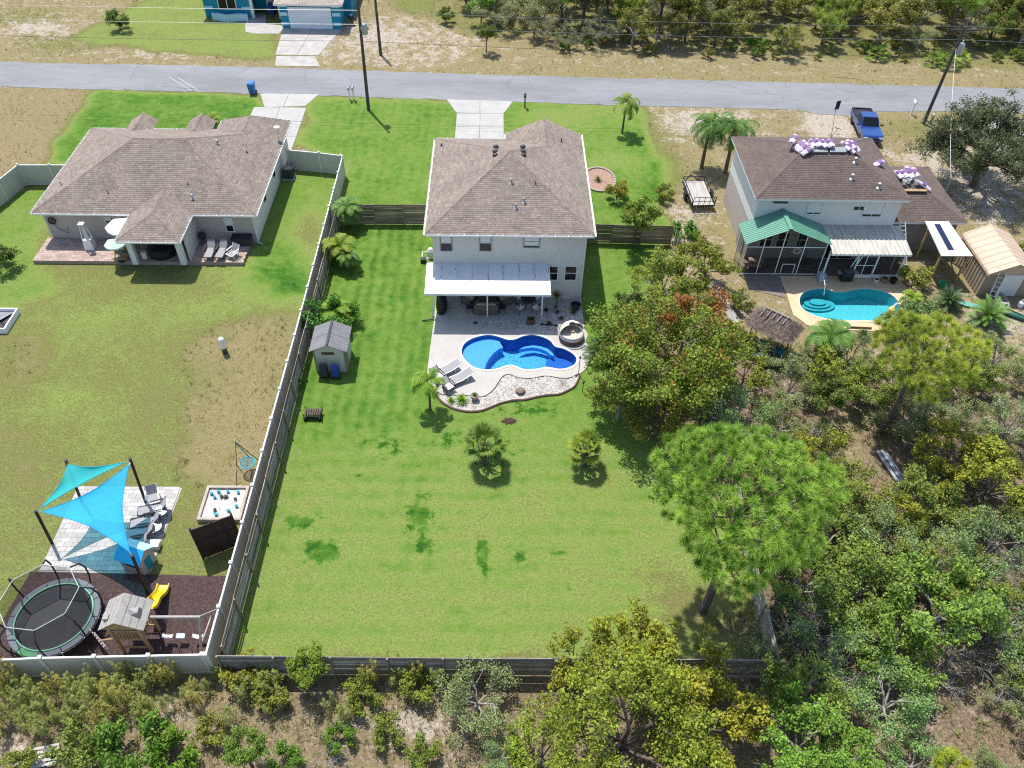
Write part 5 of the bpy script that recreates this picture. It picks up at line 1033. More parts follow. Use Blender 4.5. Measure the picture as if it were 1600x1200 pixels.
def lounge_chair(mfr, msl, L=1.75, W=.62, back=.6, tilt=50):
    """reclining sun chair: seat sling, raised back, frame, arms, legs; head at +y"""
    t = thing('lounge_chair', 'x', 'lounge chair'); n = 9; zs = .36
    MB().box(-W / 2 + .04, W / 2 - .04, -L / 2, L / 2 - back, zs - .015, zs + .015).build('seat', msl, t, bevel=.006)
    yb, a = L / 2 - back, radians(tilt); p = (0, yb, zs); q = (0, yb + back * cos(a), zs + back * sin(a))
    MB().bar(p, q, W - .08, .03, up=(0, -sin(a), cos(a))).build('backrest', msl, t)
    f = MB()
    for s_ in (-1, 1): f.bar((s_ * W / 2, -L / 2, zs), (s_ * W / 2, yb, zs), .04, .04).bar((s_ * W / 2, yb, zs), (s_ * W / 2, q[1], q[2]), .04, .04)
    f.bar((-W / 2, -L / 2, zs), (W / 2, -L / 2, zs), .04, .04).build('frame', mfr, t)
    for s_ in (-1, 1): MB().bar((s_ * (W / 2 + .03), yb - .5, zs + .2), (s_ * (W / 2 + .03), yb + .1, zs + .24), .07, .025).build('armrest', mfr, t)
    for s_ in (-1, 1):
        for y in (-L / 2 + .15, yb - .02): MB().bar((s_ * W / 2, y, 0), (s_ * W / 2, y, zs), .045, .045).build('leg', mfr, t)
    return t
gs = M['grey_sling']; lc0 = lounge_chair(M['charcoal'], gs)
put(lc0, (-20.72, 47.85, .29), 0, 'leftmost grey reclining chair on the sunny right half of the rose paver patio', 'reclining chairs on the rose patio')
put(copy_tree(lc0), (-19.88, 47.85, .29), radians(-4), 'middle grey reclining chair on the sunny right half of the rose paver patio', 'reclining chairs on the rose patio')
fc = lounge_chair(M['white'], gs, 1.2, .6, .55, 62); put(fc, (-18.95, 47.75, .29), radians(-30), 'white framed folding chair turned sideways next to the dark storage box')
gr = thing('kettle_grill', 'dark folded grill leaning against the screen of the small porch', 'grill', (-21.55, 49.1, .29)); MB().lathe([(.0, .45), (.25, .55), (.28, .75), (.2, .95), (0, 1.0)], 12).build('bowl', M['black'], gr)
for a in (0, 2.1, 4.2): MB().tube([(.3 * cos(a), .3 * sin(a), 0), (.12 * cos(a), .12 * sin(a), .5)], .02, 5).build('leg', M['iron'], gr)
fb = thing('fire_pit_box', 'low white square frame with dark covered seating at the left edge of the photo', 'sandbox', (-33.0, 40.5, 0))
for a, b, c, d in ((-1.05, 1.05, -1.05, -.95), (-1.05, 1.05, .95, 1.05), (-1.05, -.95, -.95, .95), (.95, 1.05, -.95, .95)): MB().box(a, b, c, d, 0, .42).build('board', M['white'], fb)
MB().box(-.95, .95, -.95, .95, 0, .1).build('floor', M['charcoal'], fb); MB().add([(-.9, .9, .2), (.8, .9, .2), (.1, -.3, .3), (-.9, -.6, .3)], [(0, 3, 2, 1)]).build('cover', mat('tarp_grey', (.25, .25, .28), .6), fb); MB().lathe([(.25, .1), (.3, .25), (0, .4)], 10, (.45, -.5, 0)).build('cushion', M['black'], fb)

# ---- shade sails over the pale pavers
posts = {'nw': (P(128, 785), (-22.06, 26.31, 3.2)), 'ne': ((-18.88, 26.03, 0), (-18.70, 26.25, 3.45)), 'w': ((-22.85, 23.39, 0), (-22.66, 23.5, 2.72)), 'se': ((-17.05, 20.46, 0), (-16.86, 20.62, 3.3))}
labs = {'nw': 'far left dark brown post carrying a corner of the turquoise shade sail', 'ne': 'far right leaning dark brown post where both shade sails meet', 'w': 'near left dark brown post carrying the left corners of both shade sails', 'se': 'near right leaning dark brown post holding the deep blue shade sail by the playhouse'}
for k, (a, b) in posts.items():
    t = thing('sail_post', labs[k], 'post', a); MB().tube([a, b], .075, 8).shift(a).build('post', M['dark_brown'], t); MB().lathe([(.09, 0), (.09, .04), (0, .06)], 8, b).shift(a).build('cap', M['charcoal'], t)
def sail(label, A, B, C, m, dip=.25):
    t = thing('shade_sail', label, 'shade sail', ((A[0] + B[0] + C[0]) / 3, (A[1] + B[1] + C[1]) / 3, 0)); A, B, C = map(Vector, (A, B, C)); n = 14; cen = (A + B + C) / 3; vs = []; ix = {}; fs = []
    for i in range(n + 1):
        for j in range(n + 1 - i):
            a, b = i / n, j / n; c = 1 - a - b; p = A * a + B * b + C * c
            pull = 4 * (a * b * (1 - c) + b * c * (1 - a) + c * a * (1 - b)); e = 1 - 27 * a * b * c
            p = p + (cen - p) * .24 * pull * max(0, e) ** 1.0; p.z -= dip * 27 * a * b * c; ix[(i, j)] = len(vs); vs.append(p)
    for i in range(n):
        for j in range(n - i):
            fs.append((ix[(i, j)], ix[(i + 1, j)], ix[(i, j + 1)]))
            if j < n - i - 1: fs.append((ix[(i + 1, j)], ix[(i + 1, j + 1)], ix[(i, j + 1)]))
    MB().add(vs, fs).shift(t.location).build('fabric', m, t, smooth=True)
    ed = MB()
    for q in ([ix[(i, 0)] for i in range(n + 1)], [ix[(0, j)] for j in range(n + 1)], [ix[(i, n - i)] for i in range(n + 1)]): ed.tube([vs[k] for k in q], .022, 5)
    ed.shift(t.location).build('hem', m, t)
    for p in (A, B, C): MB().tube([p, p + (p - cen).normalized() * .3], .015, 5).shift(t.location).build('tensioner', M['steel'], t)
def sailmat(name, col):
    m, t, n, l, b = nt(name); b.inputs['Base Color'].default_value = c4(col); b.inputs['Roughness'].default_value = .8; tr = N(t, 'ShaderNodeBsdfTranslucent'); tr.inputs[0].default_value = c4(col); tp = N(t, 'ShaderNodeBsdfTransparent'); tp.inputs[0].default_value = c4((col[0] * .5 + .02, col[1] * .6 + .26, col[2] * .6 + .26))
    m1 = N(t, 'ShaderNodeMixShader', i_Fac=.35); l.new(b.outputs[0], m1.inputs[1]); l.new(tr.outputs[0], m1.inputs[2]); m2 = N(t, 'ShaderNodeMixShader', i_Fac=.36); l.new(m1.outputs[0], m2.inputs[1]); l.new(tp.outputs[0], m2.inputs[2]); l.new(m2.outputs[0], n['Material Output'].inputs[0]); return m
sail('smaller turquoise triangular shade sail over the pale paver patio', (-21.95, 26.15, 3.1), (-18.95, 26.1, 3.35), (-22.5, 23.65, 2.75), sailmat('sail_turquoise', (.06, .62, .70)))
sail('larger deep blue triangular shade sail over the pale paver patio', (-18.72, 26.0, 3.3), (-22.4, 23.5, 2.7), (-17.1, 20.9, 3.2), sailmat('sail_blue', (.05, .52, .82)))

# ---- chairs and playhouse on the pale pavers
GRP = 'grey recliners along the edge of the pale pavers'
ck = M['grey_sling']
for lab, x, y, rz in (('second grey recliner from the top in the row on the pale pavers', -18.05, 25.35, 75), ('third grey recliner down the row on the pale pavers', -18.2, 24.55, 78), ('fourth grey recliner down the row on the pale pavers', -18.3, 23.85, 80), ('lowest grey recliner in the row on the pale pavers by the playhouse', -18.4, 23.15, 76)):
    put(copy_tree(lc0), (x, y, .06), radians(-rz), lab, GRP)
put(copy_tree(fc), (-18.45, 26.25, .06), radians(20), 'topmost white folding chair in the row on the pale pavers')
def round_table(label, loc, R, h, mt_, ml):
    t = thing('round_table', label, 'table', loc); MB().lathe([(R, h - .03), (R, h), (0, h)], 20).build('tabletop', mt_, t)
    for a in range(3): MB().tube([(R * .7 * cos(a * 2.1), R * .7 * sin(a * 2.1), 0), (R * .3 * cos(a * 2.1), R * .3 * sin(a * 2.1), h - .02)], .02, 5).build('leg', ml, t)
    return t
round_table('round grey side table beside the upper recliners on the pale pavers', (-17.65, 25.1, .06), .33, .5, M['steel'], M['iron']); round_table('round grey side table beside the lower recliners on the pale pavers', (-17.62, 24.1, .06), .3, .5, M['steel'], M['iron'])
sb_ = thing('storage_box', 'small low pale box at the lower edge of the pale pavers beside the recliners', 'box', (-17.6, 23.2, .06)); MB().box(-.36, .36, -.2, .2, 0, .3).build('body', M['cream'], sb_, bevel=.02); MB().box(-.38, .38, -.22, .22, .3, .34).build('lid', M['white'], sb_, bevel=.01)
ph_ = thing('playhouse', 'beige toy playhouse with bright blue roof by the near right sail post', 'playhouse', (-17.95, 22.2, .055), radians(-18))
w = MB(); w.box(-.62, .62, -.5, -.46, 0, 1.1).box(-.62, .62, .46, .5, 0, 1.1).box(-.62, -.58, -.46, .46, 0, 1.1).box(.58, .62, -.46, .46, 0, 1.1); w.add([(.62, -.5, 1.1), (.62, .5, 1.1), (.62, 0, 1.5), (-.62, -.5, 1.1), (-.62, .5, 1.1), (-.62, 0, 1.5)], [(0, 1, 2), (5, 4, 3)]); w.build('wall', mat('playhouse_beige', (.50, .45, .39), .6), ph_, bevel=0)
for s_ in (-1, 1): MB().add([(-.75, s_ * .66, 1.02), (.75, s_ * .66, 1.02), (.75, 0, 1.56), (-.75, 0, 1.56)], [(0, 1, 2, 3)] if s_ < 0 else [(3, 2, 1, 0)]).build('roof', mat('playhouse_blue', (.03, .36, .62), .5, amt=.2) if s_ < 0 else mat('playhouse_pale_blue', (.38, .58, .66), .5), ph_)
MB().box(.621, .64, -.2, .2, 0, .85).build('door', M['teal'], ph_); MB().box(-.3, .3, -.52, -.501, .5, .9).build('window', M['glass'], ph_)

# ---- trampoline
tp = thing('trampoline', 'large round black trampoline with green edged pad and netted safety enclosure', 'trampoline', (-20.67, 18.82, 0)); R = 2.03
MB().lathe([(R - .32, .9), (0, .88)], 40).build('jump_mat', mat('jump_mat', (.025, .026, .03), .8, (.035, .036, .04), 2), tp)
for k in range(12):
    a0, a1 = 2 * pi * k / 12 + .01, 2 * pi * (k + 1) / 12 - .01; b = MB(); b.grid([[((R + d) * cos(a0 + (a1 - a0) * i / 5), (R + d) * sin(a0 + (a1 - a0) * i / 5), z) for i in range(6)] for d, z in ((.03, .84), (.0, .93), (-.22, .94), (-.3, .91))])
    b.build('pad', mat('pad_green', (.08, .26, .12), .6) if k in (8,) else mat('pad_slate', (.11, .13, .15), .6, amt=.3), tp)
MB().tube([((R - .31) * cos(2 * pi * i / 48), (R - .31) * sin(2 * pi * i / 48), .95) for i in range(48)], .035, 6, closed=True).build('pad_edge', mat('edge_mint', (.22, .55, .36), .6), tp)
MB().tube([(R * cos(2 * pi * i / 48), R * sin(2 * pi * i / 48), .84) for i in range(48)], .035, 6, closed=True).build('frame', M['steel'], tp)
rt = 1.72; ring = []
for k in range(8):
    a = 2 * pi * (k + .35) / 8; ca, sa = cos(a), sin(a); MB().tube([((R + .05) * ca, (R + .05) * sa, 0), ((R + .05) * ca, (R + .05) * sa, .8), ((R + .22) * ca, (R + .22) * sa, 1.4), ((R + .25) * ca, (R + .25) * sa, 2.0), ((R + .12) * ca, (R + .12) * sa, 2.5), (rt * ca, rt * sa, 2.75)], .04, 8).build('net_pole', M['black'], tp); ring.append((rt * ca, rt * sa, 2.75))
MB().tube(ring, .022, 6, closed=True).build('top_ring', mat('ring_grey', (.45, .50, .48), .5), tp)
nb = MB(); bot = [((R - .33) * cos(2 * pi * (k + .35) / 8), (R - .33) * sin(2 * pi * (k + .35) / 8), .93) for k in range(8)]
for k in range(8): nb.poly([bot[k], bot[(k + 1) % 8], ring[(k + 1) % 8], ring[k]])
nb.build('net', meshmat('net_black', (.02, .02, .02), .40), tp)
for k in range(4): a = 2 * pi * (k + .1) / 4; MB().tube([((R - .3) * cos(a), (R - .3) * sin(a), .8), ((R - .2) * cos(a), (R - .2) * sin(a), .03), (R * cos(a + .35), R * sin(a + .35), .03), (R * cos(a + .35), R * sin(a + .35), .8)], .03, 6).build('leg', M['steel'], tp)

# ---- playset with swings and slide
ps = thing('playset', 'wooden playset with grey gabled roof, yellow slide and three swings on the dark mulch', 'playset', (-16.55, 18.05, 0)); o = ps.location; W_ = M['wood']
tx0, tx1, ty0, ty1 = -17.25, -15.95, 17.5, 18.6
for x in (tx0, tx1):
    for y in (ty0, ty1): MB().box(x - .06, x + .06, y - .06, y + .06, 0, 2.55).shift(o).build('post', W_, ps)
for k in range(7): MB().box(tx0, tx1, ty0 + .157 * k + .006, ty0 + .157 * (k + 1) - .006, 1.32, 1.36, 0, random.random()).shift(o).build('deck_board', W_, ps)
for y in (ty0, ty1):
    MB().bar((tx0, y, 2.05), (tx1, y, 2.05), .05, .1).shift(o).build('rail', W_, ps); MB().bar((tx0, y, 1.28), (tx1, y, 1.28), .05, .14).shift(o).build('rail', W_, ps); MB().bar((tx0, y, .5), (tx1, y, .5), .05, .12).shift(o).build('rail', W_, ps)
    for k in range(8): x = tx0 + .12 + k * .15; MB().box(x - .03, x + .03, y - .02, y + .02, 1.34, 2.02).shift(o).build('baluster', W_, ps)
for k in range(4): y = ty0 + .15 + k * .25; MB().box(tx1 - .02, tx1 + .02, y - .03, y + .03, 1.34, 2.02).shift(o).build('baluster', W_, ps)
MB().bar((tx1, ty0, 2.05), (tx1, ty1, 2.05), .05, .1).shift(o).build('rail', W_, ps)
rm_ = (-16.68, 3.15)
for s_, xe in ((-1, -17.55), (1, -15.6)):
    for k in range(4):
        t0, t1 = k / 4, (k + 1) / 4; b = MB(); f = lambda t: (rm_[0] + (xe - rm_[0]) * t, rm_[1] + (2.5 - rm_[1]) * t); (xa, za), (xb, zb) = f(t0), f(t1 + .03)
        b.add([(xa, 17.3, za), (xb, 17.3, zb), (xb, 18.8, zb), (xa, 18.8, za), (xa, 17.3, za - .03), (xb, 17.3, zb - .03), (xb, 18.8, zb - .03), (xa, 18.8, za - .03)], [(0, 1, 2, 3), (7, 6, 5, 4), (0, 4, 5, 1), (1, 5, 6, 2), (2, 6, 7, 3), (3, 7, 4, 0)]); b.shift(o).build('roof_plank', M['wood_grey'], ps)
MB().add([(-16.25, 17.85, 2.86), (-15.85, 17.85, 2.6), (-15.85, 18.25, 2.6), (-16.25, 18.25, 2.86), (-15.88, 17.9, 2.98), (-15.88, 18.2, 2.98), (-16.3, 18.05, 3.04)], [(0, 1, 4, 6), (1, 2, 5, 4), (2, 3, 6, 5), (4, 5, 6)]).shift(o).build('dormer', M['wood_grey'], ps)
MB().box(-.12, .12, -.12, .12, 0, .28).build('chimney', M['wood_grey'], ps, loc=(-17.25 - o.x, 17.75 - o.y, 2.62)); MB().poly([(-16.68, 17.32, 3.1), (-17.45, 17.32, 2.52), (-15.7, 17.32, 2.52)]).shift(o).build('gable_board', W_, ps)
sl = MB(); path = [(-16.25, 19.0 + i * .19, 1.32 - 1.18 * (i / 9) - .07 * sin(i / 9 * 2 * pi * 1.5)) for i in range(10)] + [(-16.38, 20.95, .13)]
path = [(-16.2 - .2 * i / 10, p[1], p[2]) for i, p in enumerate(path)]
for s0 in (0,): sl.grid([[(p[0] + dx, p[1] + .0, p[2] + dz) for dx, dz in ((-.3, .16), (-.26, .16), (-.22, .0), (.22, .0), (.26, .16), (.3, .16), (.3, -.05))] for p in path])
sl.shift(o).build('slide', M['yellow'], ps, smooth=False)
for k in range(7):
    x = -18.6 + .147 * k; y = 18.0 - .135 * k; MB().box(-.045, .045, -.02, .02, 0, 1.2).build('picket', mat('picket_pale', (.46, .43, .39), .9), ps, loc=(x - o.x, y - o.y, 0), rot=(0, 0, radians(-43)))
MB().bar((-18.56, 18.05, .85), (-17.66, 17.24, .85), .04, .07).shift(o).build('rail', M['wood_grey'], ps); MB().bar((-17.9, 17.45, 1.25), (-17.25, 17.55, 1.25), .06, .08).shift(o).build('rail', W_, ps)
MB().bar((tx1, 18.05, 2.3), (-13.3, 18.05, 2.3), .1, .14).shift(o).build('swing_beam', M['wood_grey'], ps)
MB().bar((-13.35, 18.05, 2.3), (-13.6, 17.15, 0), .09, .09).shift(o).build('leg', mat('swing_leg', (.45, .38, .29), .85), ps); MB().bar((-13.35, 18.05, 2.3), (-13.35, 19.75, 0), .09, .09).shift(o).build('leg', M['wood_grey'], ps); MB().bar((-13.45, 17.6, .9), (-13.35, 18.9, .9), .06, .06).shift(o).build('brace', M['wood_grey'], ps)
for x, kind in ((-15.25, 'belt'), (-14.65, 'glider'), (-13.85, 'belt')):
    w_ = .25; sw = MB()
    for s_ in (-1, 1): sw.tube([(x + s_ * w_, 18.05, 2.24), (x + s_ * w_, 18.02, .62)], .014, 5)
    swo = sw.shift(o).build('swing_rope', M['wood'], ps)
    b = MB()
    if kind == 'belt': b.grid([[(x - w_ + w_ * 2 * i / 6, 18.02 + dy, .62 - .12 * sin(pi * i / 6)) for i in range(7)] for dy in (-.09, .09)])
    else: b.box(x - .2, x + .2, 17.9, 18.14, .55, .6)
    b.shift(o).build('swing_seat', M['white'] if kind == 'belt' else M['teal_light'], swo)
# ---- brown climbing wall, sandbox, ring swing
cw = thing('play_wall', 'upright dark brown plank wall standing alone on the left lawn near the sandbox', 'plank wall', (-14.0, 22.98, 0), atan2(.89, 1.75))
for k in range(9): MB().box(-1.03 + .229 * k + .0015, -1.03 + .229 * (k + 1) - .0015, -.02 - .006 * (k % 2), .02, .05, 2.55, 0, random.random()).build('plank', M['dark_brown'], cw)
for x in (-1.0, 0, 1.0): MB().box(x - .05, x + .05, .02, .12, 0, 2.62).build('post', M['dark_brown'], cw)
for z in (.5, 1.5, 2.4): MB().box(-1.03, 1.03, -.05, -.021, z, z + .09).build('rail', M['dark_brown'], cw)
sx = thing('sandbox', 'square wooden sandbox filled with sand and scattered teal toys beside the fence', 'sandbox', (-14.6, 25.85, 0))
for a, b, c, d in ((-1.15, 1.15, -1.12, -.97), (-1.15, 1.15, .97, 1.12), (-1.15, -1.0, -.97, .97), (1.0, 1.15, -.97, .97)): MB().box(a, b, c, d, 0, .3, 0, .8).build('board', mat('sandbox_wood', (.40, .35, .30), .9, (.3, .26, .22), 3, tone=.1), sx)
MB().grid([[(-1 + .2 * i, -.97 + .194 * j, .14 + .05 * vn) for i in range(11) for vn in (random.random(),)] for j in range(11)]).build('sand', M['sand'], sx, smooth=True)
for k in range(14):
    x, y = (random.uniform(-.85, .85), random.uniform(.35, .85)) if k < 9 else (random.uniform(-.8, .8), random.uniform(-.8, .5)); t = thing('sand_toy', 'small %s toy lying in the %s %s part of the wooden sandbox' % ('teal' if k % 3 else 'dark', 'far' if y > .35 else 'near', 'left' if x < 0 else 'right'), 'toy', (-14.6 + x, 25.85 + y, .18), random.random() * 6, 'toys in the sandbox'); MB().lathe([(.04, 0), (.08, .05), (.09, .13), (.05, .14)], 7).build('cup', M['teal'] if k % 3 else M['charcoal'], t); MB().tube([(.05, 0, .1), (.18, .02, .06)], .018, 4).build('handle', M['teal'], t)
rs = thing('ring_swing', 'teal ringed play swing hanging in a thin dark frame beside the vinyl fence', 'swing', (-13.85, 28.1, 0)); c0 = Vector((.1, .1, .75)); MB().tube([c0 + Vector((.42 * cos(a * pi / 12), .42 * sin(a * pi / 12), .0)) for a in range(24)], .035, 6, closed=True).build('ring', mat('ring_teal', (.03, .36, .45), .5), rs)
MB().poly([c0 + Vector((.4 * cos(a * pi / 12), .4 * sin(a * pi / 12), -.02)) for a in range(24)]).build('net_seat', meshmat('swing_net', (.02, .2, .24), .45), rs); MB().tube([(-.25, .3, 2.2), c0 + Vector((0, .42, 0))], .03, 5).build('strap', mat('ring_teal', (.03, .36, .45), .5), rs)
for p in ((-.75, .5, 0), (.55, .75, 0), (.5, -1.0, 0), (-.45, -.9, 0)): MB().tube([p, (-.25, .3, 2.25)] if p[1] > 0 else [p, (p[0] * .8, -.35, .75)], .022, 5).build('frame_leg', M['iron'], rs)

# ---- tools at the shed
def cart(label, loc, m, rz):
    t = thing('wheelbarrow', label, 'wheelbarrow', loc, rz)
    MB().add([(-.28, -.0, .1), (.28, 0, .1), (.28, .12, .95), (-.28, .12, .95), (-.22, -.26, .22), (.22, -.26, .22), (.2, -.16, .85), (-.2, -.16, .85)], [(0, 1, 5, 4), (4, 5, 6, 7), (7, 6, 2, 3), (1, 2, 6, 5), (3, 0, 4, 7), (0, 3, 2, 1)]).build('tub', m, t, bevel=.03)
    for s_ in (-1, 1): MB().tube([(s_ * .24, .02, .15), (s_ * .24, .2, 1.25)], .018, 6).build('handle', M['steel'], t); MB().lathe([(.04, -.05), (.17, -.05), (.17, .05), (.04, .05)], 12).build('wheel', M['black'], t, loc=(s_ * .2, -.1, .17), rot=(0, pi / 2, 0))
    return t
cart('black wheelbarrow tipped up against the front of the cream garden shed', (-10.72, 35.72, 0), M['charcoal'], .1); cart('royal blue cart tipped up against the front of the cream garden shed', (-10.0, 35.68, 0), M['blue_cart'], -.05)
lc = thing('log_rack', 'low black rack filled with cut firewood standing on the lawn below the shed', 'firewood rack', (-10.85, 32.3, 0)); MB().box(-.5, .5, -.3, .3, .22, .26).bar((-.5, -.3, .26), (-.5, -.3, .6), .04, .04).bar((.5, -.3, .26), (.5, -.3, .6), .04, .04).bar((-.5, .3, .26), (-.5, .3, .6), .04, .04).bar((.5, .3, .26), (.5, .3, .6), .04, .04).build('rack', M['iron'], lc)
for x in (-.42, .42): MB().lathe([(.14, -.04), (.14, .04)], 10).build('wheel', M['black'], lc, loc=(x, -.3, .14), rot=(pi / 2, 0, 0))
for k in range(14):
    x = -.42 + .14 * (k % 7); z = .33 + .12 * (k // 7); lg = thing('log', 'cut piece of firewood in the %s layer of the low black rack' % ('upper' if k > 6 else 'lower'), 'firewood', (-10.85 + x, 32.3, z), random.uniform(-.1, .1), 'firewood in the rack'); MB().tube([(0, -.24, 0), (0, .24, 0)], .06, 7).build('bark', M['bark'], lg); MB().lathe([(.055, 0), (0, .004)], 7).build('cut_face', mat('cut_wood', random.choice(((.55, .40, .24), (.62, .5, .35))), .9), lg, rot=(pi / 2, 0, 0), loc=(0, -.241, 0))
pp_ = thing('pool_pump', 'white pool filter pump with tan pipes on the left side of the two-storey house', 'pool pump', (-4.85, 48.1, 0)); MB().lathe([(.25, 0), (.26, .6), (.15, .8), (0, .85)], 14).build('filter_tank', M['cream'], pp_); MB().tube([(-.25, .1, .4), (-.6, .1, .4), (-.6, -.5, .3), (-.1, -.5, .3)], .04, 6).build('pipe', M['white'], pp_); MB().box(-.7, -.3, -.75, -.4, 0, .35).build('motor', M['black'], pp_, bevel=.03)

# ---- furniture under the white patio cover and round the blue pool
def sofa(name, label, cat, loc, rz, W, nseat):
    t = thing(name, label, cat, loc, rz); MB().box(-W / 2, W / 2, -.4, .4, .05, .36).build('base', M['wicker'], t, bevel=.02); MB().box(-W / 2, W / 2, .3, .42, .36, .82).build('backrest', M['wicker'], t, bevel=.03)
    for s_ in (-1, 1): MB().box(min(s_ * W / 2, s_ * (W / 2 - .12)), max(s_ * W / 2, s_ * (W / 2 - .12)), -.4, .3, .36, .6).build('armrest', M['wicker'], t, bevel=.02)
    for k in range(nseat):
        x0 = -W / 2 + .13 + (W - .26) * k / nseat; x1 = x0 + (W - .26) / nseat - .02; MB().box(x0, x1, -.38, .2, .36, .5).build('seat_cushion', M['cushion'], t, bevel=.04); MB().box(x0, x1, .18, .32, .48, .86).build('back_cushion', M['cushion'], t, bevel=.04)
    return t
sofa('sofa', 'brown wicker sofa seen from behind under the white patio cover', 'sofa', (-.72, 42.0, .05), pi, 1.6, 2)
sofa('armchair', 'left brown wicker armchair facing the fire table under the white patio cover', 'armchair', (-1.95, 43.0, .05), radians(60), .85, 1); sofa('armchair', 'right brown wicker armchair facing the fire table under the white patio cover', 'armchair', (.6, 43.0, .05), radians(-60), .85, 1)
ft = thing('fire_table', 'low brown fire table between the wicker armchairs', 'table', (-.7, 43.05, .05)); MB().box(-.5, .5, -.28, .28, 0, .5).build('base', M['wicker'], ft, bevel=.02); MB().box(-.56, .56, -.33, .33, .5, .55).build('tabletop', mat('fire_table_top', (.13, .07, .05), .5), ft, bevel=.01)
for s_, lb in ((-1, 'left'), (1, 'right')):
    st_ = thing('side_table', 'black open side table at the %s end of the wicker sofa' % lb, 'side table', (-.72 + s_ * 1.08, 41.95, .05)); MB().box(-.22, .22, -.25, .25, .46, .5).build('tabletop', M['black'], st_); 
    for x in (-.2, .2):
        for y in (-.22, .22): MB().box(x - .018, x + .018, y - .018, y + .018, 0, .46).build('leg', M['iron'], st_)
gc = thing('grill_cover', 'tall rounded black covered grill at the left edge of the covered patio', 'covered grill', (-3.75, 42.35, .05)); MB().lathe([(.62, 0), (.64, .3), (.56, .8), (.36, 1.12), (0, 1.2)], 18, sx=.62, sy=1.25).build('cover', M['black'], gc, smooth=True); MB().tube([(-.35, -.4, .35), (.35, -.4, .35)], .015, 5).build('cord', M['charcoal'], gc)
rt_ = round_table('round dark dining table with four chairs under the right end of the patio cover', (2.15, 42.5, .05), .52, .74, M['charcoal'], M['iron']); MB().lathe([(.24, .0), (.24, .05), (.16, .06)], 16, (0, 0, .74)).build('lazy_susan', M['black'], rt_)
def dining_chair():
    t = thing('dining_chair', 'x', 'chair'); MB().box(-.22, .22, -.22, .22, .44, .49).build('seat', M['white'], t, bevel=.02); b = MB()
    for k in range(5): b.bar((-.18 + .09 * k, .22, .5), (-.18 + .09 * k, .3, .92), .015, .02)
    b.bar((-.22, .3, .93), (.22, .3, .93), .03, .04).build('backrest', M['iron'], t)
    for x in (-.2, .2):
        for y in (-.2, .22): MB().bar((x, y, 0), (x, y, .44), .025, .025).build('leg', M['iron'], t)
    return t
dc = dining_chair()
for i, (a, lb) in enumerate(((45, 'far right'), (135, 'far left'), (225, 'near left'), (315, 'near right'))):
    d_ = dc if i == 0 else copy_tree(dc); put(d_, (2.15 + .78 * cos(radians(a)), 42.5 + .78 * sin(radians(a)), .05), radians(a - 90), 'black dining chair with white seat at the %s of the round dark table' % lb, 'dining chairs at the round table')
pb = thing('planter', 'square brown planter box on the shaded pebble strip by the patio post', 'planter', (2.3, 40.85, .06)); MB().box(-.26, .26, -.22, .22, 0, .38).build('box', mat('planter_brown', (.16, .085, .035), .8), pb, bevel=.01); MB().box(-.22, .22, -.18, .18, .36, .385).build('soil', mat('soil', (.04, .028, .02), .95), pb)
ld = thing('garden_pole', 'black pole lying across the edge of the pebble bed by the patio post', 'pole', (3.6, 40.6, .1), radians(-5)); MB().tube([(-.5, 0, 0), (.55, 0, .03)], .045, 7).build('shaft', M['black'], ld); MB().lathe([(.09, -.05), (.09, .08)], 8, (-.55, 0, 0)).build('head', M['black'], ld)
ld = thing('garden_pole', 'black pole lying on the grass at the left corner of the pool deck', 'pole', (-4.6, 41.05, .06), radians(8)); MB().tube([(-.4, 0, 0), (.45, 0, .05)], .04, 7).build('shaft', M['black'], ld); MB().lathe([(.07, -.03), (.07, .05)], 8, (.45, 0, .05)).build('head', M['white'], ld)
kp = thing('fire_bowl', 'round black fire bowl on the white pebbles beside the beige house', 'fire bowl', (5.42, 42.4, .03)); MB().lathe([(.22, 0), (.26, .12), (.34, .3), (.36, .36), (.3, .36), (.25, .2), (0, .16)], 18).build('bowl', M['black'], kp); MB().tube([(.36 * cos(a * pi / 9), .36 * sin(a * pi / 9), .37) for a in range(18)], .025, 5, closed=True).build('rim', M['charcoal'], kp)
ru = []
db = thing('daybed', 'round wicker daybed with a cream folding canopy at the right end of the blue pool', 'daybed', (4.95, 39.35, .05), radians(-10)); MB().lathe([(.78, 0), (.85, .15), (.83, .36), (.76, .40)], 26).build('base', mat('daybed_wicker', (.13, .09, .07), .85, (.09, .06, .05), 14, bump=.5, bscale=60), db); MB().lathe([(.76, .38), (.78, .46), (.7, .55), (0, .56)], 26).build('mattress', M['cushion'], db)
b = MB(); rows = []
for i in range(7):
    el = pi / 2 * i / 6 * .92; rows.append([(.86 * cos(az) * cos(el * .9) * 1.0, .86 * sin(az) * cos(el * .9), .42 + .82 * sin(el)) for az in [radians(35) + radians(170) * j / 14 for j in range(15)]])
b.grid(rows); b.build('canopy', M['cream'], db, smooth=True)
b = MB(); rows = [[(.87 * cos(az) * c, .87 * sin(az) * c, .42 + z) for az in [radians(150) + radians(190) * j / 14 for j in range(15)]] for c, z in ((1, 0), (1.03, .12), (1.0, .26))]; b.grid(rows); b.build('rim_cover', M['cream'], db, smooth=True)
for x, y, a in ((-.25, .25, .3), (.2, .3, -.2), (.0, .05, .1)): MB().box(-.2, .2, -.14, .14, 0, .12).build('pillow', mat('pillow_tan', (.38, .31, .25), .9), db, loc=(x, y, .57), rot=(.3, 0, a), bevel=.04)
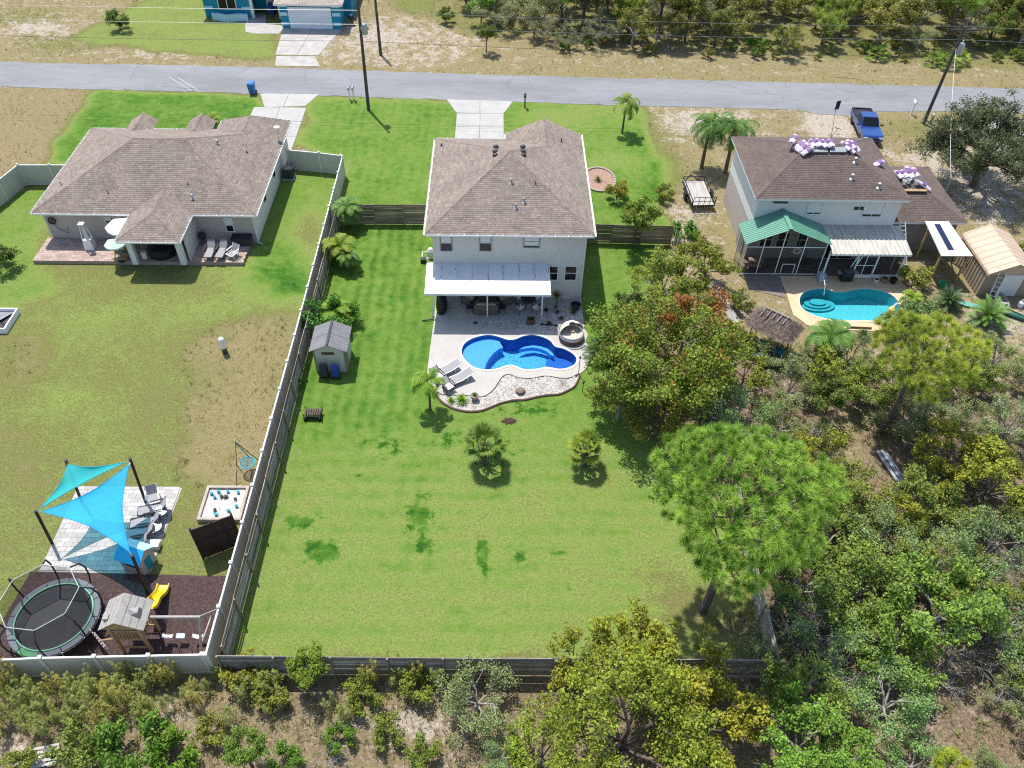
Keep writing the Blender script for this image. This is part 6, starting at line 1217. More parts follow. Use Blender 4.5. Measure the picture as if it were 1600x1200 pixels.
def sun_lounger():
    t = thing('sun_lounger', 'x', 'sun lounger'); MB().box(-.3, .3, -.75, .22, .3, .34).build('seat', M['grey_sling'], t, bevel=.01); MB().bar((0, .22, .33), (0, .95, .52), .6, .035, up=(0, -.3, .95)).build('backrest', M['grey_sling'], t); f = MB()
    for s_ in (-1, 1): f.bar((s_ * .32, -.85, .3), (s_ * .32, .25, .3), .05, .05).bar((s_ * .32, .2, .32), (s_ * .32, .95, .5), .05, .05)
    f.bar((-.32, -.85, .3), (.32, -.85, .3), .05, .05).build('frame', M['white'], t)
    for s_ in (-1, 1):
        for y in (-.7, .5): MB().bar((s_ * .3, y, 0), (s_ * .3, y, .3), .05, .05).build('leg', M['white'], t)
    MB().box(-.28, .28, -1.15, -.85, .27, .31).build('foot_cushion', M['cream'], t, bevel=.03); return t
sl0 = sun_lounger(); put(sl0, (-3.15, 36.05, .05), radians(-58), 'upper grey sun lounger on the left corner of the cream pool deck', 'sun loungers by the blue pool'); put(copy_tree(sl0), (-2.35, 35.3, .05), radians(-58), 'lower grey sun lounger on the left corner of the cream pool deck', 'sun loungers by the blue pool')
fo = lounge_chair(M['black'], M['cream'], 1.0, .55, .5, 55); put(fo, (-3.75, 35.6, .05), radians(40), 'upper black and cream folding chair by the young palm at the pool deck'); put(copy_tree(fo), (-3.05, 34.7, .05), radians(40), 'lower black and cream folding chair by the young palm at the pool deck')
for lab, loc, h in (('black tiki torch at the near right edge of the blue pool', (5.2, 36.0, .05), 1.35), ('short black path torch in the grass right of the pebble bed', (5.35, 34.5, 0), .7)):
    t = thing('garden_torch', lab, 'torch', loc); MB().tube([(0, 0, 0), (0, 0, h)], .022, 6).build('pole', M['iron'], t); MB().lathe([(.02, 0), (.06, .05), (.07, .16), (.03, .2)], 8, (0, 0, h)).build('burner', M['black'], t)
pt_ = thing('flower_pot', 'round terracotta-grey pot with a small plant at the edge of the cream pool deck', 'flower pot', (-1.3, 33.75, .05)); MB().lathe([(.16, 0), (.24, .25), (.25, .4), (.2, .4), (.18, .34), (0, .34)], 14).build('pot', mat('pot_grey', (.30, .26, .22), .9), pt_)
rk = thing('boulder', 'single brown boulder in the middle of the lower white pebble bed', 'boulder', (1.5, 34.4, .02)); bm = bmesh.new(); bmesh.ops.create_icosphere(bm, subdivisions=2, radius=.3)
for v in bm.verts: v.co *= 1 + random.uniform(-.15, .15); v.co.z = v.co.z * .7 + .12
me = bpy.data.meshes.new('stone'); bm.to_mesh(me); bm.free(); me.materials.append(mat('boulder_brown', (.25, .19, .15), .95, (.16, .12, .1), 3, bump=.5)); link('stone', me, rk)
hd = thing('dirt_mound', 'small patch of dug brown dirt in the lawn right of the left fan palm', 'dirt pile', P(795, 658)); MB().add([(.44 * (1 + .25 * sin(a * 1.7)) * cos(a * pi / 8) * k, .30 * (1 + .2 * cos(a * 2.3)) * sin(a * pi / 8) * k, z + .015 * sin(a * 3)) for k, z in ((1, .0), (.7, .05), (.35, .08)) for a in range(16)] + [(0, 0, .05)], [(i * 16 + j, i * 16 + (j + 1) % 16, i * 16 + 16 + (j + 1) % 16, i * 16 + 16 + j) for i in range(2) for j in range(16)] + [(32 + j, 32 + (j + 1) % 16, 48) for j in range(16)]).build('soil', mat('dug_soil', (.085, .05, .035), .98, (.05, .03, .022), 6, bump=1, bscale=14), hd)
rb_ = thing('landscape_bed', 'oval mulch bed with a stone kerb on the front lawn right of the beige house', 'flower bed', P(936, 281)); ob = [(1.25 * cos(a * pi / 14), 1.75 * sin(a * pi / 14)) for a in range(28)]
MB().prism(ob, -.02, .03).build('bed', mat('bed_mulch', (.36, .24, .18), .95, (.24, .15, .11), 5, fine=.3), rb_)
for a in range(28): MB().box(-.17, .17, -.08, .08, 0, .14).build('stone', mat('kerb_stone', (.40, .34, .29), .95, (.28, .23, .2), 4), rb_, loc=(1.32 * cos(a * pi / 14), 1.82 * sin(a * pi / 14), 0), rot=(0, 0, a * pi / 14 + pi / 2 + random.uniform(-.1, .1)), bevel=.02)

# ---- things in and around the right-hand house
def bundle(label, p, rx, rz, n, group, along_=True):
    """wrapped roofing bundles lying over a ridge or slope: each wrapped pack is its own thing"""
    base = Vector(p); ar = .05 if abs(rx) < .05 else .035
    for k in range(n):
        t = thing('roofing_bundle', label[k], 'roofing bundle', p, rz, group); t.rotation_euler = (rx, 0, rz); off = Vector((.42 * (k - (n - 1) / 2), random.uniform(-.06, .06), .02 + .05 * (k % 2))); t.location = base + Matrix.Rotation(rz, 3, 'Z') @ Matrix.Rotation(rx, 3, 'X') @ off
        me_ = random.choice((M['pink'], M['pink'], mat('pale_wrap', (.74, .64, .74), .55, (.62, .44, .64), 3, spec=.4)))
        rows = [[(x, y, .16 + ar * (1 - (y / .5) ** 2) - (0 if abs(x) < .19 else .09)) for x in (-.205, -.19, 0, .19, .205)] for y in [-.5 + i / 8 for i in range(9)]]
        b = MB(); b.grid(rows); b.add([(-.205, -.5, 0), (.205, -.5, 0), (.205, -.5, .07), (-.205, -.5, .07)], [(0, 1, 2, 3)]); b.add([(.205, .5, 0), (-.205, .5, 0), (-.205, .5, .07), (.205, .5, .07)], [(0, 1, 2, 3)])
        for s_ in (-1, 1): b.grid([[(s_ * .205, y, 0) for y in [-.5 + i / 8 for i in range(9)]], [(s_ * .205, y, .07 + ar * (1 - (y / .5) ** 2)) for y in [-.5 + i / 8 for i in range(9)]]])
        b.build('wrap', M['pink'], t, smooth=False); MB().box(-.19, .19, -.46, .46, .0, .1).build('shingle_pack', M['shingle_dark'], t)
        for y in (.12,): zz = .16 + ar * (1 - (y / .5) ** 2); MB().box(-.206, .206, y - .16, y + .16, zz - .04, zz + .006).build('print_band', mat('print_purple', (.20, .11, .25), .6, amt=.3), t)
ROOF = 'roofing bundles left on the brown roof'
def three(s_, n): return [s_.format(w) for w in (('left', 'right') if n == 2 else ('leftmost', 'middle', 'rightmost') if n == 3 else ('leftmost', 'second from left', 'second from right', 'rightmost'))[:n]] if n > 1 else [s_.replace('{} ', '')]
sl3 = math.atan(.417)
def rp(u, v, h=0.0): c = PPL(u, v, pp3, nn3); return (c[0], c[1], c[2] + h)
bundle(three('{} lilac roofing bundle at the far left end of the white house ridge', 1), rp(1239, 219), sl3 * .3, radians(-30), 1, ROOF)
bundle(three('{} lilac roofing bundle of the four lying across the middle of the ridge', 4), (23.05, 52.1, 7.22), 0, 0, 4, ROOF)
bundle(three('{} lilac roofing bundle sliding down the slope left of the roof vents', 3), rp(1255, 232), sl3, radians(-62), 3, ROOF)
bundle(three('{} lilac roofing bundle at the ridge behind the right roof vent', 2), (25.0, 52.0, 7.15), .1, radians(20), 2, ROOF)
bundle(three('{} crumpled lilac roofing bundle on the slope right of the roof vents', 2), rp(1331, 231), sl3, radians(35), 2, ROOF)
bundle(three('{} lilac roofing bundle lying alone on the right hip of the brown roof', 1), (27.3, 51.5, 6.05), .1, radians(-60), 1, ROOF)
ng = (0, -s, 1.0) if False else (0, -.417, 1.0); pg = (28.5, 49.25, 2.72)
def gp(u, v, h=0.0): c = PPL(u, v, pg, ng); return (c[0], c[1], c[2] + h)
bundle(three('{} lilac roofing bundle lying over the garage ridge', 4), (30.6, 53.0, 4.32), 0, radians(8), 4, ROOF)
bundle(three('{} lilac roofing bundle on the garage slope beside the white buckets', 2), gp(1420, 272, .05), sl3, radians(-20), 2, ROOF)
bundle(three('{} crumpled lilac roofing bundle at the right end of the scaffold board', 1), gp(1443, 292, .05), sl3, radians(60), 1, ROOF)
sb = thing('scaffold_board', 'brown scaffold board with roof jacks across the garage slope', 'board', gp(1424, 300, .12)); MB().box(-1.1, 1.1, -.14, .14, 0, .05).build('plank', M['wood'], sb)
for x in (-.9, 0, .9): MB().bar((x, -.14, 0), (x, .3, .02), .06, .04).build('bracket', M['steel'], sb)
for k, (u, v) in enumerate(((1413, 279), (1418, 287), (1426, 281), (1430, 289), (1411, 289))):
    p = gp(u, v, .05); t = thing('bucket', ('white bucket nearest the ridge among those on the garage roof', 'white bucket in the middle of those on the garage roof', 'white bucket nearest the lilac bundles on the garage roof', 'white bucket nearest the right end of the scaffold board', 'white bucket at the left end of the scaffold board')[k], 'bucket', p, random.random() * 6, 'white buckets on the garage roof'); MB().lathe([(.13, 0), (.16, .34), (.14, .34), (.12, .05), (0, .05)], 12).build('pail', M['white'], t); MB().tube([(.16, 0, .3), (.05, 0, .42), (-.16, 0, .3)], .01, 4).build('handle', M['steel'], t)
bbq = thing('barbecue', 'black gas barbecue on the slab in front of the ribbed lean-to roof', 'barbecue', (25.1, 45.75, .05)); MB().box(-.42, .42, -.26, .26, .1, .75).build('cabinet', M['black'], bbq, bevel=.03); MB().lathe([(.3, .75), (.34, .85), (.25, 1.08), (0, 1.14)], 14, sx=1.25, sy=.85).build('hood', M['charcoal'], bbq)
MB().box(.42, .75, -.2, .2, .72, .76).build('side_shelf', M['steel'], bbq); MB().box(-.75, -.42, -.2, .2, .72, .76).build('side_shelf', M['steel'], bbq)
for x, y, lab, m, r_ in ((27.3, 45.6, 'white pot on the porch edge under the ribbed lean-to roof', 'white', .2), (27.9, 45.65, 'orange clay pot on the porch edge under the ribbed lean-to roof', 'wood', .24), (28.5, 45.55, 'black pot at the right end of the lean-to porch edge', 'black', .26)):
    t = thing('flower_pot', lab, 'flower pot', (x, y, .05)); MB().lathe([(r_ * .7, 0), (r_, r_ * 1.4), (r_ * .85, r_ * 1.4), (r_ * .8, r_ * 1.2), (0, r_ * 1.2)], 12).build('pot', M[m], t); MB().lathe([(r_ * .8, r_ * 1.21), (0, r_ * 1.3)], 10).build('soil', MATS['soil'], t)
ew = thing('pool_ladder_box', 'pale grey plastic step box at the screen door near the turquoise pool', 'step box', (23.4, 46.0, .05)); MB().box(-.3, .3, -.25, .25, 0, .45).build('step', mat('step_grey', (.42, .48, .52), .6), ew, bevel=.03); MB().box(-.3, .3, -.55, -.25, 0, .22).build('lower_step', mat('step_grey', (.42, .48, .52), .6), ew, bevel=.03)
hl = thing('pool_handrail', 'white handrail curving into the shallow end of the turquoise pool', 'handrail', (23.1, 45.0, .05)); MB().tube([(0, .35, 0), (0, .3, .75), (0, .1, .85), (.05, -.5, .55), (.08, -.8, -.1)], .03, 6).build('rail', M['white'], hl); MB().lathe([(.07, 0), (.07, .03)], 8, (0, .35, 0)).build('flange', M['steel'], hl)
dvb = thing('diving_board', 'short tan jump board on the near edge of the turquoise pool', 'diving board', (24.6, 40.75, .05), radians(-3)); MB().box(-.95, .75, -.22, .22, .12, .18).build('board', M['deck_tan'], dvb, bevel=.01); MB().box(-.9, -.7, -.15, .15, 0, .12).box(.5, .7, -.15, .15, 0, .12).build('stand', M['wood'], dvb)
fl_ = thing('pool_float', 'coiled teal pool hose lying on the deck beside the thatched hut', 'hose', (20.0, 40.9, .05)); MB().tube([((.42 - .03 * (i / 16)) * cos(i * pi / 8), (.3 - .02 * (i / 16)) * sin(i * pi / 8), .04 + .035 * (i / 16)) for i in range(64)], .03, 5).build('coil', mat('hose_teal', (.03, .25, .28), .5), fl_); MB().tube([(.4, 0, .05), (.8, .2, .04)], .03, 5).build('end_piece', M['steel'], fl_)
yb = thing('pool_toy', 'yellow and white inflatable toy at the right end of the turquoise pool', 'pool toy', (27.1, 42.0, .05)); MB().lathe([(.05, 0), (.28, .2), (.24, .55), (.1, .7), (0, .72)], 12).build('body', mat('float_yellow', (.72, .62, .18), .5), yb); MB().tube([(0, 0, .6), (.2, .1, .9), (.42, .1, .85)], [.1, .09, .05], 7).build('neck', M['cream'], yb)
def ladder(label, a, b, w=.42):
    t = thing('ladder', label, 'ladder', a); A, B = Vector(a), Vector(b); s_ = (B - A).cross(Vector((0, 0, 1))).normalized() * w / 2; f = MB()
    for q in (-1, 1): MB().bar(A + s_ * q, B + s_ * q, .06, .04).shift(a).build('stile', M['alu'], t)
    k = int((B - A).length / .3)
    for i in range(1, k): p = A + (B - A) * i / k; MB().bar(p - s_, p + s_, .03, .04).shift(a).build('rung', M['alu'], t)
ladder('aluminium ladder leaning beside the ribbed lean-to roof', (29.8, 46.7, 0), (29.4, 49.0, 2.9)); ladder('white ladder lying against the front of the tan metal shed', (34.6, 43.3, .3), (35.0, 44.1, 2.1))
pk = thing('lumber_pile', 'long grey boards laid side by side leading to the thatched hut', 'boards', (16.2, 43.3, 0))
for k in range(5):
    MB().bar((-.25 + .13 * k, -2.3, .06), (-.85 + .13 * k, 2.1, .08), .115, .05, 0, t=random.random()).build('board', M['wood_grey'], pk)
pk = thing('lumber_pile', 'two long grey-white boards lying in the clearing among the right-hand trees', 'boards', (22.6, 28.5, 0)); 
for k, (dx, w_) in enumerate(((-.16, .16), (.1, .2), (.3, .1))): MB().bar((dx - .25, 1.3, .1), (dx + .25, -1.25, .1), w_, .1, t=.7).build('board', mat('board_bluish', (.36, .39, .42), .7, (.28, .31, .34), 2), pk)
MB().box(.4, .8, -.9, -.5, 0, .25).build('block', mat('board_bluish', (.36, .39, .42), .7), pk)
kx = thing('kayak', 'upturned dark green kayak lying on the sand right of the thatched hut yard', 'kayak', (35.4, 42.2, .05), radians(-38)); b = MB(); b.lathe([(.0, -1.5), (.16, -1.1), (.28, -.4), (.3, .2), (.24, .9), (0, 1.5)], 10, sx=.6, sy=1.0); kb = b.build('hull', mat('kayak_green', (.03, .14, .10), .4, spec=.5), kx, smooth=True); kb.rotation_euler = (0, pi / 2, 0); kb.location = (0, 0, .15); MB().bar((-1.0, 0, .36), (1.0, 0, .36), .04, .04).build('keel', M['charcoal'], kx)
kx = thing('surfboard', 'pale green board lying on the sand behind the larger cycad', 'board', (33.0, 43.1, .06), radians(-25)); MB().prism([(1.3 * cos(a * pi / 10), .26 * sin(a * pi / 10)) for a in range(20)], 0, .07).build('deck', mat('board_green', (.16, .38, .31), .5), kx); MB().prism([(-1.0, -.02), (-.7, -.02), (-.9, .02)], .07, .2).build('fin', M['charcoal'], kx)
bt = thing('rowing_boat', 'small pale boat lying under a frame in front of the tan metal shed', 'boat', (35.3, 43.2, 0), radians(80)); rows = [[(-1.1 + 2.2 * i / 8, sgn * .42 * (1 - abs(-1 + 2 * i / 8) ** 2.5) * f_, z) for i in range(9)] for sgn, f_, z in ((-1, 1, .45), (-1, .75, .1), (1, .75, .1), (1, 1, .45))]; MB().grid(rows).build('hull', mat('boat_hull', (.45, .42, .38), .6), bt); MB().box(-.3, -.1, -.35, .35, .33, .37).build('seat', M['wood_grey'], bt); MB().tube([(-1.0 + 2.0 * i / 8, .40 * (1 - abs(-1 + 2 * i / 8) ** 2.5), .46) for i in range(9)], .03, 5).build('gunwale', M['white'], bt)
pg_ = thing('gas_bottle', 'white gas bottle lying near the lower right corner of the tan shed', 'gas bottle', (36.6, 43.0, 0)); MB().lathe([(.15, 0), (.2, .1), (.2, .42), (.12, .52), (.05, .55)], 12).build('tank', M['white'], pg_); MB().lathe([(.08, .55), (.08, .65)], 8).build('collar', M['steel'], pg_)
gb = thing('tub', 'bright green plastic tub under the white carport roof', 'tub', (32.0, 45.3, 0)); MB().lathe([(.2, 0), (.3, .28), (.27, .28), (.18, .04), (0, .04)], 12).build('bowl', mat('tub_green', (.04, .42, .12), .5), gb); MB().tube([(.3, 0, .26), (.36, 0, .3), (.3, .12, .26)], .015, 4).build('handle', M['charcoal'], gb)
wc = thing('wicker_chest', 'brown chest standing inside the screened room under the green porch roof', 'chest', (18.9, 47.3, .07)); MB().box(-.5, .5, -.3, .3, 0, .5).build('body', M['wicker'], wc, bevel=.02); MB().box(-.53, .53, -.33, .33, .5, .56).build('lid', M['fence_tan'], wc)
lr = thing('life_ring', 'white ring float hanging inside the screened room under the green porch roof', 'ring float', (21.5, 47.0, 1.7)); MB().tube([(.24 * cos(a * pi / 10), 0, .24 * sin(a * pi / 10)) for a in range(20)], .085, 8, closed=True).build('ring', M['white'], lr); MB().tube([(0, 0, .3), (0, 0, 1.9)], .012, 4).build('rope', M['cream'], lr)
bk = thing('exercise_bike', 'dark exercise bike in the right corner of the screened room', 'exercise bike', (22.5, 47.2, .07)); MB().lathe([(.05, -.03), (.26, -.03), (.26, .03), (.05, .03)], 14).build('flywheel', M['black'], bk, loc=(0, .3, .32), rot=(0, pi / 2, 0)); MB().tube([(0, .3, .3), (0, -.2, .55), (0, -.28, .95)], .035, 6).tube([(0, .3, .32), (0, .38, 1.1), (.2, .3, 1.15)], .03, 6).tube([(-.25, .5, .03), (.25, .5, .03)], .03, 5).tube([(-.25, -.4, .03), (.25, -.4, .03)], .03, 5).build('frame', M['iron'], bk); MB().box(-.12, .12, -.4, -.15, .95, 1.02).build('saddle', M['black'], bk, bevel=.02)
fu = thing('bench', 'tan wooden bench inside the left part of the screened room', 'bench', (18.6, 46.9, .07)); MB().box(-.6, .6, -.2, .2, .4, .45).build('seat', M['wood'], fu)
for x in (-.5, .5): MB().box(x - .04, x + .04, -.18, .18, 0, .4).build('leg', M['wood'], fu)
tl = thing('trellis', 'three leaning white poles beside the right end of the tan board fence', 'garden poles', P(1055, 395))
for a, b in (((-.3, -.3, 0), (-.2, .2, 1.9)), ((.0, .1, 0), (.15, .3, 1.7)), ((.5, .2, 0), (.25, .4, 1.8))): MB().tube([a, b], .035, 6).build('pole', M['cream'], tl)
for k, (a, b) in enumerate((((-32.0, 76.6), (-29.2, 73.9)), ((-31.2, 76.6), (-28.5, 73.9)))): MB().bar((a[0], a[1], .026), (b[0], b[1], .026), .10, .004).build('road_marking', mat('worn_paint', (.42, .42, .42), .9, (.28, .28, .29), 3), kind='structure')
pw = thing('pallet', 'weathered white wooden pallet at the lower left corner of the photo', 'pallet', P(72, 1183), radians(12))
for k in range(5): MB().box(-.5, .5, -.42 + .19 * k, -.42 + .19 * k + .12, .1, .12, 0, random.random()).build('slat', mat('pallet_white', (.52, .50, .48), .9, (.38, .36, .34), 3, tone=.15), pw)
for x in (-.46, 0, .46): MB().box(x - .04, x + .04, -.42, .46, 0, .1).build('bearer', M['wood_grey'], pw)
for k, (x, y, a) in enumerate(((16.2, 31.5, .6), (17.6, 35.0, -.4))):
    pass
# ================================================================== TREES, PALMS, SHRUBS, GROUND COVER
def rnd_unit(r, n):
    v = r.normal(size=(n, 3)); return v / np.linalg.norm(v, axis=1, keepdims=True)
def leaf_quads(r, C, rad, per, size, up=.45, aspect=.55, fill=.5, flat=.75, tone_sd=.16):
    """rhombic leaves spread through clumps; returns V, tone"""
    C = np.asarray(C); n = len(C) * per; rad = np.broadcast_to(rad, (len(C),)); cen = np.repeat(C, per, 0); rr = np.repeat(rad, per)
    d = rnd_unit(r, n); k = r.random(n) ** fill; p = cen + d * (rr * k)[:, None] * np.array([1, 1, flat])
    nrm = rnd_unit(r, n) * .75 + d * .35 + np.array([0, 0, up]); nrm /= np.linalg.norm(nrm, axis=1, keepdims=True)
    a = np.cross(nrm, rnd_unit(r, n)); a /= np.linalg.norm(a, axis=1, keepdims=True) + 1e-9; b = np.cross(nrm, a)
    s = size * r.uniform(.65, 1.35, n)[:, None]; V = np.stack([p - a * s * .5, p + b * s * aspect * .5, p + a * s * .5, p - b * s * aspect * .5], 1).reshape(-1, 3)
    ct = np.clip(r.normal(.5, tone_sd, len(C)), 0, 1); t = np.clip(np.repeat(ct, per) + r.normal(0, .22, n), 0, 1); return V, t
def skeleton(seed, H, spread, tr, hb=.3, limbs=6, subs=4, twigs=2, up=.55, lean=(0, 0), droop=0.0, top=True):
    """trunk, limbs and twigs; returns (mesh builder, tips)"""
    r = random.Random(seed); mb = MB(); tips = []; z0 = H * hb; tp = [(0, 0, -.1)]
    for i in range(1, 5): t = i / 4; tp.append((lean[0] * t + r.uniform(-.05, .05) * H * .2, lean[1] * t + r.uniform(-.05, .05) * H * .2, z0 * t))
    mb.tube(tp, [tr * 1.25, tr, tr * .9, tr * .82, tr * .75], 7); base = Vector(tp[-1]); a0 = r.random() * 6.28
    for i in range(limbs):
        az = a0 + 2 * pi * i / limbs + r.uniform(-.4, .4); el = r.uniform(up * .45, up * 1.5) if i or not top else 1.35; L = spread * r.uniform(.5, .75) if el < 1.2 else (H - z0) * .6
        d = Vector((cos(az) * cos(el), sin(az) * cos(el), sin(el))); st = base - Vector((0, 0, r.uniform(0, z0 * .3))); m = st + d * L * .5 + Vector((r.uniform(-.1, .1), r.uniform(-.1, .1), .06)) * L; e = st + d * L; e.z = max(e.z, z0 * .7)
        mb.tube([st, m, e], [tr * .55, tr * .4, tr * .25], 5)
        for j in range(subs):
            az2 = az + r.uniform(-1.1, 1.1); el2 = r.uniform(.0, 1.1) - droop; L2 = spread * r.uniform(.28, .5); s2 = m + (e - m) * (j / max(1, subs - 1)); e2 = s2 + Vector((cos(az2) * cos(el2), sin(az2) * cos(el2), sin(el2))) * L2; e2.z = min(max(e2.z, H * .12), H * 1.02)
            mb.tube([s2, (s2 + e2) / 2 + Vector((0, 0, .05 * L2)), e2], [tr * .24, tr * .17, tr * .1], 4); tips.append(e2.copy()); tips.append((s2 + e2) / 2)
            for k in range(twigs):
                d3 = Vector((r.uniform(-1, 1), r.uniform(-1, 1), r.uniform(-.3 - droop, .9))).normalized() * spread * r.uniform(.13, .25); e3 = e2 + d3; mb.tube([e2, e3], [tr * .1, tr * .05], 3); tips.append(e3)
    return mb, [tuple(t) for t in tips]
LIB = {}
def leafy(key, seed, H, spread, tr, per, lsize, clump, mats, bark, keep=1.0, **kw):
    r = np.random.default_rng(seed); mb, tips = skeleton(seed, H, spread, tr, **kw); tips = np.array(tips); tips = tips[r.random(len(tips)) < keep]
    V, t = leaf_quads(r, tips, clump * r.uniform(.7, 1.3, len(tips)), per, lsize); LIB[key] = [('trunk', mb.mesh('trunk', bark)), ('crown', np_mesh('crown', V, np.arange(len(V)).reshape(-1, 4), mats, t))]
LM = leafmat('leaf_oak', (.11, .14, .03), (.34, .39, .085)); LMY = leafmat('leaf_yellowgreen', (.14, .155, .022), (.42, .42, .06)); LMG = leafmat('leaf_greygreen', (.14, .175, .075), (.37, .42, .19)); LMB = leafmat('leaf_bright', (.06, .15, .02), (.20, .36, .05)); LMO = leafmat('leaf_orange', (.16, .09, .02), (.46, .22, .06))
for i in range(3):
    leafy('oak%d' % i, 20 + i, 4.6, 2.7, .13, 60, .17, .42, LM, M['bark_pale'], limbs=7, subs=4, twigs=2, hb=.28)
    leafy('loose%d' % i, 40 + i, 4.4, 2.4, .09, 46, .18, .33, LMY, M['bark'], limbs=6, subs=4, twigs=2, hb=.25, up=.7, keep=.85)
    leafy('grey%d' % i, 60 + i, 3.8, 2.4, .12, 62, .12, .36, LMG, M['bark_pale'], limbs=7, subs=4, twigs=2, hb=.2, keep=.9)
    leafy('bush%d' % i, 80 + i, 1.5, 1.15, .04, 42, .13, .24, LM if i != 1 else LMB, M['bark'], limbs=6, subs=3, twigs=1, hb=.12, up=.8)
for i in range(2):
    leafy('big%d' % i, 100 + i, 8.2, 4.6, .24, 88, .175, .56, LM if i == 0 else LMY, M['bark'], limbs=10, subs=5, twigs=3, hb=.30, up=.75)
    leafy('tall%d' % i, 120 + i, 6.6, 2.0, .12, 60, .17, .42, LM, M['bark'], limbs=8, subs=4, twigs=2, hb=.42, up=.95)
_r = np.random.default_rng(77); _t = np.array(skeleton(100, 8.2, 4.6, .24, hb=.30, limbs=10, subs=5, twigs=3, up=.75)[1]); _t = _t[(_t[:, 2] > 4.5) & (_r.random(len(_t)) < .30)]; V, t = leaf_quads(_r, _t + np.array([0, 0, .12]), .5, 34, .17); LIB['big0'].append(('autumn_leaves', np_mesh('autumn_leaves', V, np.arange(len(V)).reshape(-1, 4), LMO, t)))
leafy('orange0', 140, 6.0, 2.4, .11, 52, .17, .40, LMO, M['bark'], limbs=7, subs=4, twigs=2, hb=.35, up=.9)
leafy('sparse0', 150, 8.5, 5.0, .30, 110, .17, .62, LMG, M['bark'], limbs=15, subs=6, twigs=3, hb=.25, up=.6, keep=.95)
mb, tips = skeleton(160, 2.2, 1.7, .05, hb=.15, limbs=9, subs=6, twigs=3, up=.7); LIB['bare0'] = [('branches', mb.mesh('branches', M['bark_pale']))]
# pines: bursts of long needles at the branch ends
def pine(key, seed, H, spread, tr, lean, hb, limbs, subs, per, nl, keep=1.0, col=((.045, .15, .016), (.22, .42, .055))):
    r = np.random.default_rng(seed); mb, tips = skeleton(seed, H, spread, tr, hb=hb, limbs=limbs, subs=subs, twigs=2, up=.62, lean=lean); tips = np.array(tips); tips = tips[r.random(len(tips)) < keep]; n = len(tips) * per
    c = np.repeat(tips, per, 0) + r.normal(0, .05, (n, 3)); d = rnd_unit(r, n) + np.array([0, 0, .45]); d /= np.linalg.norm(d, axis=1, keepdims=True); L = nl * r.uniform(.75, 1.2, n)[:, None]; w = np.cross(d, rnd_unit(r, n)); w /= np.linalg.norm(w, axis=1, keepdims=True); w *= .020
    V = np.stack([c - w, c + w, c + d * L], 1).reshape(-1, 3); ct = np.clip(r.normal(.5, .2, len(tips)), 0, 1); t = np.clip(np.repeat(ct, per) + r.normal(0, .15, n), 0, 1)
    LIB[key] = [('trunk', mb.mesh('trunk', mat('bark_pine', (.17, .13, .11), .95, (.09, .065, .055), 6, stretch=(1, 1, .3), bump=.6, bscale=20))), ('crown', np_mesh('crown', V, np.arange(len(V)).reshape(-1, 3), leafmat('leaf_pine', col[0], col[1], trans=.25), t, 3))]
def dome_pine(key, seed, base_lean, zc, rx, rz_, n, per, nl, tr, col, mind=.42):
    """trunk and limbs running to bursts spread over a broad, slightly lopsided dome"""
    r = np.random.default_rng(seed); cx, cy = base_lean; tips = []
    while len(tips) < n:
        d = rnd_unit(r, 1)[0]
        if d[2] < -.35 and r.random() < .6: continue
        k = r.uniform(.45, 1.0) ** .55; lump = 1 + .14 * math.sin(3 * atan2(d[1], d[0]) + 1) + .10 * math.sin(5 * atan2(d[1], d[0]) + d[2] * 4)
        p = np.array([cx + d[0] * rx * k * lump, cy + d[1] * rx * k * lump, zc + d[2] * rz_ * k])
        if all(((p - q) ** 2).sum() > mind for q in tips[-400:]): tips.append(p)
    tips = np.array(tips); mb = MB(); q = random.Random(seed); tp = [(cx * t * (.7 + .3 * t) + .12 * sin(t * 7), cy * t, (zc + .3) * t - .1) for t in [i / 7 for i in range(8)]]
    mb.tube(tp, [tr * (1.15 - .62 * i / 7) for i in range(8)], 8)
    for i in range(44):
        e = tips[q.randrange(n)]; t = min(7, max(4, int(4 + 3 * (e[2] - zc + rz_) / (2 * rz_)))); b_ = np.array(tp[t]); m = (b_ + e) / 2 + np.array([0, 0, -.15]); mb.tube([tuple(b_), tuple(m), tuple(e)], [tr * .34, tr * .22, tr * .08], 5)
        for j in range(3):
            d2 = tips[((tips - e) ** 2).sum(1).argsort()[1 + j]]; mb.tube([tuple(m * .4 + e * .6), tuple(d2)], [tr * .12, tr * .05], 4)
    N_ = n * per; c = np.repeat(tips, per, 0) + r.normal(0, .05, (N_, 3)); out = tips - np.array([cx, cy, zc - 1.0]); out /= np.linalg.norm(out, axis=1, keepdims=True); d = rnd_unit(r, N_) + np.repeat(out, per, 0) * .55 + np.array([0, 0, .3]); d /= np.linalg.norm(d, axis=1, keepdims=True); L = nl * r.uniform(.75, 1.2, N_)[:, None]; w = np.cross(d, rnd_unit(r, N_)); w /= np.linalg.norm(w, axis=1, keepdims=True); w *= .0125
    V = np.stack([c - w, c + w, c + d * L], 1).reshape(-1, 3); ct = np.clip(r.normal(.5, .26, n), 0, 1); t = np.clip(np.repeat(ct, per) + r.normal(0, .15, N_), 0, 1)
    LIB[key] = [('trunk', mb.mesh('trunk', mat('bark_pine', (.17, .13, .11), .95, (.09, .065, .055), 6, stretch=(1, 1, .3), bump=.6, bscale=20))), ('crown', np_mesh('crown', V, np.arange(len(V)).reshape(-1, 3), leafmat('leaf_pine', col[0], col[1], trans=.3), t, 3))]
PC = ((.14, .27, .035), (.50, .66, .14))
dome_pine('pine0', 7, (.35, .6), 8.4, 3.7, 2.5, 400, 230, .36, .2, PC, .34)
dome_pine('pine1', 9, (.5, .1), 6.4, 2.8, 1.7, 190, 220, .36, .15, PC, .28)
pine('pine2', 12, 6.5, 1.9, .10, (0, 0), .35, 8, 4, 70, .40)
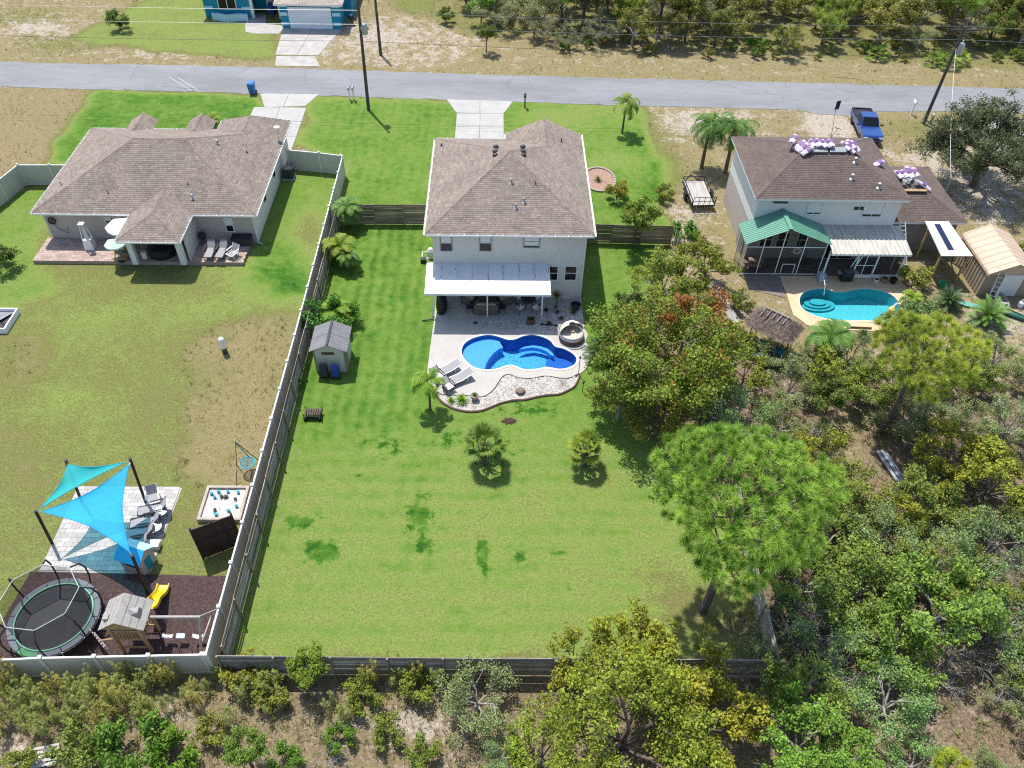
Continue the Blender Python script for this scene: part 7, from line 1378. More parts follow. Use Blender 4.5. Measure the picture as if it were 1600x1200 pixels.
# palms
def pinnate(key, seed, trunk_h, tr, nf, fl, arch, mats, lw=.045, ll=.5, droop=.5, crownshaft=False, el0=(.1, 1.3), tip=.3, bark='bark'):
    r = np.random.default_rng(seed); tb = MB(); tb.tube([(0, 0, -.1), (.04, 0, trunk_h * .5), (0, .03, trunk_h)], [tr * 1.3, tr, tr * .85], 8)
    if crownshaft: tb.tube([(0, .03, trunk_h - .05), (0, .03, trunk_h + .5)], [tr * .95, tr * .4], 8)
    V = []; T = []; rib = MB()
    for f in range(nf):
        az = 2.4 * f + r.uniform(-.3, .3); el = el0[0] + (el0[1] - el0[0]) * (f / max(1, nf - 1)) ** .8 + r.uniform(-.1, .1); L = fl * r.uniform(.85, 1.1); pts = []; n = 14; p = np.array([0, .03, trunk_h + .15]); e = el; tone = r.random()
        for i in range(n + 1):
            pts.append(p.copy()); e -= arch / n * (1 + .8 * i / n); p = p + np.array([cos(az) * cos(e), sin(az) * cos(e), sin(e)]) * L / n
        rib.tube([tuple(q) for q in pts[::2]], [.025 - .003 * k for k in range(len(pts[::2]))], 3, cap=False)
        for i in range(2, n + 1):
            tdir = pts[i] - pts[i - 1]; tdir /= np.linalg.norm(tdir); side = np.cross(tdir, (0, 0, 1)); side /= np.linalg.norm(side) + 1e-6; l_ = ll * sin(pi * min(1, (i / n) * .85 + .12)) + .06
            for s_ in (-1, 1):
                for q in (0, .5):
                    b = pts[i] - tdir * L / n * q; d = side * s_ * .8 + tdir * .55 + np.array([0, 0, .2 - droop * r.uniform(.6, 1.3)]); d /= np.linalg.norm(d); w = tdir * lw; V += [b - w * .5, b + w * .5, b + d * l_ + w * .15, b + d * l_ - w * .15]; T.append(np.clip(tone * .5 + .25 + r.normal(0, .15), 0, 1))
    V = np.array(V); LIB[key] = [('trunk', tb.mesh('trunk', M[bark])), ('rib', rib.mesh('rib', mat('frond_rib', (.22, .26, .08), .7))), ('fronds', np_mesh('fronds', V, np.arange(len(V)).reshape(-1, 4), mats, T))]
LP = leafmat('leaf_palm', (.055, .14, .03), (.23, .36, .075), spec=.2); LPY = leafmat('leaf_palm_light', (.09, .18, .02), (.34, .44, .07), spec=.2); LPD = leafmat('leaf_cycad', (.03, .07, .02), (.10, .17, .04), spec=.45)
pinnate('queen', 3, 4.4, .16, 26, 2.9, 1.75, LP, lw=.09, ll=.72, droop=.8, crownshaft=True, el0=(-.35, 1.4))
pinnate('young', 4, 2.6, .08, 10, 1.8, 2.0, LPY, lw=.09, ll=.46, droop=.7, crownshaft=True, el0=(.2, 1.3))
pinnate('cycad', 5, .35, .18, 34, 1.15, .7, LPD, lw=.04, ll=.20, droop=.05, el0=(.0, 1.35))
pinnate('clump', 6, 1.3, .07, 20, 1.5, 1.5, LP, ll=.40, droop=.35, lw=.075, el0=(.0, 1.35))
pinnate('clumpy', 8, .9, .07, 18, 1.4, 1.4, LPY, ll=.38, droop=.35, lw=.08, el0=(.0, 1.35))
def fanpalm(key, seed, th, tr, nl, pet, R, mats, seg=20, skirt=True):
    r = np.random.default_rng(seed); tb = MB(); tb.tube([(0, 0, -.1), (0, 0, th * .6), (0, 0, th)], [tr * 1.1, tr * 1.05, tr * .7], 9); bo = MB()
    for k in range(26 if skirt else 0): a = 2.4 * k; z = .15 + th * .85 * k / 26; bo.bar((tr * cos(a), tr * sin(a), z), ((tr + .22) * cos(a), (tr + .22) * sin(a), z + .3), .07, .03)
    V = []; T = []; rib = MB()
    for f in range(nl):
        az = 2.4 * f + r.uniform(-.25, .25); el = -.12 + 1.45 * (f / (nl - 1)) + r.uniform(-.12, .12); L = pet * r.uniform(.8, 1.15); d = np.array([cos(az) * cos(el), sin(az) * cos(el), sin(el)]); h = np.array([0, 0, th]) + d * L; rib.tube([(0, 0, th), tuple(np.array([0, 0, th]) + d * L * .5 + np.array([0, 0, .04])), tuple(h)], .018, 4, cap=False)
        d2 = d + np.array([0, 0, -.35]); d2 /= np.linalg.norm(d2); sd = np.cross(d2, (0, 0, 1)); sd /= np.linalg.norm(sd); upv = np.cross(sd, d2); tone = r.random()
        for k in range(seg):
            a = (k - (seg - 1) / 2) / (seg - 1) * 2.7; q = d2 * cos(a) + sd * sin(a) + upv * (.12 - .10 * abs(a)); q /= np.linalg.norm(q); w = np.cross(q, upv); w /= np.linalg.norm(w); Rk = R * (1 - .08 * abs(a)) * r.uniform(.9, 1.05); m = h + q * Rk * .55; e_ = h + q * Rk + np.array([0, 0, -.10 * R * r.uniform(.3, 1.6)])
            V += [h, m - w * .030 * R / .55, e_, m + w * .030 * R / .55]; T.append(np.clip(tone * .6 + .2 + r.normal(0, .16), 0, 1))
    V = np.array(V); out = [('trunk', tb.mesh('trunk', M['bark']))]
    if skirt: out.append(('boots', bo.mesh('boots', M['thatch'])))
    LIB[key] = out + [('stalks', rib.mesh('stalks', mat('frond_rib', (.22, .26, .08), .7))), ('fronds', np_mesh('fronds', V, np.arange(len(V)).reshape(-1, 4), mats, T))]
fanpalm('fan0', 3, 1.5, .2, 17, .75, .74, leafmat('leaf_fan', (.05, .115, .015), (.27, .36, .06), spec=.2)); fanpalm('fan1', 5, 1.4, .2, 16, .72, .72, leafmat('leaf_fan', (.05, .115, .015), (.27, .36, .06))); fanpalm('palmetto', 7, .15, .08, 16, .55, .42, LPY, 12, False)
# stiff rosettes and feathery weeds
r = np.random.default_rng(4); V = []; T = []
for k in range(60):
    az = 2.4 * k; el = .1 + 1.3 * k / 60; d = np.array([cos(az) * cos(el), sin(az) * cos(el), sin(el)]); w = np.cross(d, (0, 0, 1)); w = w / np.linalg.norm(w) * .03; L = .6 * r.uniform(.8, 1.1); V += [-w * 1 + d * .05, w + d * .05, w * .7 + d * L * .6, -w * .7 + d * L * .6]; V += [-w * .7 + d * L * .6, w * .7 + d * L * .6, d * L + w * .05 - np.array([0, 0, .08]), d * L - w * .05 - np.array([0, 0, .08])]; T += [r.random()] * 2
V = np.array(V) + np.array([0, 0, .1]); LIB['yucca'] = [('leaves', np_mesh('leaves', V, np.arange(len(V)).reshape(-1, 4), LPD, T))]
V2 = V + np.array([0, 0, .9]); LIB['yuccatall'] = [('trunk', MB().tube([(0, 0, -.05), (.05, .03, .5), (0, 0, 1.0)], [.07, .06, .06], 7).mesh('trunk', M['bark'])), ('leaves', np_mesh('leaves', V2, np.arange(len(V2)).reshape(-1, 4), leafmat('leaf_yucca', (.16, .16, .05), (.34, .31, .13)), T))]
def fennel(key, seed, stems, H, mats):
    r = np.random.default_rng(seed); C = []; R_ = []; st = MB()
    for s_ in range(stems):
        x, y = r.normal(0, .3, 2); h = H * r.uniform(.6, 1.15); lx, ly = r.normal(0, .16, 2); st.tube([(x, y, -.05), (x + lx * .5, y + ly * .5, h * .5), (x + lx, y + ly, h)], [.015, .012, .006], 4)
        for k in range(12): t = .25 + .75 * k / 11; C.append((x + lx * t + r.normal(0, .06), y + ly * t + r.normal(0, .06), h * t)); R_.append(.27 * (1.12 - t))
    V, t = leaf_quads(r, C, np.array(R_), 26, .13, up=.7, aspect=.11, flat=1.0); LIB[key] = [('stems', st.mesh('stems', mat('fennel_stem', (.16, .17, .07), .9))), ('foliage', np_mesh('foliage', V, np.arange(len(V)).reshape(-1, 4), mats, t))]
LF = leafmat('leaf_fennel', (.19, .23, .055), (.50, .55, .19), trans=.4)
for i in range(3): fennel('fennel%d' % i, 30 + i, (5, 8, 4)[i], (1.5, 1.25, 1.9)[i], LF)
LIB_H = dict(oak=3.0, loose=2.9, grey=2.4, bush=.8, big=5.6, tall=4.6, orange=4.2, sparse=5.2, bare=1.2, pine0=7.6, pine1=6.4, pine2=4.4, queen=4.9, young=2.7, cycad=.7, clump=1.5, clumpy=1.1, fan=1.6, palmetto=.5, yucca=.4, yuccatall=1.3, fennel=.9)
def plant(name, label, cat, key, loc, s=1.0, tint=(1, 1, 1), rz=None, group=None, sz=None):
    if key[:3] in ('oak', 'gre', 'loo'): tint = tuple(x * 1.1 for x in tint)
    t = thing(name, label, cat, loc, random.random() * 6.28 if rz is None else rz, group); t.scale = (s, s, sz or s)
    for nm, me in LIB[key]:
        o = link(nm, me, t); o.color = (tint[0], tint[1], tint[2], 1)
    return t
def at_crown(u, v, key, s):
    b = key.rstrip('0123456789'); hc = LIB_H.get(key, LIB_H.get(b)) * s; x, y, _ = P(u, v, hc); return (x, y, 0)
Wt, Yl, Ol, Dk, Gy, Br = (1, 1, 1), (1.15, 1.05, .7), (.95, .85, .7), (.6, .68, .6), (.95, 1, 1.1), (1.0, 1.25, .8)
# (name, category, variant, crown pixel, scale, tint, label)
TREES = [
 ('tree', 'big0', 1042, 535, 1.04, (.88, 1.0, .6), 'large spreading tree with yellowed leaves right of the blue pool and round daybed'),
 ('tree', 'oak1', 972, 612, .8, (1.0, 1.0, .75), 'rounded green tree overhanging the lawn just right of the pool torch'),
 ('tree', 'orange0', 1092, 478, 1.05, (1.1, 1, 1), 'tree with rusty orange leaves above the largest yellowed tree'),
 ('tree', 'oak0', 1040, 425, .9, (1.05, 1.1, .75), 'broad green tree beside the small lawn right of the beige house'),
 ('tree', 'loose0', 1110, 395, .95, (.8, .85, .8), 'olive tree in front of the left end of the green porch roof'),
 ('tree', 'loose2', 1080, 420, .8, (.75, .9, .8), 'green shrub-like tree between the rusty orange tree and the white trellis posts'),
 ('tree', 'tall0', 985, 470, .65, (.65, .8, .7), 'small dark evergreen tree on the grass strip right of the beige house'),
 ('tree', 'oak2', 1075, 545, 1.05, (1.1, .92, .6), 'yellow and brown leaved tree behind the largest tree by the blue pool'),
 ('tree', 'loose1', 1030, 640, .9, (.85, .8, .7), 'yellow-tipped tree at the lower edge of the grove above the two-trunk shadows'),
 ('tree', 'loose1', 1170, 565, .75, (.8, .9, .8), 'small fresh green tree just below the thatched hut'),
 ('tree', 'grey0', 1165, 632, 1.0, (.85, 1.05, .8), 'round grey-green oak just above the big bright pine'),
 ('tree', 'oak1', 1095, 600, .85, (1.0, .9, .65), 'mixed green and gold tree between the grove and the grey-green oak'),
 ('tree', 'tall1', 1000, 322, .80, (.95, 1.05, .7), 'slender small tree with a bent trunk standing by the right tan board fence'),
 ('tree', 'sparse0', 1560, 205, .95, (.55, .55, .55), 'large dark grey oak leaning over the concrete strip at the upper right'),
 ('tree', 'loose0', 1285, 700, .9, (.95, .95, .8), 'yellow-green scrub oak right of the big bright pine crown'),
 ('tree', 'grey1', 1240, 590, .8, (1, 1, .9), 'pale grey-green scrub oak below the lower end of the tiki bar bench'),
 ('tree', 'loose2', 1310, 575, .9, (.75, .85, .75), 'dark olive bushy tree left of the leaning pine trunk'),
 ('tree', 'tall0', 1305, 610, .62, (.7, .8, .7), 'narrow dark green tree standing left of the sunny clearing'),
 ('tree', 'grey2', 1215, 545, .6, (1, 1, .8), 'small silvery shrub tree between the thatched hut and the feathery palm'),
 ('tree', 'oak0', 1330, 755, .8, (.9, .9, .7), 'olive scrub oak left of the grey-white boards in the clearing'),
 ('tree', 'loose1', 1500, 690, .95, (1.05, 1, .8), 'bright yellow-green oak right of the grey-white boards in the clearing'),
 ('tree', 'loose2', 1570, 735, 1.05, (.95, 1, .8), 'yellow-green oak with pale bare twigs at the right edge halfway down'),
 ('tree', 'grey0', 1590, 650, .8, (1, 1.05, 1), 'silver-green oak at the right edge above the yellow-green oaks'),
 ('tree', 'oak2', 1505, 560, .7, (.8, 1, .7), 'small bright green tree right of the leaning pine crown'),
 ('tree', 'grey1', 1565, 545, .75, (1.1, 1.1, .9), 'pale scrub oak at the right edge below the green kayak'),
 ('tree', 'grey2', 1460, 640, .7, (.8, .95, .8), 'grey-green oak in the shade under the right side of the leaning pine'),
 ('tree', 'grey0', 1390, 830, .95, (.85, 1.0, .8), 'grey-green oak just below the grey-white boards in the clearing'),
 ('tree', 'oak1', 1300, 830, .85, (.9, 1.05, .8), 'mid-green oak touching the lower right edge of the big bright pine'),
 ('tree', 'grey1', 1470, 850, .9, (.95, 1.1, .85), 'round pale green oak left of the tangle of bare grey twigs'),
 ('tree', 'grey2', 1560, 840, 1.0, (.8, .95, .8), 'broad grey-green oak at the right edge below the yellow-green pair'),
 ('tree', 'oak0', 1350, 905, .9, (.85, 1.0, .8), 'green oak on the left rim of the dark gap in the right-hand wood'),
 ('tree', 'oak2', 1265, 900, .8, (.75, .9, .8), 'shaded oak standing beside the leaning grey fence'),
 ('tree', 'grey0', 1300, 985, .85, (.9, 1.1, .8), 'round green oak right of the bottom corner of the leaning grey fence'),
 ('tree', 'oak1', 1490, 935, 1.1, (.82, 1.1, .8), 'wide bright green oak in the middle of the lower right wood'),
 ('tree', 'grey1', 1580, 960, 1.0, (.8, 1, .8), 'green oak at the right edge above the pale leaning trunk'),
 ('tree', 'oak0', 1405, 1000, .8, (.8, 1.05, .75), 'compact green oak right of the bare forked branch in the wood'),
 ('tree', 'grey2', 1400, 1085, .9, (.85, 1.15, .8), 'rounded bright oak alone on the brown litter at the lower right'),
 ('tree', 'grey0', 1320, 1065, .6, (.7, .95, .75), 'small green sapling left of the rounded bright oak at the lower right'),
 ('tree', 'oak2', 1260, 1150, .85, (.8, 1.2, .75), 'bright green oak at the bottom edge right of the yellow-green trees'),
 ('tree', 'oak1', 1330, 1180, .7, (.8, 1.15, .75), 'low green oak at the bottom edge below the green sapling'),
 ('tree', 'grey1', 1440, 1185, .6, (.8, 1.15, .75), 'small oak at the bottom edge left of the yellow-tipped young pine'),
 ('tree', 'grey1', 1210, 1010, .6, (.8, .85, .8), 'dim grey-green oak in the shade below the fence corner'),
 ('tree', 'loose0', 1000, 1010, .95, (1.05, 1.05, .8), 'upright yellow-green tree rising over the back fence in front of the lawn'),
 ('tree', 'big1', 985, 1120, .85, (.85, 1.0, .8), 'largest yellow-green tree at the bottom edge outside the back fence'),
 ('tree', 'loose1', 1075, 1025, .95, (1.0, 1.0, .8), 'yellow-green tree over the back fence nearest the pine trunk'),
 ('tree', 'loose2', 1110, 1110, 1.0, (1.1, 1.02, .8), 'golden-green tree below the right end of the back fence'),
 ('tree', 'loose0', 905, 1020, .75, (.95, .95, .8), 'leftmost yellow-green tree hanging over the back fence'),
 ('tree', 'loose2', 1060, 1180, .9, (1.05, 1, .8), 'yellow-green tree cut by the bottom edge below the golden-green one'),
 ('tree', 'loose1', 850, 1165, .75, (.85, 1.1, .8), 'bright green round bush-tree at the bottom left of the yellow-green group'),
 ('tree', 'grey2', 745, 1078, .8, (.95, .98, .85), 'grey-green shrub tree in front of the middle of the back fence'),
 ('tree', 'tall1', 478, 1035, .5, (.95, 1.1, .6), 'small bright upright tree by the left end of the back fence'),
 ('tree', 'tall0', 375, 1165, .5, (.8, 1.05, .7), 'small dark green upright tree in the lower left scrub'),
 ('tree', 'grey0', 785, 1170, .5, (.8, 1, .8), 'low grey-green shrub tree at the bottom edge left of the yellow-green group'),
 ('pine_tree', 'pine2', 1500, 1195, .55, (1.5, 1.15, .7), 'young pine with yellow tips cut by the bottom edge at the right'),
]
for nm, key, u, v, s, tint, lab in TREES: plant(nm, lab, 'tree', key, at_crown(u, v, key, s), s, tint)
plant('pine_tree', 'big bright green long-needled pine on the lower right corner of the lawn', 'tree', 'pine0', P(1097, 955), 1.0, (1, 1.05, .9), rz=0)
plant('pine_tree', 'leaning long-needled pine with a bare slanting trunk right of the sunny clearing', 'tree', 'pine1', P(1374, 675), 1.0, (1.25, 1.0, .8), rz=0)
rf_ = random.Random(31); fill = [at_crown(u, v, k, c) for _, k, u, v, c, _, _ in TREES]
for k in range(900):
    x, y = rf_.uniform(13.4, 46), rf_.uniform(10.5, 37); U, V_ = PIX(np.array([x]), np.array([y]), 2.0); U, V_ = U[0], V_[0]
    if U > 1690 or V_ > 1260 or U < 1195 or any((x - p[0]) ** 2 + (y - p[1]) ** 2 < 1.7 ** 2 for p in fill) or (1330 < U < 1420 and 600 < V_ < 790) or (1240 < U < 1560 and V_ > 1090): continue
    fill.append((x, y)); s = rf_.uniform(.45, .8); q = rf_.uniform(.7, 1.0)
    plant('tree', '%s %s scrub oak filling the %s of the right-hand wood' % ('small' if s < .62 else 'mid-sized', 'dark' if q < .8 else 'green' if q < .9 else 'bright', 'lower part' if V_ > 980 else 'middle' if V_ > 800 else 'upper part'), 'tree', rf_.choice(('oak0', 'oak2', 'grey0', 'grey1', 'grey2', 'loose1')), (x, y, 0), s, (q * rf_.uniform(.85, 1.15), q * 1.05, q * .85), group='scrub oaks filling the right-hand wood')
    if len(fill) > 54 + 36: break
PALMS = [
 ('palm_tree', 'fan0', P(757, 722), 1.0, Wt, 'left one of two stubby fan palms on the lawn below the blue pool'), ('palm_tree', 'fan1', P(912, 725), .95, (1.2, 1.1, .8), 'right one of two stubby fan palms on the lawn below the blue pool'),
 ('palm_tree', 'queen', P(1096, 262), .85, (.8, .88, .9), 'left one of two tall feathery palms left of the white house'), ('palm_tree', 'queen', P(1133, 270), .9, (.75, .85, .85), 'right one of two tall feathery palms touching the white house'),
 ('palm_tree', 'young', P(972, 208), 1.05, Wt, 'slender young palm near the road on the front lawn right of the beige house'), ('palm_tree', 'young', P(672, 640), .85, (1, 1.1, 1), 'slender young palm at the left corner of the cream pool deck'),
 ('palm_tree', 'clump', P(545, 352), 1.05, (1, 1.05, 1), 'dark bushy palm at the corner of the vinyl fence and left tan board fence'), ('palm_tree', 'clumpy', P(535, 408), 1.15, (1.1, 1, .8), 'yellowish bushy palm between the two darker palms along the vinyl fence'), ('palm_tree', 'clump', P(546, 420), .75, (1, 1, .9), 'small green palm below the yellowish palm along the vinyl fence'),
 ('palm_tree', 'clumpy', P(528, 505), 1.0, (.9, 1, .8), 'pale feathery palm just behind the cream garden shed'), ('cycad', 'cycad', P(936, 560), 1.0, (.85, 1, 1), 'dark cycad at the right edge of the cream pool deck'),
 ('cycad', 'cycad', P(1478, 478), .95, (.75, .85, .9), 'dark round cycad on the sand right of the turquoise pool'), ('palm_tree', 'cycad', P(1538, 508), 1.35, (2.2, 2.3, 1.4), 'larger light green cycad in front of the tan metal shed'),
 ('palm_tree', 'clumpy', P(1420, 480), .7, (1.1, 1.05, .7), 'bright yellow-green plant at the right end of the turquoise pool'), ('palm_tree', 'clump', P(1285, 560), 1.25, (.9, 1, .9), 'feathery palm on the near side of the turquoise pool deck'),
 ('agave', 'yucca', P(1347, 528), 1.2, Wt, 'spiky plant beside the jump board of the turquoise pool'), ('yucca', 'yuccatall', P(868, 482), 1.05, Wt, 'leaning straw-coloured yucca in the white pebbles beside the patio post'),
 ('yucca', 'yucca', P(853, 486), .45, (.8, .8, .8), 'small dark rosette left of the straw-coloured yucca'), ('yucca', 'yucca', P(871, 489), .45, (1.6, 1.6, 1), 'pale small rosette below the straw-coloured yucca'), ('yucca', 'yucca', P(896, 489), .6, (1.2, 1.6, 1), 'green rosette near the black fire bowl'), ('yucca', 'yucca', P(877, 499), .5, (1.3, 1.5, 1), 'rosette at the corner of the daybed deck in the pebbles'), ('yucca', 'yucca', P(858, 507), .5, (.8, .9, .8), 'dark tuft at the right end of the shaded pebble strip'),
 ('shrub', 'yucca', P(722, 628), 1.0, (3.0, 3.0, .8), 'larger yellow-green rosette at the left end of the pebble bed'), ('shrub', 'yucca', P(705, 628), .65, (3.2, 2.8, .7), 'smaller yellow-green rosette at the left end of the pebble bed'), ('yucca', 'yucca', (-1.3, 33.75, .38), .4, (1.4, 1.5, 1), 'small plant growing in the round pot by the pool'), ('shrub', 'bare0', P(879, 602), .3, Wt, 'thin bare reddish twig plant at the right end of the pebble bed'), ('yucca', 'yucca', (2.3, 40.85, .4), .32, (2.5, 1.2, .6), 'rusty plant in the square brown planter box'), ('yucca', 'yucca', P(743, 506), .4, (1.2, 1.5, 1), 'small green tuft at the left end of the shaded pebble strip'),
 ('shrub', 'yucca', P(934, 283), .8, (2, 1.6, 1), 'small olive plant in the oval stone-kerbed bed'),
 ('palm_tree', 'clumpy', P(333, 203), .8, (1.1, 1, .6), 'yellow-green palm by the front entry of the single-storey house'),
 ('palmetto', 'palmetto', P(1370, 92), 1.5, Wt, 'left clump of bright palmetto across the road from the blue pickup'), ('palmetto', 'palmetto', P(1478, 105), 1.7, Wt, 'broad clump of bright palmetto behind the leaning utility pole'), ('palmetto', 'palmetto', P(1497, 98), 1.5, (1, 1.05, .9), 'right-hand palmetto joined to the broad clump behind the leaning utility pole'), ('palmetto', 'palmetto', P(1456, 100), 1.3, (.9, 1, .9), 'left-hand palmetto joined to the broad clump behind the leaning utility pole'),
]
for nm, key, loc, s, tint, lab in PALMS: plant(nm, lab, {'cycad': 'cycad', 'palm_tree': 'palm', 'yucca': 'plant', 'agave': 'plant', 'shrub': 'plant', 'palmetto': 'palmetto'}[nm], key, loc, s, tint)
SHRUBS = [
 ('bush0', 183, 30, 1.4, (.55, .75, .6), 'single round dark bush on the lawn across the road left of the teal house'), ('bush1', 455, 14, .8, (.9, .9, .8), 'leafy plant by the garage corner of the teal house'), ('bush0', 697, 22, 1.1, (.7, .85, .7), 'dark bush at the edge of the wood above the middle driveway'),
 ('bush1', 505, 492, 1.6, (.75, .95, 1.0), 'dense round leafy shrub between vinyl fence and shed'), ('bush1', 535, 490, 1.2, (.9, 1, .9), 'leafy shrub right behind the roof of the cream shed'), ('bush0', 458, 598, .5, (.7, 1, .6), 'small green vine on the fence left of the firewood rack'), ('bush1', 441, 665, .4, (.8, 1, .7), 'tiny green sprig growing on the fence below the firewood rack'),
 ('bush1', 1072, 362, 1.15, (.8, 1.0, .8), 'feathery light green shrub below the utility trailer'), ('bush0', 965, 297, 1.1, (1.3, 1.0, .6), 'golden bush on the front lawn near the oval bed'), ('bush0', 1038, 300, .9, (1.1, 1.0, .7), 'olive bush beside the slender bent tree'), ('bush0', 1432, 432, 1.3, (1.2, 1.05, .8), 'dry tan-green bush at the right end of the lean-to porch'), ('bush2', 1425, 492, 1.5, (.85, 1.05, 1.6), 'blue-grey juniper shrub at the right end of the turquoise pool'), ('bush2', 1395, 508, 1.1, (.85, 1.05, 1.6), 'smaller blue-grey juniper shrub behind the yellow pool toy'), ('bush2', 1455, 488, 1.0, (.9, 1.05, 1.5), 'right-hand blue-grey juniper shrub below the dark cycad'),
 ('bush1', 1125, 515, 1.0, (.5, .9, .7), 'dark glossy green bush below the rusty orange tree'), ('bush2', 1155, 470, .9, (.9, .9, .7), 'weedy bush beside the long grey boards'), ('bush0', 0, 400, 1.3, (.5, .6, .5), 'dark shrub at the left edge level with the rose patio'), ('bush2', 1595, 395, 1.1, (.9, 1.1, .8), 'green shrub at the right edge beyond the tan metal shed'), ('bush0', 1150, 530, 1.0, (.9, .8, .6), 'brownish bush left of the thatched hut'),
 ('bush1', 200, 1170, 1.5, (1.0, .95, .9), 'wide low light green shrub in the lower left scrub'), ('bush2', 130, 1165, 1.3, (.9, 1, .8), 'low shrub right of the white pallet'), ('bush1', 265, 1178, 1.1, (1.1, 1, .6), 'yellow-green low shrub at the bottom edge in the left scrub'), ('bush0', 375, 1050, 1.0, (1.3, 1.1, .7), 'pale olive bush at the outer corner of the vinyl and board fences'), ('bush2', 560, 1085, .9, (1.0, 1.0, .7), 'thin bush in front of the back fence right of the small bright tree'), ('bush0', 650, 1070, .9, (1.1, 1.1, .7), 'olive bush against the back fence left of the grey-green shrub tree'), ('bush2', 600, 1140, .8, (1, 1, .8), 'low bush in the sandy strip under the back fence'), ('bush0', 420, 1080, .9, (1.1, 1.0, .7), 'dry bush below the fence corner'), ('bush2', 660, 1180, .8, (.9, 1, .7), 'low bush at the bottom edge in the middle scrub'), ('bush1', 445, 1190, .8, (1, 1, .8), 'bright low bush at the bottom edge beside the dark upright tree'), ('bush0', 330, 1140, .8, (1.2, 1.05, .8), 'dry low bush left of the dark upright tree'), ('bush2', 30, 1190, .8, (1.1, 1.1, .8), 'shrub in the very bottom left corner'), ('bush1', 530, 1150, .7, (1.0, .95, .7), 'small bush right of the dark upright tree in the lower scrub'),
]
for key, u, v, s, tint, lab in SHRUBS: plant('shrub', lab, 'shrub', key, at_crown(u, v, key, s), s, tint)
for u, v, s, lab in ((1475, 1020, 1.1, 'tangle of bare grey twigs in the lower right wood'), (1530, 770, 1.0, 'bare pale branches right of the clearing boards'), (1255, 610, .8, 'bare silvery twigs below the thatched hut'), (1165, 1055, .8, 'bare grey twigs on the corner of the back fence'), (1360, 1000, .9, 'bare forked branch over the dark gap in the wood'), (1585, 1100, 1.3, 'pale bare leaning trunk at the lower right edge'), (1290, 925, .8, 'bare twigs beside the leaning grey fence'), (1130, 690, .7, 'bare twigs showing above the big bright pine'), (520, 1190, .5, 'bare twig bush at the bottom edge left of centre')):
    plant('bare_shrub', lab, 'shrub', 'bare0', P(u, v), s)
rr = random.Random(12)
for k, (u, v) in enumerate(((20, 1085), (55, 1100), (95, 1075), (125, 1095), (150, 1080), (185, 1090), (210, 1075), (235, 1100), (262, 1078), (75, 1125), (30, 1130), (160, 1120), (115, 1130), (215, 1120), (195, 1060), (280, 1095), (10, 1060), (45, 1065), (335, 1065), (410, 1065), (590, 1062), (245, 1060), (530, 1120), (310, 1110)) + tuple((rr.uniform(0, 335), rr.uniform(1058, 1145)) for _ in range(12)) + tuple((rr.uniform(350, 860), rr.uniform(1060, 1110)) for _ in range(8))):
    s_ = rr.uniform(.8, 1.3); plant('dog_fennel', '%s feathery %s weed %s' % ('tall' if s_ > 1.1 else 'short' if s_ < .95 else 'mid-sized', ('green', 'pale yellow-green', 'yellow')[k % 3], 'against the vinyl fence' + (' below the trampoline' if u < 150 else ' below the playset') if v < 1092 and u < 320 else 'further out below the %s' % ('trampoline' if u < 150 else 'playset') if u < 320 else 'along the grey back fence'), 'weed', 'fennel%d' % (k % 3), P(u + rr.uniform(-8, 8), v), s_, ((1, 1, 1), (1.15, 1.1, 1), (1.3, 1.05, .8))[k % 3], group='tall feathery weeds outside the fences')
# wood across the road
FARP = [('pine2', 'young pine among the scrub of the wood across the road', 'young pines across the road'), ('oak', 'green scrub oak in the wood across the road', 'green scrub oaks across the road'), ('grey', 'grey-green scrub oak in the wood across the road', 'grey scrub oaks across the road'), ('tall', 'slim dark-trunked tree in the wood across the road', 'slim trees across the road')]
FK = ('young pine', 'scrub oak', 'grey-green oak', 'slim tree'); LAND = ((10, 'opposite the slender young palm'), (20, 'opposite the two feathery palms'), (30, 'opposite the white house'), (38, 'opposite the blue pickup'), (48, 'behind the leaning utility pole'), (999, 'beyond the big grey oak'))
pts = []
for k in range(4000):
    x = rr.uniform(-6, 70); y = rr.uniform(84.0, 112)
    if y < 83.8 + rr.uniform(0, 3.5) + (5 if x < 3 else 0) or (x < -1 and y < 94): continue
    if any((x - a) ** 2 + (y - b) ** 2 < (2.3 + .02 * (y - 84)) ** 2 for a, b in pts): continue
    pts.append((x, y))
    if len(pts) > 150: break
for x, y in pts:
    k = rr.choices((0, 1, 2, 3), (.24, .24, .24, .28))[0]; key, lab, grp = FARP[k]
    if key in ('oak', 'grey'): key += str(rr.randrange(3))
    elif key == 'tall': key += str(rr.randrange(2))
    s = rr.uniform(.8, 1.4) * (.75 if y < 87 else 1.05); q = rr.uniform(.75, 1.15); lab = '%s %s %s %s of the wood %s' % ('small' if s < .95 else 'tall' if s > 1.2 else 'mid-sized', 'dark' if q < .88 else 'bright' if q > 1.02 else 'green', FK[k], 'at the front' if y < 90 else 'in the middle' if y < 98 else 'at the back', next(b for a, b in LAND if x < a))
    plant('pine_tree' if k == 0 else 'tree', lab, 'tree', key, (x, y, 0), s, (q * rr.uniform(.95, 1.15), q * .93, q * rr.uniform(.85, 1.1)), group=grp)
plant('tree', 'lone slim tree with a dense narrow crown on the verge above the middle driveway', 'tree', 'tall0', P(760, 82), .55, (.75, .85, .6)); plant('pine_tree', 'lone young pine at the left end of the wood across the road', 'tree', 'pine2', P(752, 40), .8, (.8, .9, .8))
for k in range(46):
    x = rr.uniform(2, 66); y = rr.uniform(82.6, 87.5); plant('shrub', 'low shrub %s edge of the wood %s' % ('right at the' if y < 85 else 'just inside the', next(b for a, b in LAND if x < a)), 'shrub', rr.choice(('bush0', 'bush2', 'bush1')), (x, y, 0), rr.uniform(.4, .85), (rr.uniform(.6, 1.0), rr.uniform(.7, .95), rr.uniform(.6, .9)), group='low shrubs edging the wood')
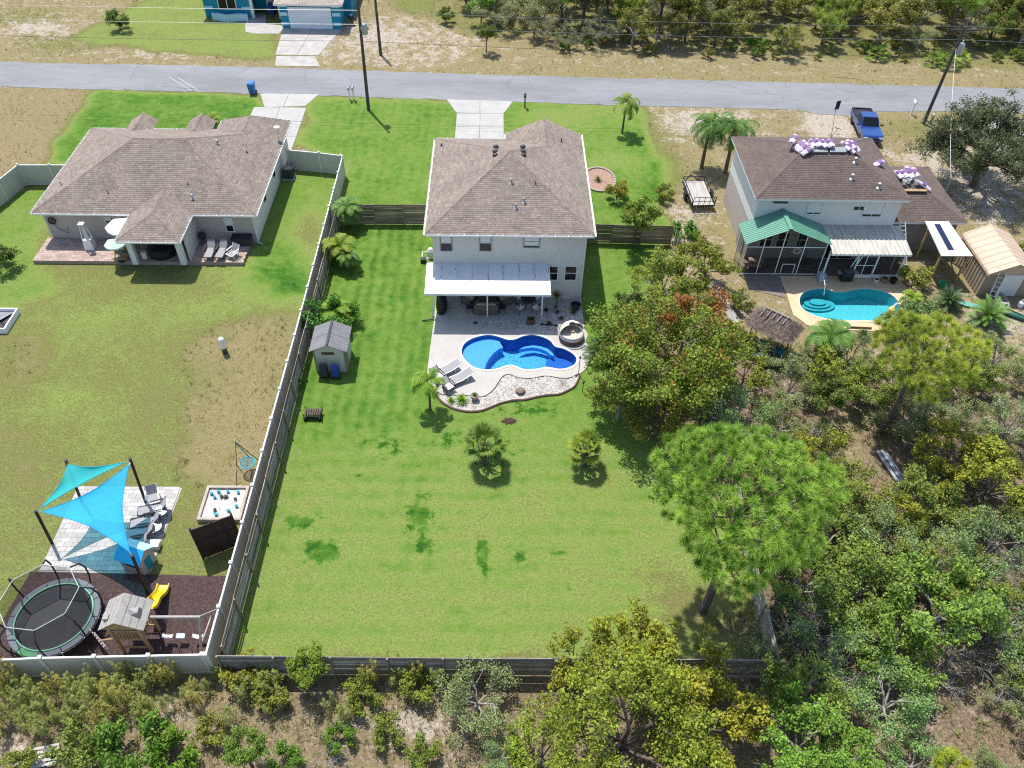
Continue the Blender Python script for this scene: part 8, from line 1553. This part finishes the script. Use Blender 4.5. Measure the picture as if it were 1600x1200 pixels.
for k in range(16):
    x, y = rr.uniform(3, 66), rr.uniform(84, 100); plant('bare_shrub', 'bare grey-branched shrub %s of the wood %s' % ('at the front' if y < 90 else 'deeper inside', next(b for a, b in LAND if x < a)), 'shrub', 'bare0', (x, y, 0), rr.uniform(.8, 1.5), group='bare shrubs across the road')
# ground cover nobody could count: grass tufts, weeds and scrub leaves
EXC = [DECK1, DECK2, BED1, BED2, MUL, SP, PT, rl, [(-4.5, 43), (6.4, 43), (6.4, 73), (-5, 73)], [(-33.3, 46.8), (-17.2, 46.8), (-17.2, 63), (-33.3, 63)], [(17.2, 45.8), (29.4, 45.8), (34.4, 49), (34.4, 57), (18, 57)], [(-22.8, 62), (-17, 62), (-16.8, 74), (-23, 74)], [(33.9, 43.9), (37.7, 43.9), (37.7, 48.8), (33.9, 48.8)], [(-33, 88), (-16, 88), (-16, 104), (-33, 104)], [P2(430, 104), P2(380, 50), P2(380, 20), P2(540, 40), P2(500, 104)], [P2(1491, 172), P2(1640, 320), (58, 69), (66, 52)][::1]]
def sample(n, seed, dens):
    r = np.random.default_rng(seed); X = r.uniform(-64, 72, n); Y = r.uniform(10, 116, n); i = np.clip(np.searchsorted(gx, X), 0, len(gx) - 1); j = np.clip(np.searchsorted(gy, Y), 0, len(gy) - 1); ok = r.random(n) < dens(G[j, i], S[j, i], Lt[j, i]) * np.where(Y > 60, .7, 1)
    U, V_ = PIX(X, Y); ok &= (U > -80) & (U < 1680) & (V_ > -60) & (V_ < 1270)
    for e in EXC: ok &= ~inpoly(X, Y, e)
    return r, X[ok], Y[ok], G[j, i][ok], GZ[j, i][ok]
def tufts(name, seed, n, dens, mats, hmin, hmax, blades, w, spread=.06, bg=False):
    r, X, Y, g, z = sample(n, seed, dens); g = g + .22 * np.clip((PT_[np.clip(np.searchsorted(gy, Y), 0, len(gy) - 1), np.clip(np.searchsorted(gx, X), 0, len(gx) - 1)] + (vnoise(X, Y, .7, 41) - .5) * .5 - .42) / .15, 0, 1) if bg else g; k = len(X); X = np.repeat(X, blades) + r.normal(0, spread, k * blades); Y = np.repeat(Y, blades) + r.normal(0, spread, k * blades); m = len(X); h = r.uniform(hmin, hmax, m); a = r.uniform(0, 6.28, m); b = r.uniform(0, 6.28, m); le = h * r.uniform(.2, .9, m); z = np.repeat(z, blades)
    V = np.stack([np.stack([X - w * np.cos(a), Y - w * np.sin(a), z - .02], 1), np.stack([X + w * np.cos(a), Y + w * np.sin(a), z - .02], 1), np.stack([X + le * np.cos(b), Y + le * np.sin(b), z + h], 1)], 1).reshape(-1, 3)
    t = np.clip(np.repeat((g - .42) / .5, blades) + r.normal(-.05, .34, m), 0, 1) if bg else np.clip(np.repeat(r.random(k), blades) * .6 + r.random(m) * .4, 0, 1); link(name, np_mesh(name, V, np.arange(m * 3).reshape(-1, 3), mats, t, 3), kind='stuff')
tufts('dry_grass', 1, 160000, lambda g, s, l: np.where(g < .45, .8, .0) * (1 - .6 * np.clip(s, 0, 1)), leafmat('dry_blade', (.20, .15, .07), (.42, .34, .18), trans=.2), .06, .20, 4, .012)
tufts('green_weeds', 2, 110000, lambda g, s, l: np.where(l > .3, .85, np.where((g > .3) & (g < .42), .25, .06 * (g < .42))), leafmat('weed_blade', (.11, .14, .035), (.32, .34, .10), trans=.3), .08, .42, 5, .018)
tufts('lawn_grass', 3, 260000, lambda g, s, l: np.where(g >= .42, .75, .0), leafmat('lawn_blade', (.235, .225, .075), (.075, .175, .02), trans=.3), .015, .05, 3, .014, .05, True)
r, X, Y, g, z = sample(60000, 15, lambda g, s, l: np.where(l > .30, .5, 0)); k_ = (Y < 16.0) & (X < 13) & (vnoise(X, Y, 2.4, 33) > .42); X, Y, z = X[k_], Y[k_], z[k_]; R_ = r.uniform(.12, .38, len(X)); V, t = leaf_quads(r, np.stack([X, Y, z + R_ * .8], 1), R_, 26, .13, up=.6, aspect=.2, flat=1.1, tone_sd=.3); link('brush', np_mesh('brush', V, np.arange(len(V)).reshape(-1, 4), leafmat('leaf_brush', (.17, .17, .07), (.36, .39, .17), trans=.35), t), kind='stuff')
for k in range(26):
    u, v = rr.uniform(1210, 1590), rr.uniform(640, 1190); s_ = rr.uniform(.5, 1.1); plant('bare_shrub', '%s tangle of bare grey branches in the %s of the right-hand wood' % ('small' if s_ < .8 else 'large', 'upper part' if v < 800 else 'middle' if v < 1000 else 'lower part'), 'shrub', 'bare0', P(u, v), s_, group='bare branches in the right-hand wood', sz=s_ * rr.uniform(.9, 1.5))
r, X, Y, g, z = sample(26000, 5, lambda g, s, l: np.where(l > .35, .30, 0)); V, t = leaf_quads(r, np.stack([X, Y, z + .12], 1), r.uniform(.1, .35, len(X)), 16, .13, flat=.6); link('undergrowth', np_mesh('undergrowth', V, np.arange(len(V)).reshape(-1, 4), LM, t), kind='stuff')
